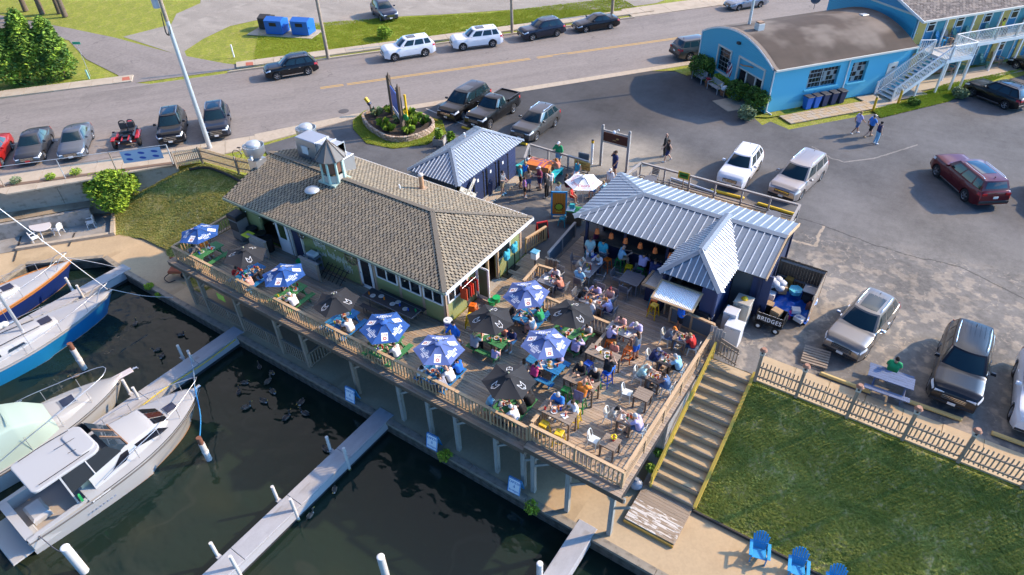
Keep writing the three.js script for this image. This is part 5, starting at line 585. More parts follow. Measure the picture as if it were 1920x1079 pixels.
// three wheeler
{const t=thing('three_wheeler','red and black open three wheeled roadster facing the sidewalk','three-wheeler',[0,0,0]);const red=paint(0.55,0.015,0.012),bl=paint(0.012,0.012,0.014),w=[-48.89,-21.91];
part(t,'body',[bevBox(2.0,0.35,1.1,0.1,-0.3,0.5,0),bevBox(0.9,0.28,0.75,0.1,1.15,0.52,0),bevBox(0.9,0.22,0.7,0.08,-1.3,0.62,0)],bl);for(const s of[-1,1]){part(t,'side_pod',bevBox(1.1,0.3,0.35,0.09,-0.1,0.42,s*0.68),red);part(t,'front_fender',bevBox(0.7,0.08,0.28,0.035,1.1,0.72,s*0.83),red);part(t,'nose_strip',bevBox(0.85,0.05,0.1,0.015,1.1,0.69,s*0.22),red);part(t,'seat',[bevBox(0.5,0.15,0.45,0.05,-0.35,0.68,s*0.28),bevBox(0.16,0.55,0.45,0.05,-0.68,0.92,s*0.28)],DARK);part(t,'roll_hoop',tube([[-0.78,0.7,s*0.08],[-0.8,1.25,s*0.12],[-0.8,1.3,s*0.3],[-0.8,1.22,s*0.48],[-0.78,0.7,s*0.52]],0.045,20,6),DARK);part(t,'headlight',bevBox(0.12,0.1,0.3,0.03,1.52,0.55,s*0.3),HEADL);part(t,'wing_mirror',bevBox(0.1,0.1,0.18,0.03,0.25,0.92,s*0.82),bl);part(t,'suspension_arm',[bar([1.0,0.4,s*0.3],[1.1,0.36,s*0.75],0.06),bar([1.3,0.4,s*0.3],[1.15,0.36,s*0.75],0.05)],red);const wh=new THREE.Group();wh.name='wheel';wh.position.set(1.1,0.33,s*0.83);if(s<0)wh.rotation.y=PI;t.add(wh);const G=wheelGeos(0.33);part(wh,'tyre',G.ty,TYRE);part(wh,'rim',G.rim,DARK);}
part(t,'windshield',bevBox(0.04,0.2,0.95,0.012,0.35,0.82,0),CARGLASS);part(t,'bonnet_scoop',bevBox(0.5,0.1,0.4,0.04,0.75,0.72,0),bl);const wh=new THREE.Group();wh.name='wheel';wh.position.set(-1.65,0.36,0);t.add(wh);const G=wheelGeos(0.36);part(wh,'tyre',G.ty,TYRE);part(wh,'rim',G.rim,DARK);part(t,'rear_fender',bevBox(0.6,0.07,0.32,0.03,-1.65,0.78,0),red);parkW(t,w,0.79,0.613,2.3);}
// wheel stops
{const ys=M(0.72,0.47,0.03,0.7),yw=M(0.6,0.43,0.16,0.8);const stops=[[[-33.67,-36.66],[-32.22,-36.73],'short yellow wheel stop in front of the black minivan',ys],[[-29.92,-36.8],[-29.01,-36.81],'yellow wheel stop in front of the black pickup',ys],[[-24.98,-36.88],[-24.08,-36.93],'yellow wheel stop in front of the grey SUV',ys],[[-10.55,-37.75],[-8.39,-37.85],'bright yellow wheel stop under the white SUV',ys],[[-7.51,-37.73],[-5.2,-37.64],'bright yellow wheel stop under the silver minivan',ys],[[-0.53,-24.91],[1.61,-24.91],'faded yellow wheel stop between pallet and blue picnic table',yw],[[2.95,-25.22],[5.1,-25.31],'faded yellow wheel stop in front of the black SUV',yw],[[6.18,-25.21],[7.88,-25.23],'faded yellow wheel stop at the right picture edge',yw]];for(const[a,b,l,m]of stops){const A=V3(a[0],0,a[1]),Bv=V3(b[0],0,b[1]),L=A.distanceTo(Bv);const g=bevBox(L,0.16,0.2,0.05,0,0.08,0);single('wheel_stop',l,'wheel stop',g,m,[(a[0]+b[0])/2,0,(a[1]+b[1])/2],Math.atan2(-(b[1]-a[1]),b[0]-a[0]));}single('curb_rail','low white pipe kerb lying beside the sand strip fence','kerb',rod([0,0.1,0],[3.2,0.1,0.3],0.07),M(0.45,0.52,0.62,0.6),[-13.3,0,-37.8]);}
struct('parking_line',[sheet([[-34.6,-38.2],[-34.6,-38.08],[-29.8,-37.22],[-29.8,-37.34]],0.008),sheet([SU(7,50.4),SU(7.1,50.4),SU(7.1,46),SU(7,46)],0.008)],M(0.4,0.39,0.37,0.9));

// ---------- docks, piles and boats ----------
const WL=-3.72;const dockMat=new THREE.MeshStandardMaterial({map:concTex([0.4,0.4,0.41],51,0.6),roughness:0.85}),dockSide=M(0.42,0.42,0.43,0.8);
function dock(label,x,z0,z1,w=0.92){const t=thing('finger_dock',label,'dock',[x,0,0]);for(let z=z0;z<z1-0.1;z+=3.0){const L=Math.min(3.0,z1-z);part(t,'deck_panel',uvBox(bevBox(w,0.1,L-0.015,0.02,0,-2.95-0.05,z+L/2)),dockMat);}part(t,'side_skirt',box(0.04,0.42,z1-z0,-w/2+0.03,-3.28,(z0+z1)/2),dockSide);part(t,'side_skirt',box(0.04,0.42,z1-z0,w/2-0.03,-3.28,(z0+z1)/2),dockSide);part(t,'float',box(w-0.15,0.3,z1-z0-0.2,0,-3.62,(z0+z1)/2),DARK);return t;}
dock('white finger dock between the two sailboats',-40.15,-14.25,-4.5);dock('white finger dock between the canopy boat and the white cruiser',-28.98,-14.25,-3.4);dock('long white finger dock in the middle of the basin',-17.72,-14.3,4);dock('short white finger dock at the bottom edge near the corner post',-6.42,-14.3,0,0.86);
const pilePaint=M(0.6,0.58,0.54,0.7),rust=M(0.2,0.085,0.05,0.85),algae=M(0.16,0.14,0.04,0.9);
function pile(label,p,h,r=0.15,kind=0){const t=thing('mooring_pile',label,'mooring pile',[p[0],WL,p[2]??p[1]]);part(t,'shaft',cyl(r,r,h,0,0,0,14),pilePaint);part(t,'stained_base',cyl(r*1.03,r*1.02,0.35,0,-0.4,0,14),algae);if(kind===1){part(t,'rusty_top',cyl(r*0.85,r*0.85,0.45,0,h-0.02,0,14),rust);part(t,'collar',cyl(r*1.08,r*1.08,0.12,0,h*0.45,0,14),WHITE);}if(kind===2)part(t,'dome_cap',ball(r,0,h,0,1,0.3,1,14),WHITE);}
pile('white mooring pile with rusty top beside the blue sailboat',[-34.43,-7.89],1.5,0.15,1);pile('mooring pile with rusty upper half and blue rope beside the cruiser bow',[-23.38,-7.85],1.2,0.14,1);pile('thick white mooring pile with yellow stained foot beside the cruiser stern',[-22.96,-1.47],1.85,0.18,2);pile('white round mooring pile at the bottom edge of the open water',[-12.25,-8.1],1.7,0.16,2);pile('white mooring pile cut off at the bottom edge by the last dock',[-6.95,-11.3],1.6,0.13,2);
[[-28.92,-11.16,'by the middle of the cruiser dock'],[-29.75,-11.11,'on the canopy boat side of the cruiser dock'],[-29.88,-8.03,'beside the canopy boat bow'],[-28.95,-8.01,'between canopy boat and cruiser'],[-18.43,-11.13,'on the left side of the long dock, nearest the wall'],[-17.3,-11.1,'on the right side of the long dock, nearest the wall'],[-18.43,-7.96,'on the left side of the long dock, halfway out'],[-17.3,-7.97,'on the right side of the long dock, halfway out'],[-18.43,-4.83,'on the left side of the long dock near the bottom edge'],[-17.3,-4.9,'on the right side of the long dock near the bottom edge'],[-40.94,-11.03,'on the left side of the sailboat dock'],[-39.6,-10.99,'on the right side of the sailboat dock']].forEach(([x,z,l],i)=>{const t=thing('dock_post','slim white dock post '+l,'dock post',[x,WL,z]);part(t,'shaft',cyl(0.075,0.075,1.6,0,0,0,10),pilePaint);part(t,'stained_base',cyl(0.078,0.078,0.3,0,-0.2,0,10),algae);part(t,'bracket',box(0.22,0.08,0.2,i%2?-0.1:0.1,0.62,0),dockSide);});
// loft helpers: +x forward, y = 0 at the waterline
function hullGeo(L,B,sS,sB,o={}){
const n=28,tr=o.transom||0.8,full=o.full||2.4;const hb=s=>B/2*(s<0.45?tr+(1-tr)*Math.sin(s/0.45*PI/2):Math.pow(1-Math.pow((s-0.45)/0.55,full),0.85));const sh=s=>sS+(sB-sS)*Math.pow(s,1.7)+(o.sag||0)*Math.sin(s*PI);const xr=(s,k)=>L*s-(1-k)*(o.rake||0.9)*Math.pow(s,6);
const K=8;const P=(s,k,off=0)=>{const y=-0.35+(sh(s)+0.35)*k;const fl=Math.pow(clamp(k*1.0),o.flare||0.45)*(1-0.0);const flareB=(0.72+0.28*Math.pow(k,0.8));const w=hb(s)*(s>0.6?flareB*(1-(s-0.6)*0.9*(1-k)):flareB*0.5+0.5)+off;return[xr(s,k),y,Math.max(0.0,w)];};
const side=sg=>grid((u,v)=>{const p=P(u,v);return[p[0],p[1],sg*p[2]];},n,K);const transom=grid((u,v)=>{const p=P(0,v);return[p[0],p[1],p[2]*(2*u-1)];},6,K);
return{sides:mergeGeometries([side(1),side(-1),transom]),P,hb,sh,band:(k0,k1,off)=>mergeGeometries([1,-1].map(sg=>grid((u,v)=>{const p=P(u,k0+(k1-k0)*v,off);return[p[0],p[1],sg*p[2]];},n,2))),deck:(s0,s1,dy,inset,camber=0.06)=>grid((u,v)=>{const s=s0+(s1-s0)*u,p=P(s,1),e=2*v-1;return[p[0],p[1]+dy+camber*(1-e*e),Math.max(0,p[2]-inset)*e];},20,6),rail:(r,dy,inset,s0=0,s1=1)=>[1,-1].map(sg=>tube(Array.from({length:13},(_,i)=>{const s=s0+(s1-s0)*i/12,p=P(s,1);return[p[0],p[1]+dy,sg*Math.max(0,p[2]-inset)];}),r,36,5))};
}
function trunk(st,y0,top=0.05){
return grid((u,v)=>{const f=u*(st.length-1),i=Math.min(st.length-2,Math.floor(f)),t=f-i;const q=st[i].map((a,k)=>a+(st[i+1][k]-a)*t);const e=[[-1,0,0],[-1,0,0.5],[-1,1,0.93],[-0.88,1,1],[0,1,1.0],[0.88,1,1],[1,1,0.93],[1,0,0.5],[1,0,0]][Math.round(v*8)];const k=e[2];const w=q[1]+(q[2]-q[1])*k;return[q[0],y0+(q[3]-y0)*k+(Math.abs(e[0])<0.5?top:0),Math.sign(e[0])*w*(Math.abs(e[0])===0.88?0.88:1)*(e[0]===0?0:1)];},(st.length-1)*4,8);
}
const GEL=M(0.44,0.44,0.43,0.25,{clearcoat:0.4}),GEL2=M(0.4,0.39,0.365,0.4),BWIN=M(0.012,0.013,0.018,0.08),TAND=M(0.4,0.36,0.32,0.7);
function roundPlate(L,W,r,h,x,y){const s=new THREE.Shape(),a=L/2-0.05,b=W/2-0.05;s.moveTo(-a+r,-b);s.lineTo(a-r,-b);s.quadraticCurveTo(a,-b,a,-b+r);s.lineTo(a,b-r);s.quadraticCurveTo(a,b,a-r,b);s.lineTo(-a+r*0.5,b);s.quadraticCurveTo(-a,b,-a,b-r*0.5);s.lineTo(-a,-b+r*0.5);s.quadraticCurveTo(-a,-b,-a+r*0.5,-b);const g=new THREE.ExtrudeGeometry(s,{depth:h-0.08,bevelEnabled:true,bevelThickness:0.04,bevelSize:0.05,bevelSegments:3,curveSegments:8});g.rotateX(-PI/2);g.translate(x,y,0);return g;}
const boat=(name,label,cat,bow,stern)=>{const dx=bow[0]-stern[0],dz=bow[1]-stern[1];return thing(name,label,cat,[stern[0],WL,stern[1]],Math.atan2(-dz,dx));};
const ropeM=M(0.55,0.56,0.55,0.8),ropeB=M(0.03,0.25,0.55,0.7);
// white cabin cruiser
{
const t=boat('cabin_cruiser','white cabin cruiser with hardtop roof moored in the foreground','motorboat',[-26.25,-9.9],[-26.75,-0.85]);const L=9.05,h=hullGeo(L,3.5,1.0,1.5,{transom:0.86,rake:1.2});
part(t,'hull',h.sides,GEL);part(t,'boot_stripe',h.band(0.18,0.24,0.012),M(0.5,0.24,0.1,0.6));part(t,'rub_rail',h.rail(0.035,-0.12,-0.02),M(0.12,0.11,0.1,0.5));part(t,'side_moulding',h.band(0.7,0.73,0.015),GEL2);part(t,'foredeck',h.deck(0.28,1,-0.01,0.05,0.1),GEL);part(t,'cockpit_floor',grid((u,v)=>[0.2+2.9*u,0.42,(2*v-1)*1.35],4,4),TAND);part(t,'cockpit_coaming',[box(3.1,0.62,0.22,1.6,0.74,1.42),box(3.1,0.62,0.22,1.6,0.74,-1.42),box(0.35,0.62,2.7,0.18,0.74,0)],GEL);
part(t,'swim_platform',bevBox(0.85,0.08,2.7,0.03,-0.4,0.25,0),GEL2);part(t,'deckhouse',trunk([[3.0,1.32,1.05,1.92],[5.0,1.26,0.98,1.9],[6.3,1.1,0.84,1.83],[7.1,0.86,0.6,1.32],[7.25,0.8,0.55,1.22]],1.1),GEL);
for(const s of[-1,1]){part(t,'cabin_window',poly([[3.9,1.34,s*1.255],[6.8,1.31,s*0.975],[6.3,1.7,s*0.935],[4.5,1.74,s*1.07]]),BWIN);part(t,'front_window',poly([[6.38,1.84,s*0.28],[7.02,1.43,s*0.24],[7.0,1.42,s*0.58],[6.36,1.83,s*0.74]]),BWIN);part(t,'front_window',poly([[6.38,1.86,0],[7.02,1.45,0],[7.02,1.44,s*0.2],[6.38,1.85,s*0.23]]),M(0.05,0.015,0.012,0.1));}
part(t,'hardtop',roundPlate(2.9,2.3,0.45,0.14,2.6,2.68),GEL);part(t,'hardtop_brow',roundPlate(0.8,1.7,0.3,0.1,3.6,2.79),GEL);for(const s of[-1,1]){part(t,'side_glass',poly([[2.2,1.65,s*1.28],[4.6,1.95,s*1.12],[4.2,2.68,s*1.1],[2.3,2.68,s*1.18]]),M(0.03,0.035,0.04,0.05));part(t,'hardtop_post',[bar([2.2,1.0,s*1.3],[2.2,2.7,s*1.17],0.07),bar([3.3,1.8,s*1.22],[3.25,2.7,s*1.14],0.05)],GEL);part(t,'roof_handrail',tube([[1.5,2.86,s*0.98],[2.6,2.88,s*1.0],[3.6,2.86,s*0.96]],0.018,12,5),BLACK);}
part(t,'windshield',[poly([[4.25,2.7,-1.05],[4.25,2.7,1.05],[4.95,1.92,0.9],[4.95,1.92,-0.9]]),poly([[4.25,2.7,1.05],[4.95,1.92,0.9],[4.4,1.93,1.13]]),poly([[4.25,2.7,-1.05],[4.95,1.92,-0.9],[4.4,1.93,-1.13]])],M(0.025,0.04,0.055,0.05));part(t,'windshield_frame',[bar([4.3,2.7,0.35],[5.0,1.93,0.32],0.04),bar([4.3,2.7,-0.35],[5.0,1.93,-0.32],0.04),bar([4.98,1.93,-0.95],[4.98,1.93,0.95],0.05)],M(0.3,0.17,0.1,0.6));
part(t,'deck_hatch',bevBox(0.62,0.06,0.62,0.02,7.45,1.42,0),GEL2);part(t,'hatch_glass',box(0.5,0.02,0.5,7.45,1.465,0),M(0.02,0.03,0.07,0.1));part(t,'bow_rail',[tube([[3.4,1.5,1.55],[5,1.9,1.5],[7,2.05,1.1],[8.6,2.1,0.35],[9.15,2.12,0],[8.6,2.1,-0.35],[7,2.05,-1.1],[5,1.9,-1.5],[3.4,1.5,-1.55]],0.02,50,5),...[[5,1.5],[6.2,1.3],[7.4,0.95],[8.4,0.45]].flatMap(([x,z])=>[1,-1].map(s=>rod([x,1.1+0.05*x*0.8,s*z],[x,2.0,s*z],0.016,5)))],STEEL);part(t,'anchor_roller',bevBox(0.5,0.08,0.16,0.02,8.9,1.55,0),STEEL);
part(t,'engine_box',bevBox(0.75,0.4,1.15,0.1,0.95,0.65,-0.1),GEL);part(t,'stern_seat',bevBox(0.4,0.3,0.9,0.05,0.35,0.62,0.9),GEL2);part(t,'blue_rope_coil',new THREE.TorusGeometry(0.12,0.05,6,14).rotateX(PI/2).translate(0.55,0.48,0.95),ropeB);part(t,'helm_seat',[bevBox(0.5,0.6,0.5,0.08,2.9,1.3,0.6),bevBox(0.5,0.6,0.5,0.08,2.9,1.3,-0.6)],M(0.55,0.5,0.35,0.7));part(t,'green_fender',bevBox(0.1,0.5,0.12,0.04,2.35,1.35,1.45),M(0.02,0.3,0.08,0.6));part(t,'antenna',[rod([3.6,2.84,-0.3],[2.7,2.95,-0.25],0.012),rod([3.0,2.84,0.3],[3.3,3.0,0.55],0.012)],BLACK);
const nm=canvasTex(128,32,(g)=>{g.fillStyle='#d9d9d6';g.fillRect(0,0,128,32);g.fillStyle='#22242c';g.font='italic bold 22px serif';g.fillText('Sea Dee',8,24);});part(t,'name_lettering',poly([[2.6,0.9,1.752],[3.4,0.9,1.76],[3.4,1.06,1.77],[2.6,1.06,1.765]],[[0,0],[1,0],[1,1],[0,1]]),new THREE.MeshStandardMaterial({map:nm,roughness:0.4,side:THREE.DoubleSide}));part(t,'registration',Array.from({length:8},(_,i)=>box(0.07,0.07,0.01,2.3+i*0.16,0.42,1.66)),M(0.2,0.25,0.35,0.5));
}
// boat with mint canopy
{
const t=boat('canopy_boat','white motorboat with pale mint canopy between the sailboat and the cruiser','motorboat',[-30.35,-8.25],[-32.0,2.2]);const h=hullGeo(10.6,3.2,1.0,1.45,{transom:0.85,rake:1.1});part(t,'hull',h.sides,GEL);part(t,'boot_stripe',h.band(0.2,0.25,0.012),M(0.02,0.02,0.03,0.5));part(t,'rub_rail',h.rail(0.03,-0.1,-0.02),M(0.1,0.09,0.08,0.5));part(t,'foredeck',h.deck(0.2,1,0,0.05,0.16),GEL2);part(t,'cabin_trunk',trunk([[6.0,1.15,0.95,1.72],[7.6,1.0,0.75,1.62],[8.9,0.6,0.4,1.5]],1.0),GEL2);part(t,'deck_hatch',box(0.6,0.03,0.6,8.0,1.7,0),M(0.02,0.03,0.06,0.12));part(t,'hatch_frame',box(0.72,0.04,0.72,8.0,1.67,0),GEL);
const mint=M(0.33,0.41,0.34,0.85);part(t,'canopy',trunk([[2.2,1.5,1.1,2.1],[3.2,1.5,1.15,2.75],[5.6,1.45,1.1,2.7],[6.4,1.36,1.0,2.3],[7.1,1.25,0.8,1.68]],1.05,0.1),mint);part(t,'canopy_seam',[bar([3.2,2.86,-1],[3.2,2.86,1],0.04,0.03),bar([5.6,2.81,-0.95],[5.6,2.81,0.95],0.04,0.03)],M(0.4,0.5,0.4,0.9));
part(t,'bow_rail',[tube([[4.2,1.5,1.5],[6,2.0,1.4],[8,2.2,0.95],[9.9,2.3,0.25],[10.1,2.3,-0.25],[8,2.2,-0.95],[6,2.0,-1.4],[4.2,1.5,-1.5]],0.02,50,5),...[[5.8,1.4],[7.3,1.1],[8.8,0.65]].flatMap(([x,z])=>[1,-1].map(s=>rod([x,1.2,s*z],[x,2.12,s*z],0.016,5)))],STEEL);part(t,'pulpit_plank',bevBox(1.0,0.08,0.4,0.03,10.6,1.5,0),M(0.55,0.5,0.5,0.5));part(t,'anchor',[rod([10.8,1.5,0],[11.35,1.5,0],0.04),bar([11.2,1.45,-0.15],[11.35,1.5,0.15],0.05)],STEEL);part(t,'side_ladder',[0,1,2].map(i=>rod([6.1+i*0.12,1.6,-1.45],[6.1+i*0.12,2.0,-1.45],0.018)).concat([rod([6.0,1.7,-1.45],[6.5,1.7,-1.45],0.018),rod([6.0,1.9,-1.45],[6.5,1.9,-1.45],0.018)]),WHITE);
}
// sailboats
function sailboat(label,bow,stern,hullM,stripe,trim,wood){
const t=boat('sailboat',label,'sailboat',bow,stern);const L=Math.hypot(bow[0]-stern[0],bow[1]-stern[1]);const h=hullGeo(L,3.1,0.95,1.3,{transom:0.6,rake:1.0,full:1.9});part(t,'hull',h.sides,hullM);part(t,'boot_stripe',h.band(0.2,0.25,0.012),stripe);part(t,'toe_rail',h.rail(0.045,0.02,0.03),trim);part(t,'sheer_strake',h.band(0.9,0.99,0.01),wood?trim:GEL);part(t,'deck',h.deck(0,1,0,0.03,0.08),GEL);part(t,'coachroof',trunk([[L*0.3,1.0,0.82,1.62],[L*0.42,1.0,0.8,1.62],[L*0.6,0.8,0.6,1.55],[L*0.7,0.5,0.3,1.38]],1.0),GEL);part(t,'cockpit',grid((u,v)=>[L*0.06+L*0.22*u,0.75,(2*v-1)*0.7],3,3),TAND);part(t,'coaming',[box(L*0.24,0.3,0.14,L*0.17,1.15,0.8),box(L*0.24,0.3,0.14,L*0.17,1.15,-0.8)],GEL);for(const s of[-1,1]){part(t,'cabin_window',[poly([[L*0.33,1.3,s*0.95],[L*0.41,1.3,s*0.94],[L*0.41,1.46,s*0.88],[L*0.34,1.46,s*0.89]]),poly([[L*0.44,1.28,s*0.93],[L*0.53,1.27,s*0.86],[L*0.52,1.42,s*0.8],[L*0.45,1.44,s*0.86]])],BWIN);part(t,'grab_rail',tube([[L*0.34,1.72,s*0.6],[L*0.5,1.7,s*0.52],[L*0.62,1.62,s*0.42]],0.025,12,5),DARK);part(t,'lifeline',[tube([[L*0.05,1.55,s*1.0],[L*0.4,1.6,s*1.45],[L*0.75,1.75,s*0.95],[L*0.93,1.85,s*0.28]],0.012,24,4),...[0.1,0.3,0.5,0.68,0.84].map(q=>{const p=h.P(q,1);return rod([p[0],p[1],s*(p[2]-0.1)],[p[0],p[1]+0.6,s*(p[2]-0.12)],0.014,5);})],STEEL);}
part(t,'deck_hatch',box(0.6,0.05,0.6,L*0.655,1.53,0),M(0.03,0.03,0.05,0.15));part(t,'companion_slide',bevBox(0.9,0.08,0.75,0.02,L*0.35,1.72,0),M(0.3,0.28,0.27,0.6));part(t,'pulpit',tube([[L*0.9,1.35,0.45],[L*0.94,1.85,0.3],[L*1.0,1.95,0],[L*0.94,1.85,-0.3],[L*0.9,1.35,-0.45]],0.02,20,5),STEEL);part(t,'mast',cyl(0.09,0.08,13,L*0.55,1.5,0,10),M(0.5,0.52,0.54,0.4,{metal:0.5}));part(t,'boom',rod([L*0.54,2.35,0],[L*0.14,2.3,0.1],0.07,8),STEEL);const q=rng(L*100|0);const sail=Array.from({length:14},(_,i)=>ball(0.17,L*(0.5-i*0.026),2.5+(q()-0.5)*0.1,(q()-0.5)*0.16,1.3,0.9+q()*0.5,1,8));part(t,'furled_sail',sail,M(0.62,0.6,0.54,0.85));part(t,'forestay',rod([L*0.985,1.5,0],[L*0.55,13.8,0],0.022,5),WHITE);part(t,'shroud',[rod([L*0.53,1.1,1.35],[L*0.55,12,0],0.012,4),rod([L*0.53,1.1,-1.35],[L*0.55,12,0],0.012,4)],STEEL);part(t,'backstay',rod([0.1,1.0,0],[L*0.55,14.3,0],0.012,4),STEEL);return t;
}
const hb=paint(0.012,0.19,0.42,0.05,0.3);
sailboat('white decked sailboat with bright blue hull moored left of the open water',[-37.75,-12.0],[-38.75,-1.2],hb,M(0.45,0.35,0.3,0.5),GEL2,false);sailboat('navy hulled sailboat with orange wood trim at the left picture edge',[-42.95,-12.35],[-43.6,-1.5],paint(0.012,0.03,0.14,0.05,0.3),M(0.4,0.2,0.1,0.5),M(0.5,0.2,0.05,0.5),true);
// mooring lines
const rope=(label,pts,m=ropeM,r=0.022)=>single('mooring_line',label,'rope',tube(pts,r,28,5),m);
rope('white mooring line from the blue sailboat bow to the seawall',[[-37.7,-2.2,-11.9],[-36.2,-2.75,-12.9],[-34.7,-2.93,-13.9]]);rope('white mooring line from the navy sailboat bow across the dock',[[-43,-2.1,-12.2],[-41.5,-2.6,-13.2],[-39.6,-2.9,-14.0]]);rope('blue mooring line hanging from the cruiser bow to the rusty pile',[[-26.2,-2.0,-9.7],[-24.9,-2.5,-8.9],[-23.4,-2.2,-7.9]],ropeB,0.03);rope('dark mooring line from the cruiser stern to the thick white pile',[[-25.3,-2.7,-1.2],[-24,-2.85,-1.3],[-22.98,-2.3,-1.5]],M(0.1,0.1,0.12,0.8));rope('blue mooring line from the cruiser bow up to the dock post',[[-26.2,-2.0,-9.7],[-27.6,-2.3,-10.5],[-28.9,-2.3,-11.15]],M(0.2,0.3,0.42,0.8),0.025);rope('yellow hose lying along the side of the cruiser dock',[[-28.5,-3.05,-13.6],[-28.48,-3.12,-11.5],[-28.5,-3.0,-9],[-28.49,-3.1,-7.5]],M(0.7,0.55,0.05,0.6),0.03);
// ducks and geese
function duck(label,p,ry,s,c){const t=thing('duck',label,'duck',[p[0],WL,p[2]],ry,'ducks on the water');t.scale.setScalar(s*0.8);const body=[[[0.001,-0.02],[0.09,0.0],[0.13,0.06],[0.1,0.13],[0.001,0.16]]];const g=lathe(body[0],12);g.scale(1.75,1,0.95);const tail=new THREE.ConeGeometry(0.06,0.16,6);tail.rotateZ(PI/2+0.5);tail.translate(-0.24,0.12,0);const neck=tube([[0.16,0.1,0],[0.21,0.2,0],[0.22,0.29,0]],0.035,8,6);const head=ball(0.052,0.24,0.32,0,1.25,1,0.9,8);part(t,'body',[g,tail,neck,head],c);part(t,'bill',bevBox(0.09,0.02,0.045,0.008,0.33,0.31,0),M(0.4,0.28,0.05,0.5));for(const sd of[-1,1]){const w=ball(0.1,-0.04,0.1,sd*0.1,1.6,0.6,0.35,8);part(t,'wing',w,M(0.19,0.15,0.11,0.8));}part(t,'breast',ball(0.075,0.17,0.08,0,0.8,0.8,1,8),M(0.4,0.36,0.32,0.8));}
const dk=[[-35.41,-11.58,'ahead of the blue sailboat'],[-32.24,-12.46,'near the seawall corner'],[-32.27,-10.96,'left of a close pair left of the cruiser dock'],[-31.58,-10.8,'right one of a close pair left of the cruiser dock'],[-25.96,-12.01,'just right of the cruiser dock, upper one'],[-25.69,-11.4,'just right of the cruiser dock, middle one'],[-24.48,-10.93,'largest one off the cruiser bow'],[-24.98,-12.77,'swimming towards the wall, upper of a group'],[-24.17,-12.4,'in the group near the lower railing, right one'],[-24.06,-11.7,'in the group near the lower railing, lower one'],[-22.33,-12.7,'right group by the wall, top one'],[-21.62,-12.3,'right group by the wall, rightmost one'],[-22.2,-11.6,'right group by the wall, lowest one'],[-19.04,-11.3,'next to the upper left post of the long dock'],[-17.05,-9.9,'in the shade right of the long dock'],[-17.0,-8.4,'in the shade right of the long dock, lower one'],[-34.2,-7.3,'beside the rusty topped pile'],[-26.24,-13.23,'close under the lower railing, left one'],[-25.3,-13.3,'close under the lower railing, right one']];dk.forEach(([x,z,l],i)=>duck('brown duck '+l,[x,0,z],rr(0,6.2),i===6||i>6&&i<14?1.35:1.1,pick([M(0.09,0.075,0.06,0.8),M(0.12,0.1,0.075,0.8),M(0.075,0.06,0.05,0.8)])));
// signs on the walkway
const openTex=canvasTex(256,352,(g,W,H)=>{g.fillStyle='#1f8fd6';g.fillRect(0,0,W,H);g.fillStyle='#e9f1f6';g.fillRect(16,16,W-32,H-32);g.fillStyle='#1673b8';g.textAlign='center';g.font='bold 78px serif';g.fillText('OPEN',W/2,110);g.font='bold 84px serif';g.fillText('4',W/2,205);g.font='bold 54px serif';g.fillText('Bridges',W/2,295);});
[[-19.7,-13.98,'leftmost of the three'],[-14.4,-13.95,'middle of the three'],[-9.88,-14.05,'rightmost of the three']].forEach(([x,z,l])=>{const t=thing('open_sign',`blue and white sandwich sign reading open on the walkway, ${l}`,'sign',[x,WY,z],0.05);const f=part(t,'front_board',box(0.62,0.85,0.03),new THREE.MeshStandardMaterial({map:openTex,roughness:0.6}),0,0.44,0.16);f.rotation.x=-0.2;const b=part(t,'back_board',box(0.62,0.85,0.03),M(0.05,0.3,0.6,0.6),0,0.44,-0.08);b.rotation.x=0.25;});

// ---------- umbrellas, tables, chairs ----------
function umbPanelTex(kind,i){return canvasTex(256,256,(g,W,H)=>{const base=kind==='blue'?'#22508f':kind==='faded'?'#52669a':kind==='black'?'#26272a':'#e9ebee';g.fillStyle=base;g.fillRect(0,0,W,H);g.textAlign='center';if(kind==='white'){g.fillStyle='#b3203a';g.font='italic bold 58px serif';g.fillText('Coors',128,178);g.font='bold 22px sans-serif';g.fillText('LIGHT',128,206);return;}if(kind==='black'){if(i)return;g.strokeStyle='#f2f2f2';g.lineWidth=6;g.translate(32,46);g.scale(0.75,0.75);g.lineJoin='miter';g.beginPath();g.moveTo(90,100);g.lineTo(90,185);g.lineTo(128,222);g.lineTo(166,185);g.lineTo(166,100);g.lineTo(128,150);g.closePath();g.stroke();g.fillStyle='#f2f2f2';g.beginPath();g.arc(128,192,7,0,7);g.fill();return;}g.fillStyle='#f4f4f4';if(i){g.fillRect(92,120,72,100);g.fillStyle='#8d6a52';g.font='bold 36px sans-serif';g.fillText('Lite',128,158);g.fillStyle='#b04b52';g.beginPath();g.arc(128,188,22,0,7);g.fill();g.fillStyle='#e8dcc0';g.beginPath();g.arc(128,188,11,0,7);g.fill();}else{g.font='bold 22px sans-serif';g.fillText("IT'S",128,140);g.font='italic bold 56px serif';g.fillText('Miller',128,184);g.font='bold 32px sans-serif';g.fillText('TIME',136,216);}});}
const umbMats={};const umbM=(kind,i)=>umbMats[kind+i]||(umbMats[kind+i]=new THREE.MeshPhysicalMaterial({map:umbPanelTex(kind,i),roughness:0.85,side:THREE.DoubleSide,transmission:0,sheen:0.3}));
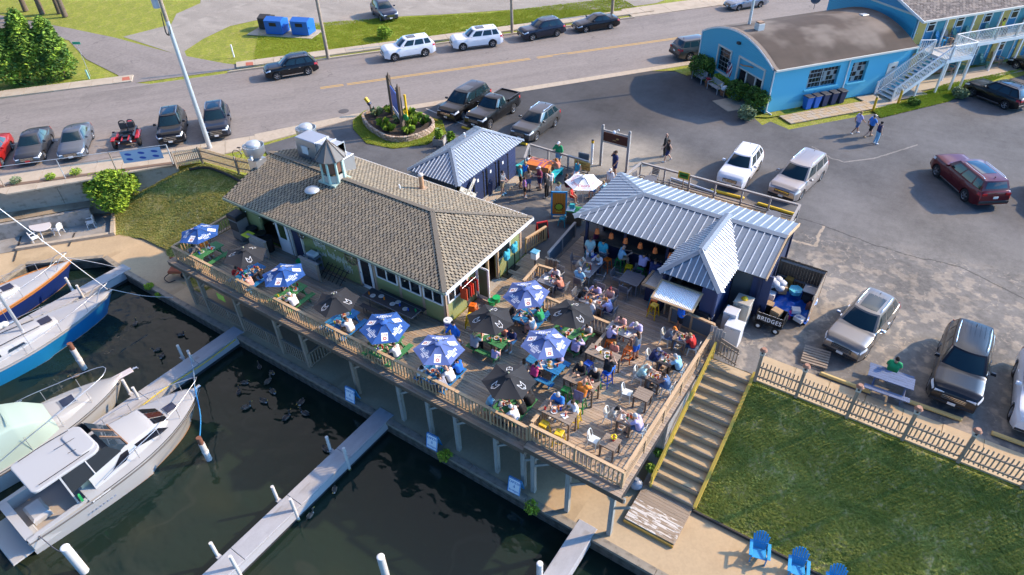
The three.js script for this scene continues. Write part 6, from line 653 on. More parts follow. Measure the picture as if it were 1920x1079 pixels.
function umbrella(label,kind,p,rot,tilt=[0,0]){
const t=thing('patio_umbrella',label,'umbrella',p,rot);const r=1.02,yt=2.3,ye=1.88;part(t,'pole',cyl(0.024,0.024,2.35,0,0,0,8),kind==='black'?DARK:STEEL);const top=new THREE.Group();top.name='canopy';t.add(top);top.rotation.set(tilt[0],0,tilt[1]);
for(let i=0;i<6;i++){const a=i*PI/3,b=a+PI/3;const g=grid((u,v)=>{const q=a+(b-a)*u;const rr0=r*v*(1-0.035*Math.sin(PI*u)*v);const sag=-0.05*Math.sin(PI*v)-0.03*Math.sin(PI*u)*v;const k=Math.cos(PI/6)/Math.cos(((u-0.5)*PI/3));return[Math.cos(q)*rr0*k*(1/Math.cos(PI/6))*0.98,yt+(ye-yt)*v+sag,Math.sin(q)*rr0*k/Math.cos(PI/6)*0.98];},8,6);const uv=g.attributes.uv;for(let k=0;k<uv.count;k++){const u=uv.getX(k),v=uv.getY(k);uv.setXY(k,0.5-(u-0.5)*v,1-v*0.97);}part(top,'canopy_panel',g,umbM(kind,i%2));part(top,'rib',bar([Math.cos(a)*0.05,yt-0.04,Math.sin(a)*0.05],[Math.cos(a)*r*0.98,ye-0.02,Math.sin(a)*r*0.98],0.018),DARK);}
part(top,'vent_cap',(()=>{const g=new THREE.ConeGeometry(0.22,0.1,6,1,true);g.rotateY(PI/6);g.translate(0,yt+0.03,0);return g;})(),umbM(kind,kind==='black'?1:2));part(top,'finial',ball(0.035,0,yt+0.1,0),kind==='black'?M(0.5,0.5,0.3,0.5):M(0.5,0.4,0.1,0.5));return t;
}
umbMats.blue2=M(0.03,0.11,0.36,0.85);umbMats.faded2=M(0.1,0.16,0.38,0.85);umbMats.white2=WHITE;
const UMB=[['blue',-31.7,-15.45,'blue printed umbrella at the far left end of the lower deck'],['black',-27.97,-15.36,'black umbrella with white arrow emblem, second from the left end of the deck'],['blue',-24.76,-15.41,'blue printed umbrella, third from the left along the front railing'],['black',-20.93,-15.35,'black umbrella with white arrow emblem, near the long black table'],['blue',-17.87,-15.21,'blue printed umbrella, fifth from the left along the front railing'],['faded',-14.79,-15.31,'faded blue printed umbrella, sixth from the left along the front railing'],['black',-14.02,-18.22,'black umbrella with white emblem in the middle row, beside the walking woman'],['faded',-13.56,-20.77,'faded blue umbrella in front of the step near the shop corner'],['black',-11.01,-20.53,'black umbrella with white emblem against the inner railing'],['faded',-10.98,-18.18,'faded grey blue umbrella above the bright blue table'],['black',-11.11,-15.51,'black umbrella with white emblem at the front railing, rightmost of the deck']];
UMB.forEach(([k,x,z,l],i)=>umbrella(l,k,[x,LD,z],[0.35,0.2,0.5,0.9,0.75,0.6,0.3,0.7,0.2,0.75,0.55][i],[rr(-0.05,0.05),rr(-0.05,0.05)]));umbrella('white beer umbrella with red lettering in the entrance yard','white',[-16.49,0,-31.55],0.5);
const PT_GREEN=wood(0.06,0.26,0.09,0.6),PT_BLUE=wood(0.02,0.22,0.52,0.6),PT_OLDBLUE=wood(0.12,0.17,0.3,0.8);
function picnic(label,mat,p,ry,L=1.75){
const t=thing('picnic_table',label,'picnic table',p,ry);for(let i=0;i<5;i++)part(t,'top_plank',plank(L,0.04,0.138,0,0.74,-0.29+i*0.145),mat);for(const s of[-1,1]){for(let i=0;i<2;i++)part(t,'bench_plank',plank(L,0.04,0.135,0,0.44,s*(0.66+i*0.142)),mat);for(const e of[-1,1])part(t,'leg',bar([e*L*0.34,0.72,s*0.22],[e*L*0.34,0.0,s*0.68],0.045,0.1),mat);}for(const e of[-1,1]){part(t,'bench_support',plank(0.045,0.1,1.62,e*L*0.34+0.045,0.37,0),mat);part(t,'top_support',plank(0.045,0.09,0.68,e*L*0.34+0.045,0.67,0),mat);}return t;}
const TB=UMB.map(u=>[u[1],u[2]]);const tn=['far left end of the deck','second umbrella from the left','third umbrella from the left','fourth umbrella beside the long black table','fifth umbrella along the front railing','sixth umbrella along the front railing','black umbrella in the middle row','umbrella near the step','black umbrella at the inner railing','grey blue umbrella in the middle','rightmost front umbrella'];const tc=[0,1,0,1,0,1,0,1,0,1,0],tl=[0,0,0,0,0,0,1,0,1,1,0];
TB.forEach(([x,z],i)=>picnic(`${tc[i] ? 'blue' : 'green'} painted picnic table under the ${tn[i]}`,tc[i]?PT_BLUE:PT_GREEN,[x,LD,z],tl[i]?0:PI/2));
picnic('faded blue grey picnic table in the parking lot beside the black SUV',PT_OLDBLUE,[2.14,0,-25.55],0.04,1.8);
// long black mesh table with benches
{const t=thing('long_table','long black mesh cafeteria table with benches below the green wall windows','table',[-19.75,LD,-17.62]);const fm=M(0.09,0.09,0.1,0.5);part(t,'tabletop',bevBox(3.3,0.04,0.72,0.015,0,0.74,0),M(0.045,0.045,0.05,0.7));part(t,'table_edge',[box(3.34,0.05,0.03,0,0.74,0.37),box(3.34,0.05,0.03,0,0.74,-0.37),box(0.03,0.05,0.74,1.66,0.74,0),box(0.03,0.05,0.74,-1.66,0.74,0)],M(0.16,0.16,0.17,0.5));for(const s of[-1,1]){part(t,'bench',bevBox(3.1,0.04,0.28,0.012,0.05,0.45,s*0.68),M(0.05,0.05,0.055,0.7));}for(const x of[-1.3,0,1.3]){for(const s of[-1,1]){part(t,'table_leg',rod([x,0.72,s*0.25],[x,0,s*0.3],0.022),fm);part(t,'bench_leg',[rod([x,0.44,s*0.6],[x,0,s*0.58],0.02),rod([x,0.44,s*0.76],[x,0,s*0.78],0.02)],fm);}}}
// metal stools and chairs
function stool(label,mat,p,ry,h=0.76){const t=thing('metal_stool',label,'stool',p,ry);part(t,'seat',bevBox(0.34,0.03,0.34,0.012,0,h,0),mat);part(t,'seat_skirt',[box(0.3,0.06,0.02,0,h-0.03,0.155),box(0.3,0.06,0.02,0,h-0.03,-0.155),box(0.02,0.06,0.3,0.155,h-0.03,0),box(0.02,0.06,0.3,-0.155,h-0.03,0)],mat);part(t,'seat_hole',box(0.1,0.004,0.025,0,h+0.016,0),BLACK);for(const a of[-1,1])for(const b of[-1,1])part(t,'leg',bar([a*0.14,h-0.02,b*0.14],[a*0.22,0,b*0.22],0.045,0.045),mat);if(h>0.5)part(t,'foot_ring',[bar([-0.19,0.25,0.19],[0.19,0.25,0.19],0.025),bar([-0.19,0.25,-0.19],[0.19,0.25,-0.19],0.025),bar([0.19,0.25,-0.19],[0.19,0.25,0.19],0.025),bar([-0.19,0.25,-0.19],[-0.19,0.25,0.19],0.025)],mat);return t;}
const S_OR=M(0.72,0.14,0.01,0.35),S_YE=M(0.75,0.48,0.01,0.35),S_GR=M(0.01,0.26,0.05,0.35),S_BL=M(0.01,0.1,0.55,0.35),S_TE=M(0.02,0.32,0.42,0.35);
const sU=(l,m,x,z,h)=>stool(l,m,[x,UD,z],rr(-0.2,0.2),h);const SB='under the bar roof';
sU('yellow metal stool at the front high table, left one of the near pair',S_YE,-9.1,-15.05);sU('yellow metal stool at the front high table, right one of the near pair',S_YE,-8.35,-15.0);sU('yellow metal stool behind the front high table, left one',S_YE,-9.1,-16.3);sU('yellow metal stool behind the front high table, right one',S_YE,-8.35,-16.3);
sU('green metal stool standing empty at the left end of the second high table',S_GR,-9.3,-17.15);sU('green metal stool under the man in orange',S_GR,-8.55,-17.1);sU('green metal stool behind the second high table, left one',S_GR,-9.2,-18.35);sU('green metal stool behind the second high table, right one',S_GR,-8.5,-18.35);sU('blue metal stool under the man in the black shirt',S_BL,-8.3,-19.0);sU('blue metal stool at the left of the third high table',S_BL,-9.25,-19.05);sU('orange metal stool standing empty in front of the grey high table',S_OR,-8.15,-20.85);sU('orange metal stool under the boy in the lavender shirt',S_OR,-9.1,-20.9);sU('orange metal stool behind the grey high table',S_OR,-9.1,-22.1);
sU('teal metal stool at the left end of the bar',S_TE,-13.35,-26.6);sU('blue metal stool at the left end of the bar',S_BL,-12.85,-26.35);sU('orange metal stool in front of the bar beside the grey table',S_OR,-12.15,-26.45);sU('green metal stool under the man in plaid at the bar',S_GR,-11.6,-26.85);sU('yellow metal stool standing empty at the bar',S_YE,-10.9,-26.5);sU('green metal stool under the man in the lavender shirt at the bar',S_GR,-10.3,-26.8);sU('blue metal stool under the man in navy at the bar',S_BL,-9.55,-26.55);sU('teal metal stool below the corrugated side counter',S_TE,-8.75,-25.0);sU('orange metal stool beside the grill hatch',S_OR,-8.6,-24.7);sU('yellow metal stool beside the grill hatch',S_YE,-8.45,-24.3);
for(let i=0;i<4;i++)stool(`orange metal stool, number ${['lowest', 'second lowest', 'second highest', 'topmost'][i]} of the orange stack by the shop wall`.replace('number ',''),S_OR,[-16.05,LD+i*0.1,-19.55],0.3,0.62);for(let i=0;i<3;i++)stool(`yellow metal stool, ${['lowest', 'middle', 'topmost'][i]} of the yellow stack by the shop wall`,S_YE,[-15.75,LD+i*0.1,-18.95],0.1,0.62);stool('low yellow metal stool carrying the blue water cooler',S_YE,[-16.35,LD,-17.95],0.2,0.45);
{const t=thing('water_cooler','round blue drink cooler with white lid on a yellow stool','cooler',[-16.35,LD+0.47,-17.95]);part(t,'body',cyl(0.2,0.22,0.42,0,0,0,20),M(0.01,0.06,0.4,0.4));part(t,'lid',[cyl(0.23,0.22,0.08,0,0.42,0,20),cyl(0.08,0.08,0.03,0,0.5,0,12)],WHITE);part(t,'band',cyl(0.212,0.214,0.1,0,0.14,0,20),WHITE);part(t,'tap',box(0.05,0.05,0.08,0,0.08,0.22),WHITE);}
function tolix(label,p,ry){const t=thing('metal_chair',label,'chair',p,ry);const m=M(0.68,0.72,0.7,0.35,{metal:0.1});part(t,'seat',bevBox(0.38,0.03,0.38,0.012,0,0.45,0),m);for(const a of[-1,1])for(const b of[-1,1])part(t,'leg',bar([a*0.16,0.44,b*0.16],[a*0.21,0,b*(b<0?0.26:0.2)],0.035,0.035),m);part(t,'back_hoop',tube([[-0.18,0.45,-0.17],[-0.19,0.68,-0.22],[-0.12,0.85,-0.26],[0.12,0.85,-0.26],[0.19,0.68,-0.22],[0.18,0.45,-0.17]],0.015,24,6),m);part(t,'back_splat',grid((u,v)=>[(u-0.5)*0.13,0.46+0.4*v,-0.185-0.08*v],2,3),m);return t;}
const greyF=M(0.2,0.21,0.23,0.5),greyT=M(0.12,0.125,0.14,0.7);
function patioChair(label,p,ry){const t=thing('patio_chair',label,'chair',p,ry);part(t,'seat',bevBox(0.46,0.025,0.44,0.01,0,0.44,0),greyT);for(let i=0;i<4;i++)part(t,'back_slat',box(0.42,0.09,0.015,0,0.55+i*0.1,-0.24-i*0.02),greyT);for(const s of[-1,1]){part(t,'front_leg',rod([s*0.24,0.64,0.2],[s*0.25,0,0.23],0.016),greyF);part(t,'back_post',rod([s*0.23,0.92,-0.32],[s*0.24,0,-0.2],0.016),greyF);part(t,'armrest',bevBox(0.045,0.025,0.46,0.01,s*0.245,0.65,-0.02),greyF);}part(t,'top_bar',rod([-0.23,0.93,-0.32],[0.23,0.93,-0.32],0.016),greyF);return t;}
function squareTable(label,p,w,d,h,top,leg,planks=5,ry=0,name='table'){const t=thing(name,label,'table',p,ry);for(let i=0;i<planks;i++)part(t,'top_plank',plank(w,0.035,d/planks-0.008,0,h-0.018,-d/2+d*(i+0.5)/planks),top);for(const a of[-1,1])for(const b of[-1,1])part(t,'leg',plank(0.07,h-0.04,0.07,a*(w/2-0.06),(h-0.04)/2,b*(d/2-0.06)),leg);part(t,'apron',[box(w-0.14,0.08,0.025,0,h-0.08,d/2-0.05),box(w-0.14,0.08,0.025,0,h-0.08,-d/2+0.05),box(0.025,0.08,d-0.14,w/2-0.05,h-0.08,0),box(0.025,0.08,d-0.14,-w/2+0.05,h-0.08,0)],leg);return t;}
squareTable('front high wooden table with yellow stools by the corner railing',[-8.83,UD,-15.68],1.5,0.72,1.05,W_TOP,W_TABLE,5,0,'high_table');squareTable('second high wooden table from the water with green stools',[-8.88,UD,-17.75],1.5,0.72,1.05,W_TOP,W_TABLE,5,0,'high_table');squareTable('third high wooden table from the water with blue stools',[-8.85,UD,-19.64],1.5,0.72,1.05,W_TOP,W_TABLE,5,0,'high_table');squareTable('grey topped high table covered with open menus',[-8.83,UD,-21.52],1.4,0.72,1.05,W_GREY,W_TABLE,5,0,'high_table');
const TT=[-22.83,-21.14,-19.9,-18.69,-17.11,-15.69],TTn=['with green baskets nearest the gate','with papers between two men','with a pizza pan','standing empty','with menus between a couple','with yellow flowers nearest the water'];TT.forEach((z,i)=>{squareTable(`small dark legged wooden table by the right railing ${TTn[i]}`,[-6.42,UD,z],0.68,0.68,0.75,W_TOP,W_TABLE,5);tolix(`white metal chair left of the small table ${TTn[i]}`,[-7.12,UD,z+0.02],PI/2+rr(-0.15,0.15));if(![3,5].includes(i))tolix(`white metal chair by the railing at the small table ${TTn[i]}`,[-5.78,UD,z],-PI/2);});
const PTb=[[-13.87,-23.33,'in the railed corner by the step',0.95,0.9],[-10.33,-26.04+0.35,'standing empty in front of the bar',1.0,0.95],[-12.67,-25.3,'with three people beside the bar stools',0.9,1.5],[-11.11,-23.14,'with five people in the middle of the bar deck',1.3,0.95]];PTb.forEach(([x,z,l,w,d])=>{const t=thing('patio_table',`grey slatted patio table ${l}`,'table',[x,UD,z]);const n=Math.round(d/0.12);for(let i=0;i<n;i++)part(t,'top_slat',plank(w,0.03,d/n-0.006,0,0.72,-d/2+d*(i+0.5)/n),W_GREYT());part(t,'frame_rim',[box(w+0.04,0.05,0.03,0,0.71,d/2+0.015),box(w+0.04,0.05,0.03,0,0.71,-d/2-0.015),box(0.03,0.05,d,w/2+0.015,0.71,0),box(0.03,0.05,d,-w/2-0.015,0.71,0)],greyF);for(const a of[-1,1])for(const b of[-1,1])part(t,'leg',box(0.055,0.7,0.055,a*(w/2-0.03),0.35,b*(d/2-0.03)),greyF);});
function W_GREYT(){return wood(0.2,0.2,0.22,0.7);}
const pc=(x,z,ry,l)=>patioChair('grey mesh patio chair '+l,[x,UD,z],ry);
pc(-14.6,-23.3,PI/2,'left of the railed corner table');pc(-13.8,-22.6,PI,'on the near side of the railed corner table');pc(-13.1,-23.3,-PI/2,'right of the railed corner table');pc(-13.85,-24.1,0,'behind the railed corner table');pc(-11.1,-25.6,PI/2,'left of the empty table at the bar');pc(-10.3,-24.9,PI,'on the near side of the empty table at the bar');pc(-9.5,-25.7,-PI/2,'right of the empty table at the bar');pc(-10.4,-26.4,0,'behind the empty table at the bar');pc(-13.6,-25.7,PI/2+0.3,'left of the long bar deck table, standing alone');pc(-12.6,-24.25,PI,'under the man in the light blue shirt');pc(-11.85,-24.9,-PI/2+0.2,'right of the long bar deck table with a pink bag');pc(-12.5,-26.3,0,'behind the long bar deck table');pc(-12.0,-23.1,PI/2,'under the man with the black cap');pc(-10.15,-22.9,-PI/2,'under the woman in lavender');pc(-11.0,-22.35,PI,'under the woman with orange hair');pc(-11.35,-23.9,0,'under the person in the tie dyed shirt');pc(-10.6,-23.9,0,'under the woman in the pink top');
// sand strip sets, entrance yard
const rTable=(l,p)=>{const t=thing('round_table',l,'table',p);part(t,'tabletop',cyl(0.42,0.42,0.03,0,0.69,0,22),greyT);part(t,'pedestal',cyl(0.03,0.03,0.68,0,0,0,8),greyF);part(t,'foot',[0,1,2].map(i=>bar([0,0.05,0],[Math.cos(i*2.1)*0.32,0.01,Math.sin(i*2.1)*0.32],0.04,0.03)),greyF);};rTable('small round dark table on the sand strip near the gate',[-14.0,0.01,-36.0]);rTable('small round dark table at the right end of the sand strip',[-6.1,0.01,-35.9]);patioChair('dark mesh chair behind the round table on the sand strip',[-14.1,0.01,-36.75],0);patioChair('dark mesh chair right of the round table on the sand strip',[-13.0,0.01,-36.0],-1.2);patioChair('dark mesh chair left of the round table on the sand strip',[-14.8,0.01,-35.9],1.4);patioChair('dark mesh chair beside the round table at the right end of the sand strip',[-5.6,0.01,-35.5],-2.2);
{const mt=canvasTex(256,256,(g)=>{const q=rng(9);g.fillStyle='#c8702c';g.fillRect(0,0,256,256);const cs=['#d88a2f','#5b3f86','#c2572a','#8b4a7a','#e0a048','#46508c'];for(let i=0;i<260;i++){g.fillStyle=cs[Math.floor(q()*6)];g.beginPath();g.ellipse(q()*256,q()*256,6+q()*12,5+q()*8,q()*3,0,7);g.fill();}});const t=thing('party_table','large table with orange and purple flower pattern cloth in the entrance yard','table',[-21.15,0,-34.05],0.15);part(t,'tabletop',bevBox(1.7,0.05,1.15,0.02,0,0.74,0),new THREE.MeshStandardMaterial({map:mt,roughness:0.8}));part(t,'skirt',[box(1.7,0.3,0.02,0,0.58,0.57),box(0.02,0.3,1.1,0.84,0.58,0)],M(0.5,0.22,0.08,0.8));for(const a of[-1,1])for(const b of[-1,1])part(t,'leg',box(0.06,0.72,0.06,a*0.75,0.36,b*0.48),W_TABLE);const tq=M(0.02,0.5,0.5,0.45);const bench=(l,p,ry)=>{const b=thing('turquoise_bench',l,'bench',p,ry);for(let i=0;i<3;i++)part(b,'seat_plank',plank(1.5,0.04,0.15,0,0.45,-0.16+i*0.16),tq);for(const s of[-1,1]){part(b,'end_leg',box(0.05,0.43,0.42,s*0.62,0.215,0),tq);}part(b,'stretcher',box(1.2,0.06,0.04,0,0.2,0),tq);};bench('turquoise bench left of the flower cloth table',[-22.35,0,-34.0],PI/2-0.1);bench('turquoise bench right of the flower cloth table',[-19.85,0,-33.95],PI/2+0.1);
const bd=thing('painted_board','tall orange board with blue frame and a green sun face by the yard counter','sign',[-17.25,0,-29.95],0.5);const bx=canvasTex(128,256,(g)=>{g.fillStyle='#d9822a';g.fillRect(0,0,128,256);g.strokeStyle='#b5641c';g.lineWidth=3;for(let i=1;i<5;i++){g.beginPath();g.moveTo(i*26,0);g.lineTo(i*26,256);g.stroke();}g.fillStyle='#3c2a1c';for(let i=0;i<12;i++){g.beginPath();g.ellipse(64+Math.cos(i*0.52)*38,168+Math.sin(i*0.52)*38,12,8,i*0.52,0,7);g.fill();}g.fillStyle='#a8c03a';g.beginPath();g.arc(64,168,34,0,7);g.fill();g.fillStyle='#e3d84a';g.fillRect(34,214,60,12);});part(bd,'panel',box(0.8,1.5,0.03,0,0.95,0),new THREE.MeshStandardMaterial({map:bx,roughness:0.7}));part(bd,'frame',[box(0.96,0.09,0.06,0,1.74,0),box(0.96,0.09,0.06,0,0.16,0),box(0.09,1.66,0.06,-0.44,0.95,0),box(0.09,1.66,0.06,0.44,0.95,0)],M(0.03,0.32,0.62,0.6));for(const s of[-1,1])part(bd,'leg',box(0.07,0.2,0.3,s*0.4,0.1,0),M(0.03,0.32,0.62,0.6));
const hs=thing('host_stand','small host counter with papers beside the orange board','counter',[-16.1,0,-29.9],0.3);part(hs,'cabinet',bevBox(0.9,0.9,0.6,0.02,0,0.45,0),W_DARK);part(hs,'counter_top',bevBox(1.0,0.04,0.7,0.015,0,0.93,0),GREENP.clone());part(hs,'white_cloth',box(0.5,0.012,0.5,-0.25,0.962,0.05),WHITE);part(hs,'teal_box',bevBox(0.3,0.24,0.22,0.01,-0.2,1.1,-0.1),TEAL);stool('teal stool beside the orange board',S_TE,[-16.6,0,-29.3],0.2,0.5);
const ys=canvasTex(256,128,(g)=>{g.fillStyle='#d9a955';g.fillRect(0,0,256,128);g.fillStyle='#6e2a22';g.textAlign='center';g.font='bold 40px serif';g.fillText('Please',128,42);g.font='bold 26px sans-serif';g.fillText('PLEASE WAIT HERE',128,78);g.fillText('TO BE SEATED',128,110);});const s=thing('yard_sign','tan sign with dark red lettering hanging on the entrance yard fence','sign',[-18.6,0.72,-35.25],0.0);part(s,'board',bevBox(1.2,0.62,0.04,0.01),M(0.5,0.35,0.13,0.7));const f=part(s,'sign_face',box(1.16,0.58,0.01,0,0,0.026),new THREE.MeshStandardMaterial({map:ys,roughness:0.7}));const gs=canvasTex(128,96,(g)=>{g.fillStyle='#e0b83c';g.fillRect(0,0,128,96);g.fillStyle='#2f8a3a';g.fillRect(12,12,104,72);g.fillStyle='#143f1a';g.fillRect(24,36,80,24);});const s2=thing('green_sign','small green sign with yellow border on the sand strip fence','sign',[-12.2,0.95,-37.1]);part(s2,'board',box(0.75,0.5,0.03,0,0,0.05),new THREE.MeshStandardMaterial({map:gs,roughness:0.7}));part(s2,'stake',box(0.05,0.9,0.05,0,-0.5,0),W_OLD);const ch=thing('chalk_board','slate blue board leaning at the entrance post','sign',[-18.9,0,-36.0],0.1);part(ch,'panel',box(0.7,1.1,0.03,0,0.6,0),chalk);part(ch,'frame',[box(0.78,0.06,0.05,0,1.17,0),box(0.78,0.06,0.05,0,0.06,0),box(0.06,1.1,0.05,-0.37,0.6,0),box(0.06,1.1,0.05,0.37,0.6,0)],W_GREY);const lt=thing('entry_lamp','white post lamp with amber lens left of the entrance sign','lamp post',[-18.75,0,-36.9]);part(lt,'post',cyl(0.09,0.09,1.6,0,0,0,10),WHITE);part(lt,'amber_lens',cyl(0.1,0.1,0.18,0,1.6,0,10),M(0.7,0.4,0.03,0.4));part(lt,'lamp_cap',ball(0.1,0,1.8,0,1,0.6,1),DARK);}
// tableware: tumblers, plates, bottles, menus
const CUPC={red:REDP,green:M(0.02,0.38,0.1,0.3),blue:M(0.01,0.08,0.5,0.3),yellow:M(0.75,0.55,0.02,0.35),orange:M(0.78,0.25,0.02,0.35)};
const cupG=lathe([[0.001,0],[0.034,0],[0.045,0.15],[0.04,0.15],[0.03,0.02],[0.001,0.02]],12);const cup=(c,p,l)=>single('tumbler',`${c} plastic tumbler on the ${l}`,'cup',cupG,CUPC[c],p);
function plate(l,p,food){const t=thing('food_basket',l,'food',p);part(t,'plate',lathe([[0.001,0],[0.1,0],[0.15,0.025],[0.145,0.03],[0.001,0.012]],18),M(0.6,0.6,0.58,0.5));part(t,'food',[0,1,2,3,4].map(i=>ball(0.035,Math.cos(i*1.3)*0.05,0.035,Math.sin(i*1.3)*0.05,1.2,0.7,1,7)),M(...food,0.7));}
const bottle=(l,p,m)=>single('sauce_bottle',l,'bottle',lathe([[0.001,0],[0.032,0],[0.034,0.12],[0.012,0.16],[0.006,0.2],[0.001,0.2]],10),m,p);const menu=(l,p,ry)=>single('menu_sheet',l,'menu',mergeGeometries([box(0.22,0.006,0.3,0,0.003,0),box(0.16,0.004,0.02,0,0.008,-0.08)]),WHITE,p,ry);
const tops=[...TB.map((b,i)=>[b[0],LD+0.765,b[1],(tc[i]?'blue':'green')+' table under the '+['far left umbrella','second umbrella from left','third umbrella from left','fourth umbrella from left','fifth front umbrella','sixth front umbrella','middle row black umbrella','umbrella near the step','umbrella at inner railing','middle grey blue umbrella','rightmost front umbrella'][i],tl[i]?0.6:0.22,tl[i]?0.22:0.6,1]),[-8.83,UD+1.052,-15.68,'front high table',0.5,0.2,1],[-8.88,UD+1.052,-17.75,'second high table',0.5,0.2,0],[-8.85,UD+1.052,-19.64,'third high table',0.5,0.2,1],[-8.83,UD+1.052,-21.52,'grey high table',0.45,0.2,2],...TT.map((z,i)=>[-6.42,UD+0.752,z,'railing table '+TTn[i],0.2,0.2,[1,2,1,-1,2,0][i]]),...PTb.map((p,i)=>[p[0],UD+0.737,p[1],'patio table '+p[2],p[3]*0.33,p[4]*0.33,[2,-1,1,1][i]])];
tops.forEach(([x,y,z,l,a,b,k],i)=>{if(k<0)return;const cs=['red','green','blue','yellow','orange'].sort(()=>R()-0.5).slice(0,k===0?2:3);cs.forEach(c=>cup(c,[x+rr(-a,a),y,z+rr(-b,b)],l));if(k===1){plate('fried food on the '+l,[x+rr(-a,a)*0.7,y,z-b*0.5],[0.5,0.25,0.06]);plate('salad plate on the '+l,[x+rr(-a,a)*0.7,y,z+b*0.45],pick([[0.4,0.3,0.1],[0.1,0.25,0.05],[0.5,0.1,0.04]]));bottle('red ketchup bottle on the '+l,[x+rr(-a,a),y,z+rr(-b,b)],REDP);menu('paper sheet on the '+l,[x+rr(-a,a),y,z+rr(-b,b)],rr(0,3));}if(k===2){menu('left menu on the '+l,[x-a*0.7,y,z],0.4);menu('right menu on the '+l,[x+a*0.7,y,z+b*0.4],-0.3);bottle('red ketchup bottle on the '+l,[x,y,z-b*0.6],REDP);}});
for(const[c,x,z]of[['orange',-21.15,-17.5],['orange',-20.2,-17.6],['blue',-19.2,-17.65],['blue',-18.6,-17.6],['green',-18.25,-17.75]])cup(c,[x,0.765,z],`long black table, ${x < -21 ? 'left end' : x < -20 ? 'left half' : x < -19 ? 'middle' : x < -18.4 ? 'right half' : 'right end'}`);for(const[x,z,l]of[[-20.9,-17.5,'left end'],[-20.5,-17.7,'left half'],[-19.6,-17.55,'middle'],[-19.45,-17.8,'centre front'],[-18.8,-17.6,'right half']])plate('used plate with scraps on the long black table, '+l,[x,0.765,z],[0.55,0.5,0.42]);
{const t=thing('flower_vase','bunch of yellow flowers on the small table nearest the water','flowers',[-6.35,UD+0.755,-15.8]);part(t,'vase',lathe([[0.001,0],[0.04,0],[0.05,0.12],[0.03,0.16]],10),REDP);part(t,'blossom',Array.from({length:9},(_,i)=>ball(0.045,Math.cos(i*2.4)*0.09,0.22+(i%3)*0.03,Math.sin(i*2.4)*0.09,1,0.7,1,7)),M(0.8,0.58,0.01,0.6));}

// ---------- people ----------
function mcMesh(bones,pad=0,res=40){
let lo=[9,9,9],hi=[-9,-9,-9];for(const[a,b,ra,rb]of bones)for(const[p,r]of[[a,ra],[b,rb]])for(let i=0;i<3;i++){lo[i]=Math.min(lo[i],p[i]-r-pad-0.05);hi[i]=Math.max(hi[i],p[i]+r+pad+0.05);}
const c=lo.map((v,i)=>(v+hi[i])/2),h=lo.map((v,i)=>(hi[i]-v)/2);const mc=new MarchingCubes(res,undefined,false,false,60000);mc.isolation=0;const hs=res/2;const f=mc.field,k=0.028;let id=0;
for(let z=0;z<res;z++)for(let y=0;y<res;y++)for(let x=0;x<res;x++,id++){const px=c[0]+h[0]*(x-hs)/hs,py=c[1]+h[1]*(y-hs)/hs,pz=c[2]+h[2]*(z-hs)/hs;let d=9;for(let q=0;q<bones.length;q++){const B=bones[q],a=B[0],b=B[1];const bx=b[0]-a[0],by=b[1]-a[1],bz=b[2]-a[2],ax=px-a[0],ay=py-a[1],az=pz-a[2];const L=bx*bx+by*by+bz*bz;let t=L>1e-9?(ax*bx+ay*by+az*bz)/L:0;t=t<0?0:t>1?1:t;const dx=ax-bx*t,dy=ay-by*t,dz=az-bz*t;const e=Math.sqrt(dx*dx+dy*dy+dz*dz)-(B[2]+(B[3]-B[2])*t)-pad;const m=Math.max(k-Math.abs(d-e),0)/k;d=Math.min(d,e)-m*m*k*0.25;}f[id]=-d;}
mc.update();const n=mc.count,P=new Float32Array(n*3),N=new Float32Array(n*3);for(let i=0;i<n;i++)for(let j=0;j<3;j++){P[i*3+j]=c[j]+h[j]*mc.positionArray[i*3+j];N[i*3+j]=mc.normalArray[i*3+j]/h[j];}for(let i=0;i<n;i++){const l=Math.hypot(N[i*3],N[i*3+1],N[i*3+2])||1;N[i*3]/=l;N[i*3+1]/=l;N[i*3+2]/=l;}
let g=new THREE.BufferGeometry();g.setAttribute('position',new THREE.BufferAttribute(P,3));g.deleteAttribute('normal');g=mergeVertices(g,1e-4);g.computeVertexNormals();const Np=g.attributes.normal;
let s=0;const pp=g.attributes.position;for(let i=0;i<pp.count;i+=7)s+=Np.getX(i)*(pp.getX(i)-c[0])+Np.getZ(i)*(pp.getZ(i)-c[2]);if(s<0){const I=g.index.array;for(let i=0;i<I.length;i+=3){const q=I[i];I[i]=I[i+1];I[i+1]=q;}g.computeVertexNormals();}return g;
}
const headGeo=(()=>{const g=new THREE.SphereGeometry(1,22,18);const p=g.attributes.position,col=[];for(let i=0;i<p.count;i++){let x=p.getX(i),y=p.getY(i),z=p.getZ(i);let X=x*0.076,Y=y*0.115,Z=z*0.094;if(y<0){X*=1+0.28*y;Z*=1+0.1*y;if(z>0)Z+=0.01*-y;}if(z>0){const nose=Math.exp(-((x*x)/0.012+(y+0.12)**2/0.03));Z+=0.022*nose;const eye=Math.exp(-((Math.abs(x)-0.38)**2/0.02+(y-0.08)**2/0.012));Z-=0.008*eye;}let c=[1,1,1];if(z>0.5&&Math.abs(Math.abs(x)-0.38)<0.16&&Math.abs(y-0.08)<0.09)c=[0.18,0.14,0.12];if(z>0.6&&Math.abs(x)<0.3&&Math.abs(y+0.5)<0.09)c=[0.75,0.4,0.38];p.setXYZ(i,X,Y,Z);col.push(...c);}g.setAttribute('color',new THREE.Float32BufferAttribute(col,3));const ears=[-1,1].map(s=>{const e=ball(0.026,s*0.077,-0.005,-0.005,0.4,1.2,0.8,6);return tint(e,[1,0.95,0.93]);});const m=merge([g,...ears]);m.computeVertexNormals();return m;})();
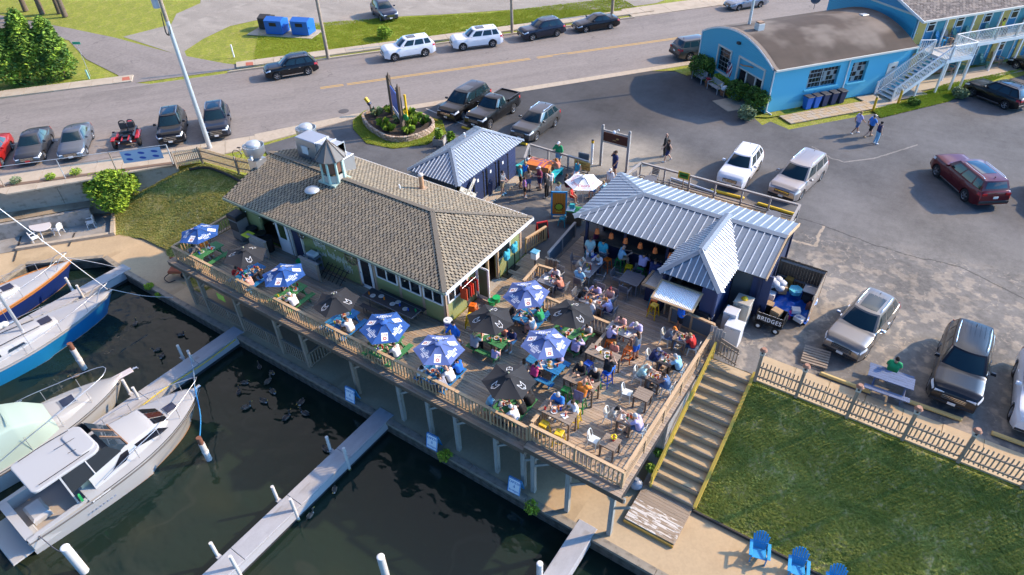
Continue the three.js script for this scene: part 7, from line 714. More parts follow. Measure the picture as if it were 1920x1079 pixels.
const handGeo=(()=>{const b=[[[0,0,0],[0,-0.06,0.01],0.022,0.026],[[0.02,0,0],[0.026,-0.075,0.008],0.014,0.014],[[-0.02,0,0],[-0.026,-0.07,0.01],0.014,0.013]];const F=[[0.031,0.075],[0.011,0.085],[-0.01,0.08],[-0.03,0.062]];for(const[x,l]of F){b.push([[x,-0.075,0.01],[x*1.1,-0.075-l*0.5,0.018],0.0095,0.009],[[x*1.1,-0.075-l*0.5,0.018],[x*1.1,-0.075-l*0.85,0.045],0.009,0.0075]);}b.push([[0.03,-0.02,0.01],[0.058,-0.06,0.03],0.012,0.011],[[0.058,-0.06,0.03],[0.052,-0.095,0.045],0.011,0.009]);return mcMesh(b,0,26);})();
const L3=(a,b,t)=>[a[0]+(b[0]-a[0])*t,a[1]+(b[1]-a[1])*t,a[2]+(b[2]-a[2])*t];
function hand(wr,el,s){const g=handGeo.clone();if(s<0)g.scale(-1,1,1);const d=V3(wr[0]-el[0],wr[1]-el[1],wr[2]-el[2]).normalize();g.applyQuaternion(new THREE.Quaternion().setFromUnitVectors(V3(0,-1,0),d));g.translate(...wr);if(s<0){const I=g.index.array;for(let i=0;i<I.length;i+=3){const q=I[i];I[i]=I[i+1];I[i+1]=q;}g.computeVertexNormals();}return g;}
const poses={};
function pose(name,J){
const{pv,ch,nk,hd,A,Lg}=J;const torso=[];for(const s of[-1,1])torso.push([[pv[0]+s*0.075,pv[1],pv[2]],[ch[0]+s*0.085,ch[1],ch[2]],0.112,0.108],[ch.map((v,i)=>v+(i===0?s*0.085:0)),L3(A[s<0?0:1][0],nk,0.25),0.108,0.06]);torso.push([pv,ch,0.1,0.11],[L3(ch,pv,0.25),[L3(ch,pv,0.25)[0],L3(ch,pv,0.25)[1],L3(ch,pv,0.25)[2]+0.04],0.1,0.09]);
const arms=A.flatMap(([s,e,w])=>[[s,e,0.052,0.041],[e,w,0.041,0.028]]),legs=Lg.flatMap(([h,k,a,t])=>[[h,k,0.088,0.056],[k,L3(k,a,0.35),0.055,0.058],[L3(k,a,0.35),a,0.058,0.037],[a,t,0.042,0.032]]),neck=[[nk,hd,0.056,0.05]];
const white=g=>tint(g.index?g.toNonIndexed():g,[1,1,1]);const hg=headGeo.clone();if(J.tilt)hg.rotateX(J.tilt);if(J.turn)hg.rotateY(J.turn);hg.translate(...hd);const body=merge([white(mcMesh([...torso,...arms,...legs,...neck],0,46)),hg.index?hg.toNonIndexed():hg,...A.map(([s,e,w],i)=>white(hand(w,e,i?1:-1)))]);
const sl=(t1,t2)=>A.flatMap(([s,e,w])=>t1<=1?[[s,L3(s,e,t1),0.06,0.056]]:[[s,e,0.058,0.05],[e,L3(e,w,t2),0.05,0.036]]);const tb=torso.slice();const bot=t=>{const r=[[[pv[0]-0.07,pv[1]-0.0,pv[2]],[pv[0]+0.07,pv[1],pv[2]],0.115,0.115]];for(const[h,k,a]of Lg){if(t<=1)r.push([h,L3(h,k,t),0.096,0.085]);else r.push([h,k,0.094,0.066],[k,L3(k,a,0.93),0.066,0.05]);}return r;};
const top=torso.map(b=>[L3(b[0],b[1],b[0]===pv||b[0][1]===pv[1]?0.12:0),b[1],b[2]+0.004,b[3]]);
const shoes=Lg.map(([h,k,a,t])=>{const g=mcMesh([[[a[0],a[1]-0.03,a[2]-0.02],[t[0],t[1]-0.005,t[2]+0.01],0.046,0.04]],0.008,18);return g;});
return poses[name]={J,body,shirt:mcMesh([...top,...sl(0.62)],0.016,40),longsleeve:mcMesh([...top,...sl(2,0.92)],0.018,42),tank:mcMesh(top.slice(0),0.013,36),shorts:mcMesh(bot(0.72),0.014,34),trousers:mcMesh(bot(2),0.012,40),shoes:merge(shoes)};
}
const armsDown=(y,z=0)=>[-1,1].map(s=>[[s*0.175,y,z],[s*0.235,y-0.28,z-0.02],[s*0.235,y-0.52,z+0.06]]);
const legsUp=()=>[-1,1].map(s=>[[s*0.09,0.9,0],[s*0.1,0.49,0.02],[s*0.11,0.085,-0.03],[s*0.13,0.04,0.11]]);
const UPR={pv:[0,0.95,0],ch:[0,1.26,0],nk:[0,1.45,-0.01],hd:[0,1.6,0.02]};
pose('stand',{...UPR,A:armsDown(1.4),Lg:legsUp()});
pose('hold',{...UPR,tilt:0.25,A:[-1,1].map(s=>[[s*0.175,1.4,0],[s*0.24,1.13,0.02],[s*0.1,1.1,0.26]]),Lg:legsUp()});
pose('phone',{...UPR,A:[[[-0.175,1.4,0],[-0.28,1.2,0.12],[-0.12,1.52,0.08]],[[0.175,1.4,0],[0.24,1.12,-0.02],[0.22,0.9,0.08]]],Lg:legsUp()});
pose('walk',{...UPR,A:[[[-0.175,1.4,0],[-0.23,1.15,0.14],[-0.2,0.98,0.32]],[[0.175,1.4,0],[0.23,1.14,-0.14],[0.22,0.9,-0.12]]],Lg:[[[-0.09,0.9,0],[-0.1,0.5,-0.1],[-0.1,0.16,-0.36],[-0.1,0.06,-0.27]],[[0.09,0.9,0],[0.1,0.5,0.16],[0.1,0.085,0.22],[0.1,0.045,0.37]]]});
const sitLegs=(y,f=0.42,dz=0.0)=>[-1,1].map(s=>[[s*0.09,y+0.06,0],[s*0.13,y+0.06,0.4],[s*0.12,y-0.37,f+dz],[s*0.13,y-0.41,f+0.14+dz]]);
pose('sit',{pv:[0,0.55,0],ch:[0,0.85,0.06],nk:[0,1.03,0.1],hd:[0,1.17,0.16],tilt:0.2,A:[-1,1].map(s=>[[s*0.175,0.98,0.09],[s*0.25,0.78,0.27],[s*0.13,0.82,0.48]]),Lg:sitLegs(0.45)});
pose('eat',{pv:[0,0.55,0],ch:[0,0.83,0.1],nk:[0,0.99,0.18],hd:[0,1.11,0.27],tilt:0.35,A:[[[-0.175,0.94,0.16],[-0.27,0.8,0.36],[-0.1,0.98,0.42]],[[0.175,0.94,0.16],[0.26,0.78,0.34],[0.16,0.83,0.58]]],Lg:sitLegs(0.45)});
pose('relax',{pv:[0,0.55,0],ch:[0,0.86,-0.04],nk:[0,1.06,-0.04],hd:[0,1.21,0],turn:0.5,A:[-1,1].map(s=>[[s*0.175,1.01,-0.04],[s*0.25,0.76,0.02],[s*0.14,0.63,0.24]]),Lg:sitLegs(0.45)});
const SKIN=[M(0.55,0.32,0.22,0.55,{vertexColors:true}),M(0.6,0.37,0.26,0.55,{vertexColors:true}),M(0.45,0.24,0.15,0.55,{vertexColors:true})];
const hairG={};{const cap=(a0,sc)=>{const g=new THREE.SphereGeometry(1,16,10,0,2*PI,0,a0);g.scale(0.085*sc,0.125*sc,0.104*sc);g.rotateX(-0.42);g.translate(0,0.004,-0.006);return g;};hairG.short=cap(1.62,1);hairG.long=merge([cap(1.7,1.04),ball(0.075,0,-0.06,-0.07,1.1,1.5,0.6,10),ball(0.055,0,-0.19,-0.08,1.35,1.6,0.55,10)]);hairG.tail=merge([cap(1.66,1.02),ball(0.04,0,0.02,-0.13,0.8,1,0.9,8),ball(0.03,0,-0.1,-0.15,0.9,2.6,0.7,8)]);hairG.bun=merge([cap(1.66,1.02),ball(0.045,0,0.09,-0.09,1,1,1,8)]);const c=new THREE.SphereGeometry(1,16,8,0,2*PI,0,1.45);c.scale(0.09,0.118,0.108);c.rotateX(-0.08);c.translate(0,0.022,0);const brim=new THREE.CylinderGeometry(0.075,0.082,0.012,14,1,false,-PI/2,PI);brim.scale(1,1,1.25);brim.translate(0,0.035,0.075);hairG.cap=merge([c,brim]);hairG.shades=merge([box(0.06,0.035,0.02,-0.034,0.012,0.092),box(0.06,0.035,0.02,0.034,0.012,0.092),box(0.15,0.01,0.01,0,0.02,0.085)]);}
const HC={k:[0.015,0.012,0.01],br:[0.07,0.035,0.018],bl:[0.42,0.27,0.11],or:[0.4,0.16,0.03],gr:[0.42,0.41,0.4],w:[0.62,0.61,0.58],rd:[0.16,0.02,0.03]};
const COL={white:[0.72,0.72,0.72],black:[0.012,0.012,0.014],grey:[0.16,0.17,0.19],navy:[0.02,0.03,0.11],blue:[0.03,0.18,0.55],sky:[0.25,0.5,0.68],teal:[0.05,0.4,0.5],mint:[0.42,0.62,0.58],red:[0.55,0.03,0.025],maroon:[0.16,0.015,0.05],orange:[0.72,0.2,0.02],coral:[0.65,0.24,0.16],pink:[0.7,0.06,0.22],rose:[0.68,0.38,0.32],lav:[0.47,0.42,0.66],purple:[0.3,0.12,0.45],green:[0.02,0.33,0.12],olive:[0.13,0.14,0.05],beige:[0.5,0.44,0.36],khaki:[0.36,0.28,0.18],denim:[0.08,0.16,0.32],jeans:[0.03,0.06,0.14],tan:[0.4,0.27,0.17],yellow:[0.7,0.55,0.03],patt:[0.3,0.3,0.34],royal:[0.01,0.14,0.6]};
const DIR={E:PI/2,W:-PI/2,N:PI,S:0,NE:2.3,NW:-2.3,SE:0.8,SW:-0.8};
let pc2=0;
function person(label,ps,x,y,z,dir,top,bottom,hair,o={}){
const P=poses[ps],t=thing('person',label,'person',[x,y,z],typeof dir==='number'?dir:DIR[dir]);const s=o.s||rr(0.96,1.04);t.scale.set(s*(o.w||1),s,s*(o.w||1));part(t,'body',P.body,SKIN[o.skin??pc2++%3]);const[tk,tcol]=top.split(':');part(t,tk,P[tk],M(...COL[tcol],0.85));const[bk,bcol]=bottom.split(':');part(t,bk,P[bk],M(...COL[bcol],0.85));part(t,'shoes',P.shoes,o.shoe?M(...COL[o.shoe],0.8):pick([M(0.6,0.6,0.58,0.7),M(0.05,0.05,0.055,0.7),M(0.35,0.22,0.12,0.7)]));
const J=P.J,put=(n,g,m)=>{const k=part(t,n,g,m,...J.hd);k.rotation.set(J.tilt||0,J.turn||0,0);};if(hair){const[hs,hcol]=hair.split(':');if(hs==='cap'){put('cap',hairG.cap,M(...COL[hcol],0.8));put('hair',hairG.short,M(...HC.br,0.9));}else put('hair',hairG[hs],M(...HC[hcol],0.9));}if(o.shades)put('sunglasses',hairG.shades,BLACK);return t;
}
// front row of picnic tables: seats at x +-0.74 from the table, offsets along z
const seat=(i,side,dz,label,ps,top,bot,hair,o)=>{const[x,z]=TB[i];const d=tl[i]?(side>0?'N':'S'):(side>0?'W':'E');return tl[i]?person(label,ps,x+dz,LD+0.02,z+side*0.73,d,top,bot,hair,o):person(label,ps,x+side*0.73,LD+0.02,z+dz,d,top,bot,hair,o);};
seat(0,-1,0.45,'man in a grey blue shirt sitting under the far left blue umbrella','eat','shirt:grey','shorts:black','short:k');seat(0,-1,-0.25,'person in an orange patterned top sitting under the far left blue umbrella','sit','shirt:orange','shorts:beige','long:bl',{s:0.9});
seat(1,-1,0.35,'man in a red shirt with black hair sitting by the railing','eat','shirt:red','shorts:grey','short:k');seat(1,1,0.5,'woman in a pale pink top seen from behind near the railing','sit','tank:rose','shorts:denim','bun:br',{s:0.93});seat(1,1,-0.3,'woman in a black tank top sitting under the black umbrella near the left end','eat','tank:black','shorts:sky','tail:or',{s:0.95});seat(1,-1,-0.5,'child in a white shirt at the second table from the left','sit','shirt:white','shorts:navy','short:br',{s:0.72});
seat(2,1,0.35,'white haired man in a pale grey shirt under the third umbrella','eat','shirt:white','trousers:black','short:w',{w:1.1});seat(2,-1,-0.2,'woman in a dark top leaning over food under the third umbrella','eat','tank:black','shorts:maroon','long:k',{s:0.95});
seat(3,1,0.15,'man in a white shirt and khaki shorts beside the first black umbrella from the long table','eat','shirt:white','shorts:khaki','short:br',{shoe:'white'});seat(4,-1,0.35,'person in an olive camouflage shirt at the fifth front table','eat','shirt:olive','shorts:khaki','cap:olive');seat(4,1,0.1,'young person in a white shirt and dark vest at the fifth front table','sit','shirt:white','trousers:jeans','short:br');
seat(5,-1,0.6,'dark haired person in a white shirt bending over the sixth front table','eat','shirt:white','shorts:black','long:k',{s:0.95});seat(5,1,0.05,'bald man in a white shirt at the sixth front table','eat','shirt:white','shorts:grey',null,{w:1.1});seat(5,1,0.6,'woman in a blue patterned top at the sixth front table','eat','shirt:patt','trousers:jeans','bun:br',{s:0.95});seat(5,1,-0.55,'person in a bright blue shirt half hidden by the sixth umbrella','sit','shirt:royal','shorts:black','short:k');
{const p=[-15.5,-17.35];person('woman in a blue top and denim shorts walking across the lower deck','walk',p[0],LD,p[1],-0.5,'longsleeve:royal','shorts:denim','bun:k',{shoe:'white'});}
seat(6,1,-0.45,'woman in a black and white patterned top at the middle green table','sit','shirt:patt','trousers:black','bun:bl');seat(6,-1,0.35,'woman with orange blonde hair facing the water at the middle green table','eat','tank:coral','shorts:denim','long:or',{s:0.95});seat(6,-1,0.8,'person in a dark top at the right end of the middle green table','sit','shirt:navy','shorts:sky','long:k',{s:0.93});seat(6,1,0.7,'child in a lavender shirt at the middle green table','sit','shirt:lav','shorts:navy','short:br',{s:0.75});
seat(7,-1,-0.35,'man in a light blue shirt and black cap near the shop step','sit','shirt:sky','shorts:navy','cap:black');seat(7,-1,0.4,'man in a dark shirt and black cap at the step table','eat','shirt:black','shorts:grey','cap:black');seat(7,1,-0.1,'person in a green shirt and jeans at the step table','eat','shirt:green','trousers:denim','tail:k',{s:0.95});seat(7,-1,0.0,'child in a white shirt at the step table','sit','shirt:white','shorts:red','short:or',{s:0.72});seat(7,1,0.65,'woman with long brown hair and white top at the step table','eat','tank:white','shorts:rose','long:br',{s:0.95});
seat(8,1,-0.2,'blonde woman in a black tank top at the inner railing table','sit','tank:black','shorts:sky','long:bl',{s:0.95});seat(8,1,0.65,'person in a lavender shirt looking at a phone at the inner railing table','eat','longsleeve:lav','trousers:black','short:k');seat(8,-1,0.6,'man in a white shirt leaning on his hand at the inner railing table','eat','shirt:white','shorts:khaki','short:k');seat(8,-1,-0.2,'person in a lavender top on the far bench at the inner railing table','eat','shirt:lav','shorts:navy','long:k',{s:0.92});seat(8,-1,-0.75,'man in a blue cap on the far bench at the inner railing table','eat','shirt:coral','shorts:navy','cap:navy');
seat(9,1,-0.65,'woman with long brown hair and pale top at the bright blue table','relax','tank:beige','shorts:white','long:br',{s:0.95,shades:1});seat(9,1,-0.15,'woman in a pink top with a ponytail at the bright blue table','eat','tank:pink','shorts:black','tail:br',{s:0.93});seat(9,-1,0.35,'person in a grey shirt eating under the grey blue umbrella','eat','shirt:lav','shorts:grey','short:gr');
seat(10,1,-0.55,'man in a black shirt and dark cap at the rightmost front table','eat','shirt:black','shorts:black','cap:navy',{w:1.15});seat(10,1,0.05,'blonde woman in a black top seen from behind at the rightmost front table','eat','tank:black','shorts:black','long:bl',{s:0.96});seat(10,1,0.6,'person in a white shirt at the railing end of the rightmost front table','eat','shirt:white','shorts:khaki','short:w');seat(10,-1,0.45,'person in a blue plaid shirt at the rightmost front table','eat','shirt:sky','shorts:denim','cap:yellow');
// high stools: seat height 0.76, so lift the seated pose
const hi=(x,z,d,label,ps,a,b,c,o)=>person(label,ps,x,UD+0.33,z,d,a,b,c,o);const H=[-15.68,-17.75,-19.64,-21.52];
hi(-9.1,-16.28,'S','bald man in a blue shirt behind the front high table','sit','shirt:blue','shorts:denim','short:gr',{w:1.08});hi(-8.35,-16.28,-0.5,'woman in a white shirt beside the man in blue at the front high table','sit','shirt:white','shorts:sky','bun:br',{s:0.94});hi(-9.2,-18.35,'S','blonde woman in a black sweater behind the second high table','sit','longsleeve:black','trousers:jeans','long:bl',{s:0.96});hi(-8.5,-18.35,'S','grey haired woman in a black lettered sweatshirt behind the second high table','sit','longsleeve:black','trousers:jeans','short:gr',{s:0.96});hi(-8.55,-17.12,'N','bald man in an orange shirt with his back to the water','eat','shirt:orange','shorts:grey',null,{w:1.1});
{const t=thing('draped_jacket','grey jacket hanging behind the man in the orange shirt','jacket',[-8.55,UD,-16.86]);part(t,'cloth',grid((u,v)=>[(u-0.5)*0.46,0.75+0.52*v,0.03*Math.sin(u*9)-0.04*v],8,6),M(0.14,0.12,0.2,0.9));part(t,'collar',rod([-0.22,1.27,-0.04],[0.22,1.27,-0.04],0.025),M(0.12,0.1,0.17,0.9));}
hi(-8.3,-19.02,'N','man in a black shirt and blue jeans at the third high table','eat','shirt:black','trousers:royal','short:br');hi(-8.6,-20.25,'S','child in a white and red top behind the third high table','relax','shirt:coral','shorts:white','tail:bl',{s:0.8});hi(-9.3,-21.05,'NE','boy in a lavender shirt at the grey high table','eat','shirt:lav','shorts:jeans','short:br',{s:0.9});hi(-9.1,-22.12,'S','woman with sunglasses resting her chin at the grey high table','eat','shirt:rose','shorts:jeans','short:k',{shades:1});hi(-8.3,-22.1,'S','man in a lavender shirt and beige cap at the grey high table','eat','shirt:lav','shorts:khaki','cap:beige',{w:1.1});person('woman in a dark top and blue shorts standing at the grey high table','hold',-7.9,UD,-21.15,-1.9,'tank:grey','shorts:royal','long:br',{s:0.97});
const ch=(x,z,d,label,ps,a,b,c,o)=>person(label,ps,x,UD+0.02,z,d,a,b,c,o);
ch(-7.1,TT[0],'E','man in a grey shirt and orange cap at the table nearest the gate','eat','shirt:grey','trousers:denim','cap:orange');ch(-5.8,TT[0],'W','woman in a red top at the table nearest the gate','eat','shirt:red','trousers:jeans','short:bl');ch(-7.1,TT[1],'E','grey haired man in a navy jacket by the right railing','eat','longsleeve:navy','trousers:jeans','short:gr');ch(-5.8,TT[1],'W','man in a light blue shirt reading papers by the right railing','eat','shirt:sky','trousers:black','short:gr');ch(-7.1,TT[2],'E','bald man in a mint shirt eating pizza','eat','shirt:mint','trousers:grey',null,{w:1.1});ch(-5.8,TT[2],'W','woman in a blue dress facing the man in mint','eat','tank:denim','shorts:denim','bun:br',{s:0.95});ch(-7.1,TT[4],'E','black haired woman in a beige top reading a menu','eat','shirt:beige','shorts:beige','long:k',{s:0.96});ch(-5.8,TT[4],'W','man in a lavender shirt reading a menu by the railing','eat','shirt:lav','shorts:denim','short:w');
person('server in a bright blue shirt standing at the grill hatch','hold',-7.0,UD,-24.05,'NE','shirt:royal','shorts:black','short:br',{w:1.08});
ch(-13.85,-24.05,'S','woman in a white jacket drinking from an orange cup','eat','longsleeve:white','trousers:jeans','short:br',{s:0.96});ch(-13.15,-23.3,'W','dark haired woman in a coral top at the railed corner table','eat','shirt:coral','trousers:jeans','long:k',{s:0.96});ch(-12.5,-26.25,'S','woman in a white cardigan at the table by the bar stools','eat','longsleeve:white','trousers:jeans','short:bl',{s:0.96});ch(-13.3,-25.3,'E','man in a beige shirt at the table by the bar stools','eat','shirt:beige','shorts:khaki','cap:beige');ch(-12.65,-24.3,'N','man in a light blue shirt with his back to the deck','relax','shirt:sky','shorts:khaki','short:gr',{w:1.1});
ch(-11.95,-23.15,'E','man in a black shirt and grey cap at the crowded patio table','eat','shirt:black','shorts:grey','cap:grey');ch(-11.35,-23.85,'S','person in a purple tie dyed shirt at the crowded patio table','eat','shirt:lav','shorts:navy','short:k',{w:1.1});ch(-10.6,-23.85,'S','woman in a pink top with dark red hair at the crowded patio table','sit','tank:rose','shorts:grey','bun:rd');ch(-10.2,-23.0,'W','woman in a lavender top with orange blonde hair at the crowded patio table','eat','shirt:lav','shorts:navy','short:or');ch(-11.0,-22.42,'N','woman in a white top with orange hair seen from behind','relax','shirt:white','shorts:sky','short:or',{s:0.96});
hi(-13.3,-26.6,0.5,'woman with sunglasses and white trousers on a teal bar stool','relax','shirt:mint','trousers:white','short:br',{shades:1});person('man in a teal shirt and white shorts standing at the bar','stand',-12.6,UD,-26.75,'N','shirt:teal','shorts:white','short:k',{w:1.1});person('person in a maroon shirt leaning on the end of the bar','hold',-13.4,UD,-27.45,'E','shirt:maroon','trousers:black','short:k');hi(-11.6,-26.85,2.2,'bald man in a plaid shirt on a green bar stool','sit','shirt:sky','shorts:khaki',null);hi(-10.3,-26.8,'N','man in a lavender shirt with back print on a green bar stool','sit','shirt:lav','trousers:black','short:k',{w:1.1});hi(-9.55,-26.55,'N','man in a navy hooded top on a blue bar stool','sit','longsleeve:navy','trousers:royal','short:br',{w:1.1});
// entrance yard and car park
const st=(xz,d,label,ps,a,b,c,o)=>person(label,ps,xz[0],0.01,xz[1],d,a,b,c,o);
st([-21.66,-30.33],'E','man in a dark shirt holding a blue cup beside the navy shed','hold','shirt:grey','shorts:khaki','short:k',{shoe:'sky'});st([-21.18,-31.66],'NE','woman in a teal striped top with her back to the deck','stand','shirt:teal','shorts:black','tail:bl',{s:0.96});st([-21.14,-32.25],'N','woman in a blue top behind the woman in teal stripes','stand','tank:royal','shorts:denim','bun:bl',{s:0.95});st([-20.51,-31.59],'NW','woman in a tan top and denim shorts in the waiting group','hold','shirt:tan','shorts:denim','long:br',{s:0.97});st([-20.28,-30.79],'NE','young girl in purple and black at the front of the waiting group','stand','tank:purple','shorts:black','tail:br',{s:0.85,shoe:'white'});st([-20,-32.15],'SW','heavy man in a maroon shirt and white cap in the entrance yard','hold','shirt:maroon','shorts:navy','cap:white',{w:1.3});st([-19.05,-31.48],'W','bald man dressed in black standing beside the turquoise bench','stand','shirt:black','trousers:black',null);st([-19.19,-32.09],'NW','person in white standing behind the bald man in black','stand','shirt:white','shorts:beige','short:bl',{s:0.95});
st([-17.92,-30.97],'E','man in a white shirt and khaki trousers beside the orange board','stand','shirt:white','trousers:khaki','cap:olive',{w:1.1});st([-20.62,-35.57],'S','man in a green and yellow jersey standing outside the yard fence','phone','longsleeve:green','shorts:sky','cap:white',{w:1.1});st([-16.75,-36.4],'SW','man in a navy shirt on the phone under the entrance sign','phone','shirt:navy','shorts:navy','short:br',{w:1.25});st([-16.0,-34.2],'S','person in a white cap just behind the tip of the bar roof','stand','shirt:white','shorts:beige','cap:white');person('child in a white shirt on the left turquoise bench','eat',-22.3,0.0,-34.2,'E','shirt:white','shorts:grey','tail:k',{s:0.8});person('woman with red hair on the right turquoise bench','eat',-19.95,0.0,-34.5,'W','tank:coral','shorts:beige','long:or',{s:0.92});person('person in a turquoise vest sitting by the yard fence','relax',-18.6,0.02,-34.6,'S','tank:teal','shorts:white','short:k');person('woman in a dark tank top sitting left of the white umbrella','relax',-18.3,0.02,-32.7,'NE','tank:black','shorts:maroon','short:br');person('child in a bright red dress sitting near the white umbrella','relax',-17.5,0.02,-31.9,'E','tank:red','shorts:red','short:br',{s:0.8});person('woman with orange hair behind the white umbrella','sit',-16.6,0.02,-33.2,'S','tank:white','shorts:denim','short:or',{s:0.9});person('person in a light blue shirt right of the white umbrella','sit',-15.85,0.02,-33.3,'W','shirt:sky','shorts:denim','short:bl');person('person in a purple top near the tip of the bar roof','sit',-15.2,0.02,-33.35,'W','shirt:purple','trousers:maroon','long:k');
st([-14.97,-40.58],'W','bald man in a black tracksuit walking to the entrance','phone','longsleeve:black','trousers:black',null);st([-14.52,-39.94],'SW','woman in dark clothes walking beside the bald man','walk','tank:black','shorts:navy','long:br',{s:0.95});st([-4.61,-50.98],'NE','woman in a lavender shirt and denim shorts, left of the three walkers','walk','shirt:lav','shorts:denim','short:bl',{shoe:'white'});st([-3.69,-50.93],'NE','man in a bright blue shirt and beige cap, middle of the three walkers','walk','shirt:blue','shorts:black','cap:beige',{w:1.1});st([-3.05,-50.04],'NE','woman in a blue patterned dress, right of the three walkers','stand','tank:navy','trousers:sky','bun:k',{shoe:'white'});
person('man in a green shirt sitting with his back to the faded blue picnic table','relax',2.1,0.02,-26.27,'N','shirt:green','shorts:denim','short:k',{w:1.08});person('person in a yellow top sitting on the upper balcony of the motel','relax',...loc(23.4,2.77,-1.0),BR,'tank:yellow','trousers:black','long:k');

// ---------- vegetation ----------
const LEAFV=new THREE.MeshPhysicalMaterial({vertexColors:true,roughness:0.9,side:THREE.DoubleSide,transmission:0.0});
function crown(n,size,cols,lobes,q){
const pos=[],col=[];const nl=lobes.length;for(let i=0;i<n;i++){const L=lobes[Math.floor(q()*nl)];const u=q()*2-1,a=q()*2*PI,r=Math.pow(q(),0.28)*(0.86+0.24*vn(a*3+L[0]*3,u*4+L[2]*5)),s=Math.sqrt(1-u*u);const c=[L[0]+Math.cos(a)*s*L[3]*r,L[1]+u*L[4]*r,L[2]+Math.sin(a)*s*L[5]*r];const z=size*(0.6+0.8*q()),t=q()*6.28,ti=q()*2-0.6;const ax=[Math.cos(t),ti*0.6,Math.sin(t)],bx=[-Math.sin(t)*0.6,0.3+q()*0.5,Math.cos(t)*0.6];const v=(k,m)=>[c[0]+ax[0]*k*z+bx[0]*m*z,c[1]+ax[1]*k*z+bx[1]*m*z,c[2]+ax[2]*k*z+bx[2]*m*z];const P=[v(-0.5,0),v(0,-0.28),v(0.5,0),v(0,0.28)];pos.push(...P[0],...P[1],...P[2],...P[0],...P[2],...P[3]);const clump=vn(c[0]*2.2+9,c[1]*2.2+c[2]*1.7);const k=cols[Math.min(cols.length-1,Math.floor((clump*0.75+q()*0.35)*cols.length))];const b=0.75+0.5*q();for(let j=0;j<6;j++)col.push(k[0]*b,k[1]*b,k[2]*b);}
const g=new THREE.BufferGeometry();g.setAttribute('position',new THREE.Float32BufferAttribute(pos,3));g.setAttribute('color',new THREE.Float32BufferAttribute(col,3));g.computeVertexNormals();return g;
}
const LG=[[0.09,0.16,0.012],[0.16,0.25,0.02],[0.24,0.36,0.025],[0.3,0.42,0.03]],DG=[[0.035,0.085,0.015],[0.06,0.13,0.02],[0.11,0.2,0.025],[0.18,0.29,0.03]],SG=[[0.09,0.14,0.06],[0.16,0.22,0.1],[0.24,0.3,0.15]];
function plant(name,label,cat,p,n,size,cols,lobes,stems=[[0,0,0,0,0.6,0,0.05]],seed=1,group){const t=thing(name,label,cat,p,0,group);part(t,'crown',crown(n,size,cols,lobes,rng(seed*977)),LEAFV);part(t,name.includes('tree')?'trunk':'stem',stems.map(s=>rod(s.slice(0,3),s.slice(3,6),s[6],7,s[6]*0.5)),W_DARK);return t;}
[[-71.3,-21.2,5.6,'at the left picture edge'],[-69.8,-23.3,5.2,'behind the wooden pole'],[-68.6,-24.9,6.3,'tallest of the row'],[-67.6,-26.3,5.4,'at the right end beside the street sign']].forEach(([x,z,h,l],i)=>plant('hedge_tree','dense bright green arborvitae '+l,'hedge tree',[x,0,z],7000,0.3,DG.concat([[0.26,0.38,0.03]]),[[0,h*0.26,0,1.45,h*0.3,1.45],[0.15,h*0.5,0.1,1.2,h*0.34,1.2],[0,h*0.76,0,0.8,h*0.25,0.8],[-0.7,h*0.55,0.5,0.7,h*0.28,0.7]],[[0,0,0,0,h*0.8,0,0.14]],i+3));
plant('bank_shrub','big bright green shrub growing against the retaining wall on the left bank','shrub',[-46.6,-2.5,-17.9],9000,0.22,LG,[[0,1.4,0,1.75,1.2,1.75],[0.7,1.9,-0.5,1.1,0.9,1.1],[-0.8,1.7,0.5,1.0,0.9,1.0],[0.2,2.3,0,0.9,0.6,0.9],[0.9,1.0,0.6,0.9,0.8,0.9]],[0,1,2,3,4].map(i=>[0,0,0,Math.cos(i*1.3)*0.9,1.8,Math.sin(i*1.3)*0.9,0.06]),11);
const bushL=(r,h)=>[[0,h*0.5,0,r,h*0.5,r],[r*0.4,h*0.65,0.2,r*0.6,h*0.35,r*0.6],[-r*0.4,h*0.6,-0.2,r*0.6,h*0.4,r*0.6]];
[[-18.1,-55.6,1.25,1.9,'tall dark round bush at the left corner of the blue shop',DG],[-13.9,-52.6,1.1,1.5,'dark bush left of the blue shop door under the flag',DG],[-15.8,-54.4,1.0,1.0,'low spreading bush behind the grey benches',LG],[-12.05,-51.25,1.0,1.8,'dark upright bush at the right front corner of the blue shop',DG],[-12.1,-49.3,0.7,1.0,'pale green low bush in front of the blue shop corner',SG],[-49.3,-49.4,0.85,1.15,'small round bush alone on the far grass verge',LG],[0.9,-61.9,0.6,0.8,'yellow green plant in the motel grass by the black SUV',SG],[-1.9,-58.4,0.45,0.6,'small spiky plant in the motel grass near the yellow bollard',DG]].forEach(([x,z,r,h,l,c],i)=>plant('round_bush',l,'bush',[x,0,z],Math.round(2600*r),0.2,c,bushL(r,h),undefined,i+21));
[[-86.5,-36.4,0],[-93,-35.2,1],[-90,-35.6,2],[-88.4,-36.8,3]].forEach(([x,z],i)=>plant('shade_tree',`tall tree with bare lower trunk at the top left, ${['nearest the hedge', 'furthest left', 'second from the left', 'third from the left'][i]}`,'tree',[x,0,z],3200,0.8,DG,[[0,7.5,0,3,2.6,3],[1.4,6.6,1,2,1.6,2],[-1.5,6.8,-1,2,1.6,2]],[[0,0,0,0.3,6,0,0.32],[0.2,4.4,0,1.6,6.6,0.9,0.12]],i+41));
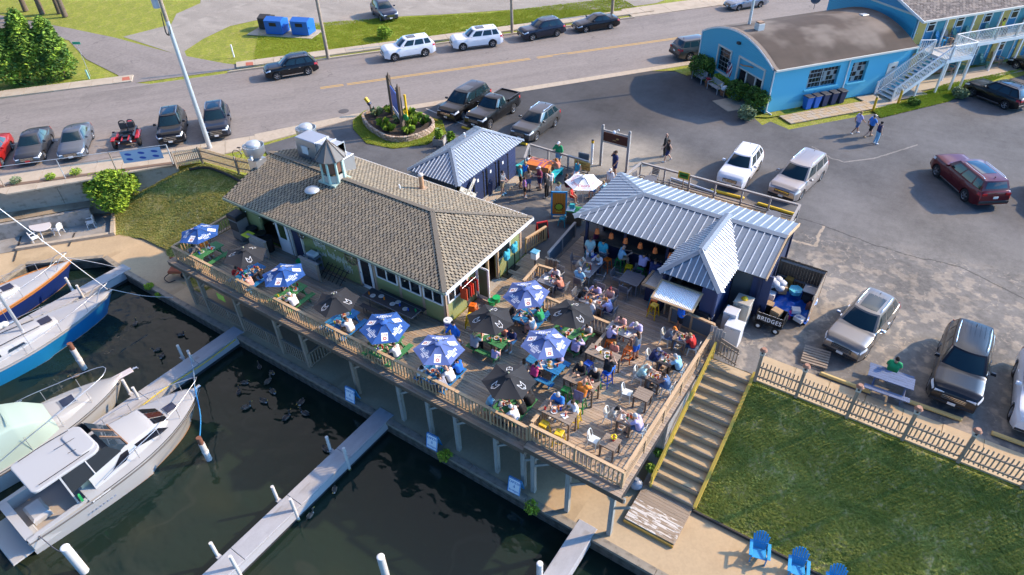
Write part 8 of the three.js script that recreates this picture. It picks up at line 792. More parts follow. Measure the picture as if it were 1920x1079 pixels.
const weed=(p,l,s=0.35,c=LG)=>plant('weed',l,'weed',p,260,0.14,c,[[0,s*0.5,0,s,s*0.6,s]],[[0,0,0,0,s*0.6,0,0.012]],Math.abs(p[0]*13|0));weed([-13.6,-3.05,-13.72],'green weed growing out of the seawall beside the middle open sign');weed([-8.8,-3.15,-13.68],'green weed hanging over the seawall near the right posts');weed([-36.9,-3.05,-13.75],'green weed on the seawall near the left end of the deck',0.3);weed([-35.9,-3.2,-13.7],'small weed hanging on the seawall below the mooring line',0.22);weed([-48.6,0,-16.9],'leafy weed on top of the retaining wall left of the shrub',0.4);weed([-49.5,0,-15.6],'green weed on the retaining wall by the second fence post',0.35);weed([-51,0,-14.0],'dry weed on the retaining wall by the left fence post',0.4,SG);for(let i=0;i<3;i++)weed([-5.2,-2.3+i*0.25,-17.7-i*0.75],`leafy weed between deck and concrete stairs, ${['lowest', 'middle', 'highest'][i]} one`,0.26,DG);
// grass tufts (stuff)
function tufts(name,label,polyP,yf,n,cols,h,seed){const q=rng(seed);const g=new THREE.BufferGeometry();const pos=[];for(let i=0;i<5;i++){const a=i*1.26,w=0.012,lx=Math.cos(a)*0.05,lz=Math.sin(a)*0.05;pos.push(-w*Math.sin(a),0,w*Math.cos(a),w*Math.sin(a),0,-w*Math.cos(a),lx,1,lz);}g.setAttribute('position',new THREE.Float32BufferAttribute(pos,3));g.computeVertexNormals();const m=new THREE.MeshStandardMaterial({roughness:0.9,side:THREE.DoubleSide});const I=new THREE.InstancedMesh(g,m,n);const xs=polyP.map(p=>p[0]),zs=polyP.map(p=>p[1]);const x0=Math.min(...xs),x1=Math.max(...xs),z0=Math.min(...zs),z1=Math.max(...zs);const M4=new THREE.Matrix4(),C=new THREE.Color();let k=0,tr=0;while(k<n&&tr<n*6){tr++;const x=x0+(x1-x0)*q(),z=z0+(z1-z0)*q();if(!inPoly(x,z,polyP))continue;const dry=fbm(x*0.9+5,z*0.9,3);if(q()<(dry-0.42)*1.6)continue;const s=h*(0.5+q());M4.makeRotationY(q()*6.3).scale(new THREE.Vector3(1.3,s,1.3));M4.setPosition(x,yf(x,z)-0.005,z);I.setMatrixAt(k,M4);const c=mixc(cols[0],cols[1],clamp(q()*0.6+dry*0.5));C.setRGB(c[0],c[1],c[2]);I.setColorAt(k,C);k++;}I.count=k;I.name=name;I.userData={label,category:'grass',kind:'stuff'};I.castShadow=I.receiveShadow=true;scene.add(I);}
tufts('lawn_grass','short mown grass on the sloping right lawn',[[-2.9,-22.85],[16,-22.85],[16,-17.3],[-2.9,-17.3]],rightY,42000,[[0.17,0.26,0.025],[0.46,0.48,0.12]],0.05,5);tufts('bank_grass','short mown grass on the left bank',leftLawn,leftY,22000,[[0.2,0.23,0.03],[0.5,0.44,0.14]],0.05,6);tufts('verge_grass','long grass on the far verge along the road',[SU(-3,67.8),SU(38,67.8),SU(38,72.5),SU(22,73),SU(10,76),SU(-2,78)],()=>-0.06,40000,[[0.24,0.32,0.02],[0.46,0.5,0.05]],0.1,8);tufts('motel_verge_grass','bright grass strip in front of the motel',[[-4.41,-55.88],[-3.54,-54.71],[0.36,-60.63],[1.33,-63.81],[4.81,-71.3],[-0.45,-64.05],[-2.46,-59.06]],()=>0.03,9000,[[0.2,0.32,0.02],[0.42,0.5,0.05]],0.1,9);
// sign bed island
{const isl=[[-36.93,-32.23],[-34.36,-31.0],[-32.09,-31.4],[-30.4,-33.2],[-30.3,-35.4],[-32.0,-37.0],[-36.6,-36.9],[-38.6,-35.2],[-38,-33.3]];struct('island_grass',sheet(isl,0.03,2.5),vergeMat);tufts('island_tufts','bright grass around the stone sign bed',isl,()=>0.03,8000,[[0.2,0.29,0.02],[0.42,0.45,0.06]],0.08,10);
const ring=[[-37.6,-34.2],[-36.3,-33.1],[-34.5,-32.4],[-33.0,-32.2],[-32.0,-32.8],[-31.5,-33.9],[-31.5,-35.1],[-32.1,-36.0],[-33.5,-36.5],[-35.2,-36.4],[-37.1,-35.7]];struct('bed_soil',prism(ring,0,0.3),M(0.05,0.035,0.025,0.95));const cv=new THREE.CatmullRomCurve3(ring.map(p=>V3(p[0],0,p[1])),true),L=cv.getLength(),n=Math.round(L/0.3);const w=thing('stone_bed_wall','curved low wall of tan stone blocks around the sign bed','stone wall');const bg=[bevBox(0.28,0.15,0.2,0.03),bevBox(0.27,0.14,0.22,0.035),bevBox(0.29,0.15,0.18,0.025)];for(let c=0;c<3;c++)for(let i=0;i<n;i++){const t=((i+c*0.5)/n)%1,p=cv.getPointAt(t),d=cv.getTangentAt(t);part(w,'stone',bg[(i*7+c)%3],[M(0.42,0.31,0.22,0.9),M(0.34,0.25,0.18,0.9),M(0.48,0.37,0.28,0.9)][(i*5+c*2)%3],p.x+rr(-0.015,0.015),0.09+c*0.155,p.z,Math.atan2(-d.z,d.x));}
const s=thing('roadside_sign','tall blue sign panel between two brown posts in the stone bed','sign');const A=[-35.3,-35.1],B=[-32.9,-33.5];for(const[p,h]of[[A,3.6],[B,3.75]]){part(s,'post',plank(0.24,h,0.24,p[0],h/2,p[1]),W_DARK);part(s,'finial',cyl(0.09,0.03,0.25,p[0],h,p[1],8),W_DARK);}part(s,'blue_panel',bar([A[0]+0.25,2.2,A[1]+0.17],[B[0]-0.25,2.2,B[1]-0.17],0.07,1.5),M(0.03,0.1,0.42,0.5));part(s,'lower_panel',bar([A[0]+0.25,1.15,A[1]+0.17],[B[0]-0.25,1.15,B[1]-0.17],0.05,0.35),M(0.4,0.42,0.48,0.6));part(s,'chain',tube([[A[0],3.45,A[1]],[(A[0]+B[0])/2,3.05,(A[1]+B[1])/2],[B[0],3.5,B[1]]],0.03,16,5),DARK);part(s,'yellow_edge',box(0.14,1.7,0.1,B[0]+0.3,2.3,B[1]-0.3),YELLOW);const dsk=cyl(0.24,0.24,0.05,0,0,0,18);dsk.rotateX(PI/2);part(s,'green_disc',dsk,GREENP,B[0]+0.35,1.5,B[1]-0.1);
const f=thing('painted_post','leaning post with yellow and navy painted top at the left end of the sign bed','post',[-37.6,0.2,-35.0]);part(f,'shaft',rod([0,0,0],[-0.05,0.75,0],0.08),W_DARK);part(f,'painted_head',bar([-0.05,0.7,0],[-0.35,1.15,0.1],0.22),YELLOW);part(f,'navy_band',bar([0.0,0.62,0],[-0.12,0.82,0.03],0.24),NAVY);
const q=rng(31);[[-36.6,-34.6,0.55,SG],[-35.9,-35.5,0.6,LG],[-34.9,-33.5,0.5,LG],[-34.2,-34.6,0.55,SG],[-33.9,-33.0,0.5,LG],[-32.9,-34.6,0.65,LG],[-32.3,-33.5,0.5,LG],[-32.4,-35.3,0.6,DG],[-34.3,-35.8,0.6,LG],[-33.4,-35.7,0.5,LG]].forEach(([x,z,h,c],i)=>{const t=thing('ornamental_grass',['greyish','bright','arching','blue green','low'][i%5]+' ornamental grass clump in the sign bed, '+['far left end','behind the left post','front left of the bed','centre between the posts','front centre by the stones','just right of the right post','front right corner','right end of the bed','back centre','back right'][i],'grass clump',[x,0.28,z]);const gs=[];for(let k=0;k<90;k++){const a=q()*6.28,b=h*(0.6+q()*0.7),r=0.25+q()*0.4,w=0.02;gs.push(tint(poly([[-w*Math.sin(a),0,w*Math.cos(a)],[w*Math.sin(a),0,-w*Math.cos(a)],[Math.cos(a)*r*0.6+w*Math.sin(a),b,Math.sin(a)*r*0.6],[Math.cos(a)*r,b*0.75,Math.sin(a)*r]]),c[Math.floor(q()*c.length)]));}part(t,'blades',gs,LEAFV);});single('yellow_flowers','patch of yellow flowers between the sign posts','flowers',Array.from({length:40},()=>ball(0.06,(q()-0.5)*0.8,0.5+q()*0.3,(q()-0.5)*0.7,1,0.8,1,5)),M(0.7,0.42,0.02,0.7),[-34.4,0.25,-34.9]);}
[[-29.7,-33.8,'left'],[-28.5,-33.75,'right']].forEach(([x,z,l],i)=>{const t=thing('planter_box',`weathered wooden planter box with tall grass beside the shed roof, ${l} one`,'planter',[x,0,z],0.4);part(t,'box',[box(0.8,0.5,0.05,0,0.25,0.35),box(0.8,0.5,0.05,0,0.25,-0.35),box(0.05,0.5,0.7,0.38,0.25,0),box(0.05,0.5,0.7,-0.38,0.25,0)],W_GREY);part(t,'soil',box(0.7,0.05,0.65,0,0.45,0),M(0.05,0.035,0.025,0.9));part(t,'foliage',crown(220,0.3,SG.concat(LG),[[0,0.85,0,0.25,0.45,0.25]],rng(60+i)),LEAFV);});
// poles, fences, dumpsters
const pole=(l,p,h,r,m)=>{const t=thing('utility_pole',l,'utility pole',p);part(t,'shaft',cyl(r,r*0.75,h,0,0,0,10),m);return t;};pole('weathered wooden utility pole on the far verge beside the dumpsters',[-50.0,0,-42.2],10,0.17,W_OLD);pole('wooden utility pole on the far verge between white and grey SUVs',[-38.85,0,-57.0],10,0.16,W_OLD);pole('wooden utility pole behind the black sedan',[-33.0,0,-67.7],10,0.17,W_OLD);pole('reddish wooden pole in front of the arborvitae hedge',[-70.2,0,-23.3],6,0.2,wood(0.42,0.26,0.16));{const t=pole('tall steel pole with grey transformer beside the picket fence corner',[-43.9,0,-24.4],9.2,0.17,GALV);part(t,'upper_shaft',cyl(0.13,0.11,4.5,0,9.1,0,10),W_OLD);part(t,'transformer',[cyl(0.3,0.3,0.95,-0.5,9.9,0,14),box(0.3,0.1,0.1,-0.2,10.5,0)],M(0.5,0.52,0.55,0.5));part(t,'cable_loop',[0,1,2].map(i=>tube([[0.1,9.1,0],[0.05-i*0.12,8.3,0.1],[-0.35-i*0.05,8.2,0.1],[-0.4,9.6,0]],0.025,14,5)),BLACK);}
{const t=thing('pipe_fence','thin pipe fence with a blue fish banner on top of the retaining wall','fence');const ps=[0.2,3.9,7.2,11.0,14.6,18.5];ps.forEach((s,i)=>{const p=wallAt(s);part(t,'post',rod([p[0],0,p[1]],[p[0],1.5,p[1]],i<2?0.05:0.03),i%2?W_OLD:GALV);if(i+1<ps.length){const r=wallAt(ps[i+1]);part(t,'top_rail',rod([p[0],1.5,p[1]],[r[0],1.5,r[1]],0.022),GALV);}});const fb=canvasTex(128,64,(g)=>{g.fillStyle='#9db0c6';g.fillRect(0,0,128,64);g.fillStyle='#27489a';for(let i=0;i<3;i++)for(let j=0;j<2;j++){g.beginPath();g.ellipse(22+i*42,20+j*26,11,6,0.4,0,7);g.fill();}});const a=wallAt(0.6),b=wallAt(3.2);part(t,'banner',poly([[b[0],0.55,b[1]+0.05],[a[0],0.55,a[1]+0.05],[a[0],1.45,a[1]+0.05],[b[0],1.45,b[1]+0.05]],[[0,0],[1,0],[1,1],[0,1]]),new THREE.MeshStandardMaterial({map:fb,roughness:0.7,side:THREE.DoubleSide}));}
{const t=thing('board_picket_fence','tan close board picket fence curving along the sidewalk behind the left bank','picket fence');const pg=new THREE.BoxGeometry(0.08,1.1,0.022);const P=[[-43.3,-21.3],[-42.4,-22.75],[-38.9,-23.15],[-34.5,-24.2]];for(let i=0;i<3;i++){const[ax,az]=P[i],[bx,bz]=P[i+1],L=Math.hypot(bx-ax,bz-az),r=Math.atan2(-(bz-az),bx-ax);for(let s=0.05;s<L;s+=0.125)part(t,'picket',pg,W_FENCE,ax+(bx-ax)*s/L,0.6+rr(-0.015,0.015),az+(bz-az)*s/L,r);for(const y of[0.35,0.92])part(t,'rail',bar([ax,y,az+0.04],[bx,y,bz+0.04],0.04,0.08),W_OLD);part(t,'post',box(0.1,1.3,0.1,ax,0.6,az+0.08),W_OLD);}single('lawn_border_pipe','black curved landscape edging pipe at the top of the left bank','edging',tube([[-43.0,-0.35,-21.9],[-41.8,-0.15,-22.5],[-40,-0.12,-22.6],[-37.8,-0.2,-22.5],[-36,-0.3,-22.2]],0.1,30,7),BLACK);const bk=thing('bicycle','bicycle parked against the board picket fence','bicycle',[-40.2,0,-24.6],0.4);for(const x of[-0.5,0.5])part(bk,'wheel',new THREE.TorusGeometry(0.33,0.025,6,20).translate(x,0.35,0),BLACK);part(bk,'frame',[rod([-0.5,0.35,0],[-0.1,0.4,0],0.02),rod([-0.1,0.4,0],[0.35,0.8,0],0.02),rod([-0.2,0.85,0],[-0.1,0.4,0],0.02),rod([-0.2,0.78,0],[0.35,0.8,0],0.02),rod([0.35,0.95,0],[0.5,0.35,0],0.02)],STEEL);part(bk,'saddle',bevBox(0.25,0.06,0.14,0.02,-0.2,0.9,0),BLACK);part(bk,'handlebar',rod([0.35,0.98,-0.25],[0.35,0.98,0.25],0.018),BLACK);}
const dumpster=(l,p,m,w=1.9,h=1.35)=>{const t=thing('dumpster',l,'dumpster',p,0.35);const s=new THREE.Shape();s.moveTo(-0.75,0.1);s.lineTo(0.75,0.1);s.lineTo(0.75,h);s.lineTo(0,h+0.25);s.lineTo(-0.75,h);const g=new THREE.ExtrudeGeometry(s,{depth:w,bevelEnabled:true,bevelSize:0.02,bevelThickness:0.02,bevelSegments:1});g.rotateY(PI/2);g.translate(-w/2,0,0);part(t,'body',g,m);part(t,'lid',slab([[-w/2-0.03,h+0.05,0.78],[w/2+0.03,h+0.05,0.78],[w/2+0.03,h+0.3,0],[-w/2-0.03,h+0.3,0]],0.04),m);part(t,'side_opening',box(0.8,0.35,0.02,0,h-0.3,0.785),BLACK);for(const s2 of[-1,1])part(t,'fork_pocket',box(0.1,0.15,1.2,s2*(w/2+0.06),0.8,0),m);return t;};const DB=M(0.01,0.14,0.5,0.5);dumpster('bright blue dumpster with side opening, left of the pair on the concrete pad',[-60.3,0,-45.0],DB);dumpster('bright blue dumpster, right of the pair on the concrete pad',[-57.7,0,-46.2],DB);dumpster('black dumpster left of the blue pair',[-62.6,0,-45.6],DARK,1.2,1.1);struct('dumpster_pad',[box(7.4,0.06,2.8,0,0,0).rotateY(0.35).translate(-59.7,0,-45.4)],sideMat);
const sg=thing('street_sign','green street name sign on a thin pole beside the hedge','sign',[-65.9,0,-27.7]);part(sg,'post',cyl(0.03,0.03,2.9,0,0,0,6),STEEL);part(sg,'blade',box(0.75,0.22,0.02,0,3,0,0.5),M(0.02,0.35,0.2,0.5));single('green_post','short pale green marker post beside the hedge','post',cyl(0.09,0.09,0.8,0,0,0,8),M(0.25,0.45,0.38,0.6),[-65.4,0,-27.3]);single('marker_post','white marker post on the grass left of the dumpsters','post',cyl(0.07,0.07,1.2,0,0,0,8),WHITE,[-58.3,0,-37.8]);
// patio furniture (white plastic) on the left
{const t=thing('plastic_table','oval white plastic table on the sunken patio','table',[-48.6,WY,-13.3]);part(t,'tabletop',cyl(0.75,0.75,0.04,0,0.7,0,24).scale(1.25,1,0.8),M(0.6,0.57,0.56,0.6));for(const a of[-1,1])for(const b of[-1,1])part(t,'leg',rod([a*0.5,0.7,b*0.3],[a*0.6,0,b*0.4],0.035),WHITE);[[-49.6,-13.9,1,'behind the oval table'],[-47.7,-13.9,-1.2,'right of the oval table'],[-48.0,-12.5,3,'in front of the oval table'],[-46.6,-15.6,-0.6,'near the shrub']].forEach(([x,z,r,l])=>{const c=thing('plastic_chair','white plastic garden chair '+l,'chair',[x,WY,z],r);part(c,'seat',bevBox(0.45,0.04,0.45,0.015,0,0.42,0),WHITE);for(let i=0;i<5;i++)part(c,'back_slat',box(0.06,0.45,0.02,-0.17+i*0.085,0.65,-0.24),WHITE);part(c,'back_hoop',tube([[-0.22,0.42,-0.22],[-0.22,0.8,-0.26],[0,0.93,-0.27],[0.22,0.8,-0.26],[0.22,0.42,-0.22]],0.02,20,5),WHITE);for(const a of[-1,1])for(const b of[-1,1])part(c,'leg',rod([a*0.2,0.42,b*0.2],[a*0.24,0,b*0.24],0.02),WHITE);part(c,'arm',[box(0.05,0.03,0.42,0.24,0.62,0),box(0.05,0.03,0.42,-0.24,0.62,0)],WHITE);});const k=thing('orange_cart','orange metal cart with hose at the left corner of the deck','cart',[-36.2,WY,-15.6],0.6);part(k,'tray',bevBox(1.3,0.25,0.7,0.05,0,0.5,0),M(0.4,0.1,0.04,0.6));part(k,'shield',bevBox(0.5,0.7,0.08,0.03,-0.3,0.9,-0.3),M(0.45,0.12,0.05,0.6));for(const z of[-0.35,0.35])part(k,'wheel',new THREE.TorusGeometry(0.22,0.06,6,14).translate(0.35,0.25,z),BLACK);part(k,'hose',tube([[-0.6,0.4,0.2],[-0.9,0.2,0.5],[-0.6,0.05,0.7],[-0.2,0.1,0.6]],0.03,16,5),BLACK);}
// service corner at the left end of the building
{const bx=(n,l,c,p,g,m)=>single(n,l,c,g,m,p);const dv=(l,p,w)=>{const t=thing('divider_wall',l,'divider',p);for(let i=0;i<6;i++)part(t,'board',plank(w,0.18,0.04,0,0.1+i*0.19,0),W_GREY);part(t,'cap',plank(w+0.08,0.05,0.16,0,1.2,0),W_GREY);part(t,'post',[box(0.09,1.2,0.12,w/2-0.03,0.6,0)],W_OLD);};dv('grey board divider with capped top in front of the doors',[-25.55,LD,-17.5],1.35);dv('grey board divider beside the trash bins at the left end',[-29.7,LD,-17.4],1.5);const sm2=thing('smoker_cabinet','tall grey meat smoker cabinet at the left deck railing','smoker',[-32.0,LD,-18.0]);part(sm2,'cabinet',bevBox(0.8,1.4,0.7,0.03,0,0.75,0),M(0.2,0.19,0.18,0.5));part(sm2,'door',box(0.7,0.6,0.03,0,1.05,0.365),DARK);part(sm2,'black_hood',bevBox(0.85,0.35,0.75,0.06,0,1.6,0),BLACK);const tr=(l,p,c,h)=>{const t=thing('trash_can',l,'trash can',p);part(t,'body',cyl(0.24,0.3,h,0,0,0,14),c);part(t,'rim',new THREE.TorusGeometry(0.3,0.03,6,18).rotateX(PI/2).translate(0,h,0),c);};tr('black trash can behind the left divider',[-30.2,LD,-18.1],BLACK,0.95);tr('black trash can beside the open doorway',[-29.6,LD,-18.0],BLACK,0.9);tr('dark trash can next to the smoker',[-31.2,LD,-18.2],DARK,0.9);bx('lime_lid','lime green square lid on the service counter','lid',[-30.4,1.2,-17.4],bevBox(0.6,0.04,0.55,0.015),M(0.5,0.6,0.03,0.5));bx('green_tub','bright green plastic tub on the deck by the white door','tub',[-27.1,LD,-18.05],[cyl(0.2,0.26,0.24,0,0,0,14)],M(0.01,0.4,0.1,0.5));const ct=thing('service_cart','grey plastic three shelf cart with white tub by the green wall','cart',[-26.0,LD,-18.15]);for(const y of[0.15,0.55,0.95])part(ct,'shelf',bevBox(0.95,0.05,0.5,0.02,0,y,0),M(0.2,0.22,0.25,0.6));for(const a of[-1,1])for(const b of[-1,1])part(ct,'upright',box(0.05,0.95,0.05,a*0.43,0.5,b*0.21),M(0.25,0.27,0.3,0.6));part(ct,'white_tub',bevBox(0.55,0.2,0.4,0.03,0.05,1.08,0),WHITE);const fr=thing('folded_stands','stack of folded black metal tray stands against the green wall','stands',[-24.3,LD,-18.1]);for(let i=0;i<6;i++)part(fr,'stand_leg',rod([-0.9+i*0.3,0.05,0.35],[-0.6+i*0.3,0.85,-0.2],0.025),BLACK);part(fr,'crossbar',[rod([-0.9,0.35,0.15],[0.9,0.35,0.15],0.022),rod([-0.7,0.75,-0.12],[1.0,0.75,-0.12],0.022)],BLACK);[[-26.9,1.85,'small dark ship wheel beside the navy door'],[-23.1,1.75,'large wooden ship wheel on the green wall']].forEach(([x,y,l],i)=>{const t=thing('ship_wheel',l,'ship wheel',[x,y,-18.4]);const r=i?0.42:0.24;part(t,'rim',new THREE.TorusGeometry(r,0.035,6,20),W_TABLE);for(let k=0;k<8;k++)part(t,'spoke',rod([0,0,0],[Math.cos(k*PI/4)*r*1.3,Math.sin(k*PI/4)*r*1.3,0],0.02),i?W_PINE2:W_DARK);});}
// shop front things
[[-15.7,-23.4,'left'],[-15.75,-24.2,'right']].forEach(([x,z,l],i)=>{const t=thing('shirt_stand',`teal t-shirt on a black display stand by the shop, ${l} one`,'clothes stand',[x-0.9,LD,z]);part(t,'base',box(0.45,0.03,0.45,0,0.015,0),BLACK);part(t,'pole',cyl(0.035,0.03,1.3,0,0,0,8),BLACK);part(t,'shirt',poses.stand.shirt,M(...COL.teal,0.85),0,0.2,0,PI/2);});{const t=thing('shirt_rack','rack of hanging red and black shirts by the shop window','clothes rack',[-16.6,LD,-20.0]);part(t,'rail',rod([0,1.75,-0.6],[0,1.75,0.5],0.015),STEEL);for(let i=0;i<6;i++)part(t,'hanging_shirt',bevBox(0.42,0.75,0.05,0.02,0,1.35,-0.5+i*0.18),[M(0.55,0.03,0.02,0.85),DARK,M(0.6,0.07,0.02,0.85)][i%3]);const l=thing('lantern_box','white lantern box with blue lid on a post by the shop','lantern',[-15.45,LD,-24.4]);part(l,'post',cyl(0.04,0.04,1.0,0,0,0,8),DARK);part(l,'box',bevBox(0.34,0.4,0.34,0.02,0,1.2,0),WHITE);part(l,'lid',bevBox(0.42,0.06,0.42,0.02,0,1.44,0),M(0.1,0.35,0.5,0.5));const s=thing('sandwich_board','red framed black sandwich board beside the ramp railing','sign',[-17.0,0,-27.6],0.9);for(const k of[-1,1]){const b=part(s,'board',box(0.6,1.0,0.03),BLACK,0,0.5,k*0.16);b.rotation.x=-k*0.25;const f=part(s,'red_frame',[box(0.05,1.05,0.04,0.31,0,0),box(0.05,1.05,0.04,-0.31,0,0),box(0.66,0.05,0.04,0,0.52,0)],REDP,0,0.5,k*0.16);f.rotation.x=-k*0.25;}const fp=thing('flower_pot','pot of red and orange flowers beside the navy shed','flower pot',[-21.6,0,-27.2]);part(fp,'pot',cyl(0.2,0.3,0.35,0,0,0,12),M(0.3,0.13,0.06,0.8));part(fp,'blossoms',crown(420,0.14,[[0.08,0.16,0.02],[0.5,0.04,0.02],[0.6,0.12,0.02],[0.55,0.03,0.03]],[[0,0.6,0,0.42,0.35,0.42]],rng(71)),LEAFV);for(const k of[0,1])single('green_bucket',`bright green bucket by the shop door, ${k ? 'upper' : 'lower'} of the stack`,'bucket',cyl(0.16,0.21,0.3,0,0,0,14),M(0.01,0.42,0.12,0.45),[-15.9+k*0.15,LD+k*0.12,-20.95-k*0.2]);}
{const t=thing('string_lights','row of small white bulbs strung under the front eave of the green building','string lights');for(let i=0;i<12;i++)part(t,'bulb',ball(0.035,-31+i*1.2,2.18,-18.05,1,1.2,1,7),M(0.9,0.8,0.6,0.2));part(t,'wire',rod([-31.5,2.24,-18.05],[-17,2.24,-18.05],0.008,4),BLACK);single('menu_board','dark red sign panel hanging on the inner railing','sign',bevBox(0.55,0.6,0.04,0.01),M(0.16,0.015,0.02,0.6),[-11.6,0.55,-21.68]);single('beam_sign','lime green notice fixed to the deck beam above the lower railing','sign',bevBox(0.62,0.42,0.03,0.01),M(0.45,0.6,0.08,0.6),[-29.1,-0.5,-13.98]);single('rubbish_bag','grey tied rubbish bag beside the foot of the concrete stairs','bag',[ball(0.3,0,0.26,0,1,1,0.9,10),cyl(0.06,0.1,0.12,0,0.5,0,8)],M(0.3,0.34,0.4,0.4),[-5.55,WY,-17.0]);}
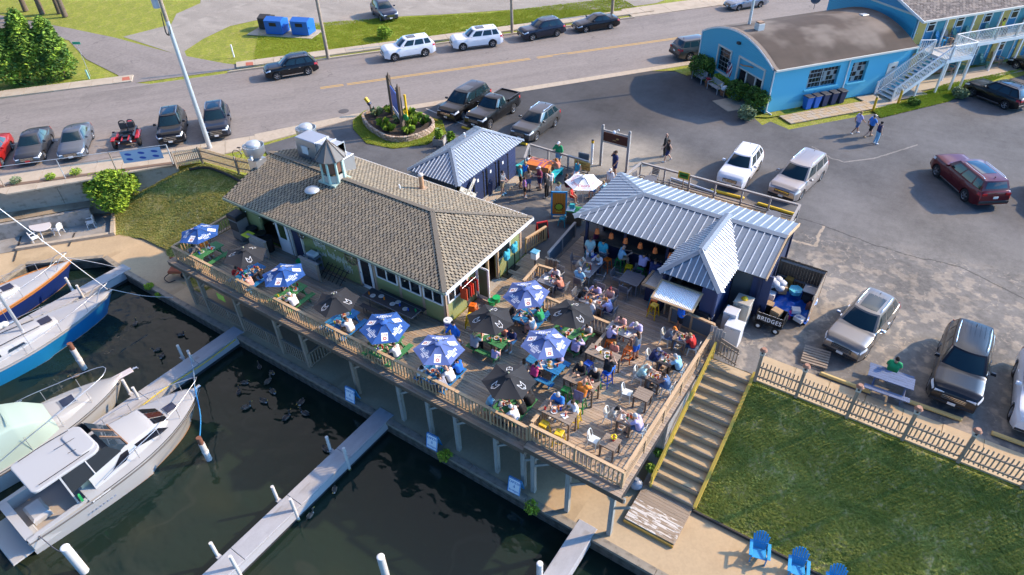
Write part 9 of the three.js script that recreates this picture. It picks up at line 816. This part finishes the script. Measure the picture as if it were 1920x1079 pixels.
// storage corner and kitchen yard
{const card=M(0.42,0.28,0.15,0.85),s1=(n,l,c,p,g,m,r=0)=>single(n,l,c,g,m,p,r);const tp=grid((u,v)=>{const x=(u-0.5)*1.9,z=(v-0.5)*2.3;return[x+0.1*Math.sin(v*9),0.12+0.5*fbm(u*5,v*5,3)*(1-Math.abs(u-0.5))+0.06*Math.sin(u*14+v*9),z];},24,24);s1('blue_tarp','crumpled bright blue tarp spread over the storage corner','tarp',[-2.95,0.0,-28.95],tp,M(0.005,0.12,0.55,0.4));s1('clear_tub','pale turquoise plastic tub lying on the blue tarp','tub',[-3.0,0.65,-29.3],[cyl(0.3,0.35,0.25,0,0,0,6)],M(0.1,0.5,0.65,0.3));const bxs=[[-4.1,0,-28.6,0.5,0.4,0.4,'under the navy wall',card],[-4.0,0.4,-28.6,0.45,0.3,0.4,'on top of another carton by the navy wall',WHITE],[-3.95,0,-28.0,0.55,0.5,0.45,'with bottles beside the tarp',card],[-3.6,0.5,-29.2,0.4,0.4,0.35,'open on the tarp edge',card],[-3.0,0,-27.6,0.4,0.35,0.35,'beside the black cart',card],[-2.6,0.35,-28.2,0.4,0.2,0.35,'white and blue on the tarp',WHITE],[-2.3,0.2,-27.85,0.45,0.2,0.35,'white at the fence end of the tarp',WHITE],[-3.3,0.6,-27.1,0.45,0.35,0.4,'inside the black cart',card],[-4.75,0,-27.0,0.6,0.3,0.45,'flat under the navy wall panel',card],[-3.5,0,-30.0,0.35,0.9,0.3,'tall and orange brown against the dark fence',M(0.5,0.26,0.05,0.8)]];bxs.forEach(([x,y,z,w,h,d,l,m],i)=>{const t=thing('carton','carton box '+l,'box',[x,y,z],rr(-0.4,0.4));part(t,'body',box(w,h,d,0,h/2,0),m);part(t,'flap',[box(w*0.98,0.012,d*0.48,0,h+0.01,d*0.25),box(w*0.98,0.012,d*0.48,0,h+0.012,-d*0.25)],m);});s1('plastic_bundle','bundle of crumpled white and red plastic sheets above the cartons','bundle',[-3.95,0.9,-29.2],Array.from({length:9},(_,i)=>ball(0.25,(i%3)*0.25-0.25,(i%2)*0.14,Math.floor(i/3)*0.22-0.2,1,0.7,1,7)),M(0.55,0.58,0.62,0.5));const cb=thing('black_cabinet','black metal cabinet with grey top at the fence end of the tarp','cabinet',[-2.35,0,-29.5]);part(cb,'body',bevBox(0.6,0.95,0.55,0.02,0,0.48,0),BLACK);part(cb,'cabinet_top',bevBox(0.68,0.05,0.62,0.015,0,0.98,0),M(0.4,0.4,0.4,0.5));for(const y of[0.25,0.6])part(cb,'drawer',box(0.52,0.28,0.02,0,y,0.285),DARK);s1('gas_cylinder','orange gas cylinder leaning in the fence corner','gas cylinder',[-2.15,0,-28.95],lathe([[0.001,0],[0.14,0.02],[0.15,0.5],[0.08,0.6],[0.05,0.68],[0.001,0.68]],14),M(0.45,0.15,0.08,0.5));s1('pink_tote','magenta and red tote bag on the tarp edge','bag',[-2.9,0,-28.0],bevBox(0.35,0.45,0.25,0.04,0,0.22,0),M(0.45,0.02,0.2,0.7));const cx=canvasTex(256,96,(g)=>{g.fillStyle='#161617';g.fillRect(0,0,256,96);g.fillStyle='#e6e6e6';g.font='bold 56px sans-serif';g.textAlign='center';g.fillText('BRIDGES',128,68);});const ct=thing('cart_trailer','black cart lettered in white with white wheels in front of the storage corner','cart',[-3.45,0,-26.95]);part(ct,'side_panel',box(1.3,0.6,0.04,0,0.6,0.36),new THREE.MeshStandardMaterial({map:cx,roughness:0.6}));part(ct,'body',[box(1.3,0.6,0.04,0,0.6,-0.36),box(0.04,0.6,0.7,0.63,0.6,0),box(0.04,0.6,0.7,-0.63,0.6,0),box(1.3,0.04,0.7,0,0.32,0)],BLACK);for(const x of[-0.42,0.42])for(const z of[-0.42,0.42]){const w=part(ct,'tyre',cyl(0.19,0.19,0.1,0,0,0,16).rotateX(PI/2).translate(x,0.19,z),BLACK);part(w,'hub',cyl(0.09,0.09,0.11,0,0,0,12).rotateX(PI/2).translate(x,0.19,z),WHITE);}part(ct,'tow_handle',rod([-0.65,0.3,0],[-1.5,0.15,0.1],0.02),BLACK);const fz=(l,p,w,h,d,m,n='chest_freezer')=>{const t=thing(n,l,'freezer',p);part(t,'body',bevBox(w,h,d,0.03,0,h/2,0),m);part(t,'lid',bevBox(w+0.04,0.08,d+0.04,0.02,0,h+0.04,0),m);part(t,'grille',box(w*0.5,0.12,0.015,0,0.12,d/2+0.005),DARK);part(t,'handle',box(0.2,0.03,0.03,0,h-0.05,d/2+0.02),STEEL);};fz('white chest freezer behind the gate boards',[-4.6,0,-24.75],0.75,1.15,0.7,M(0.6,0.6,0.6,0.5));fz('second white freezer beside the first behind the gate boards',[-5.0,0,-25.35],0.6,1.35,0.6,M(0.55,0.56,0.58,0.5));fz('beige upright cabinet freezer under the corner of the wing roof',[-4.75,0,-26.25],0.75,1.5,0.75,M(0.42,0.39,0.33,0.6),'cabinet_freezer');single('hard_hat_box','yellow hard hat on top of the beige cabinet','hat',[ball(0.14,0,0.02,0,1,0.7,1.15,10),cyl(0.17,0.17,0.02,0,0,0,14)],YELLOW,[-4.75,1.58,-26.3]);const gr=thing('barrel_grill','large black charcoal grill below the corrugated hatch','grill',[-6.35,UD,-24.85]);part(gr,'firebox',bevBox(1.2,0.5,0.7,0.15,0,0.75,0),BLACK);part(gr,'grate',box(0.9,0.02,0.45,0,1.01,0),M(0.06,0.05,0.05,0.4));part(gr,'lid',bevBox(1.2,0.2,0.4,0.08,0,1.15,-0.4),BLACK);for(const a of[-1,1])for(const b of[-1,1])part(gr,'leg',box(0.05,0.6,0.05,a*0.5,0.3,b*0.25),BLACK);part(gr,'side_handle',box(0.05,0.03,0.4,0.66,0.85,0),STEEL);single('red_tray','red tray of food beside the charcoal grill','tray',[cyl(0.18,0.2,0.05,0,0,0,14)],REDP,[-5.95,1.4,-25.15]);const pl=thing('wooden_pallet','weathered wooden pallet leaning in the lot beside the tan SUV','pallet',[-0.95,0.1,-25.75],0.1);pl.rotation.x=0.12;for(let i=0;i<7;i++)part(pl,'pallet_board',plank(1.15,0.02,0.1,0,0.11,-0.48+i*0.16),W_OLD);for(const x of[-0.53,0,0.53])part(pl,'stringer',plank(0.04,0.09,1.1,x,0.055,0),W_OLD);}

renderer.render(scene,camera);
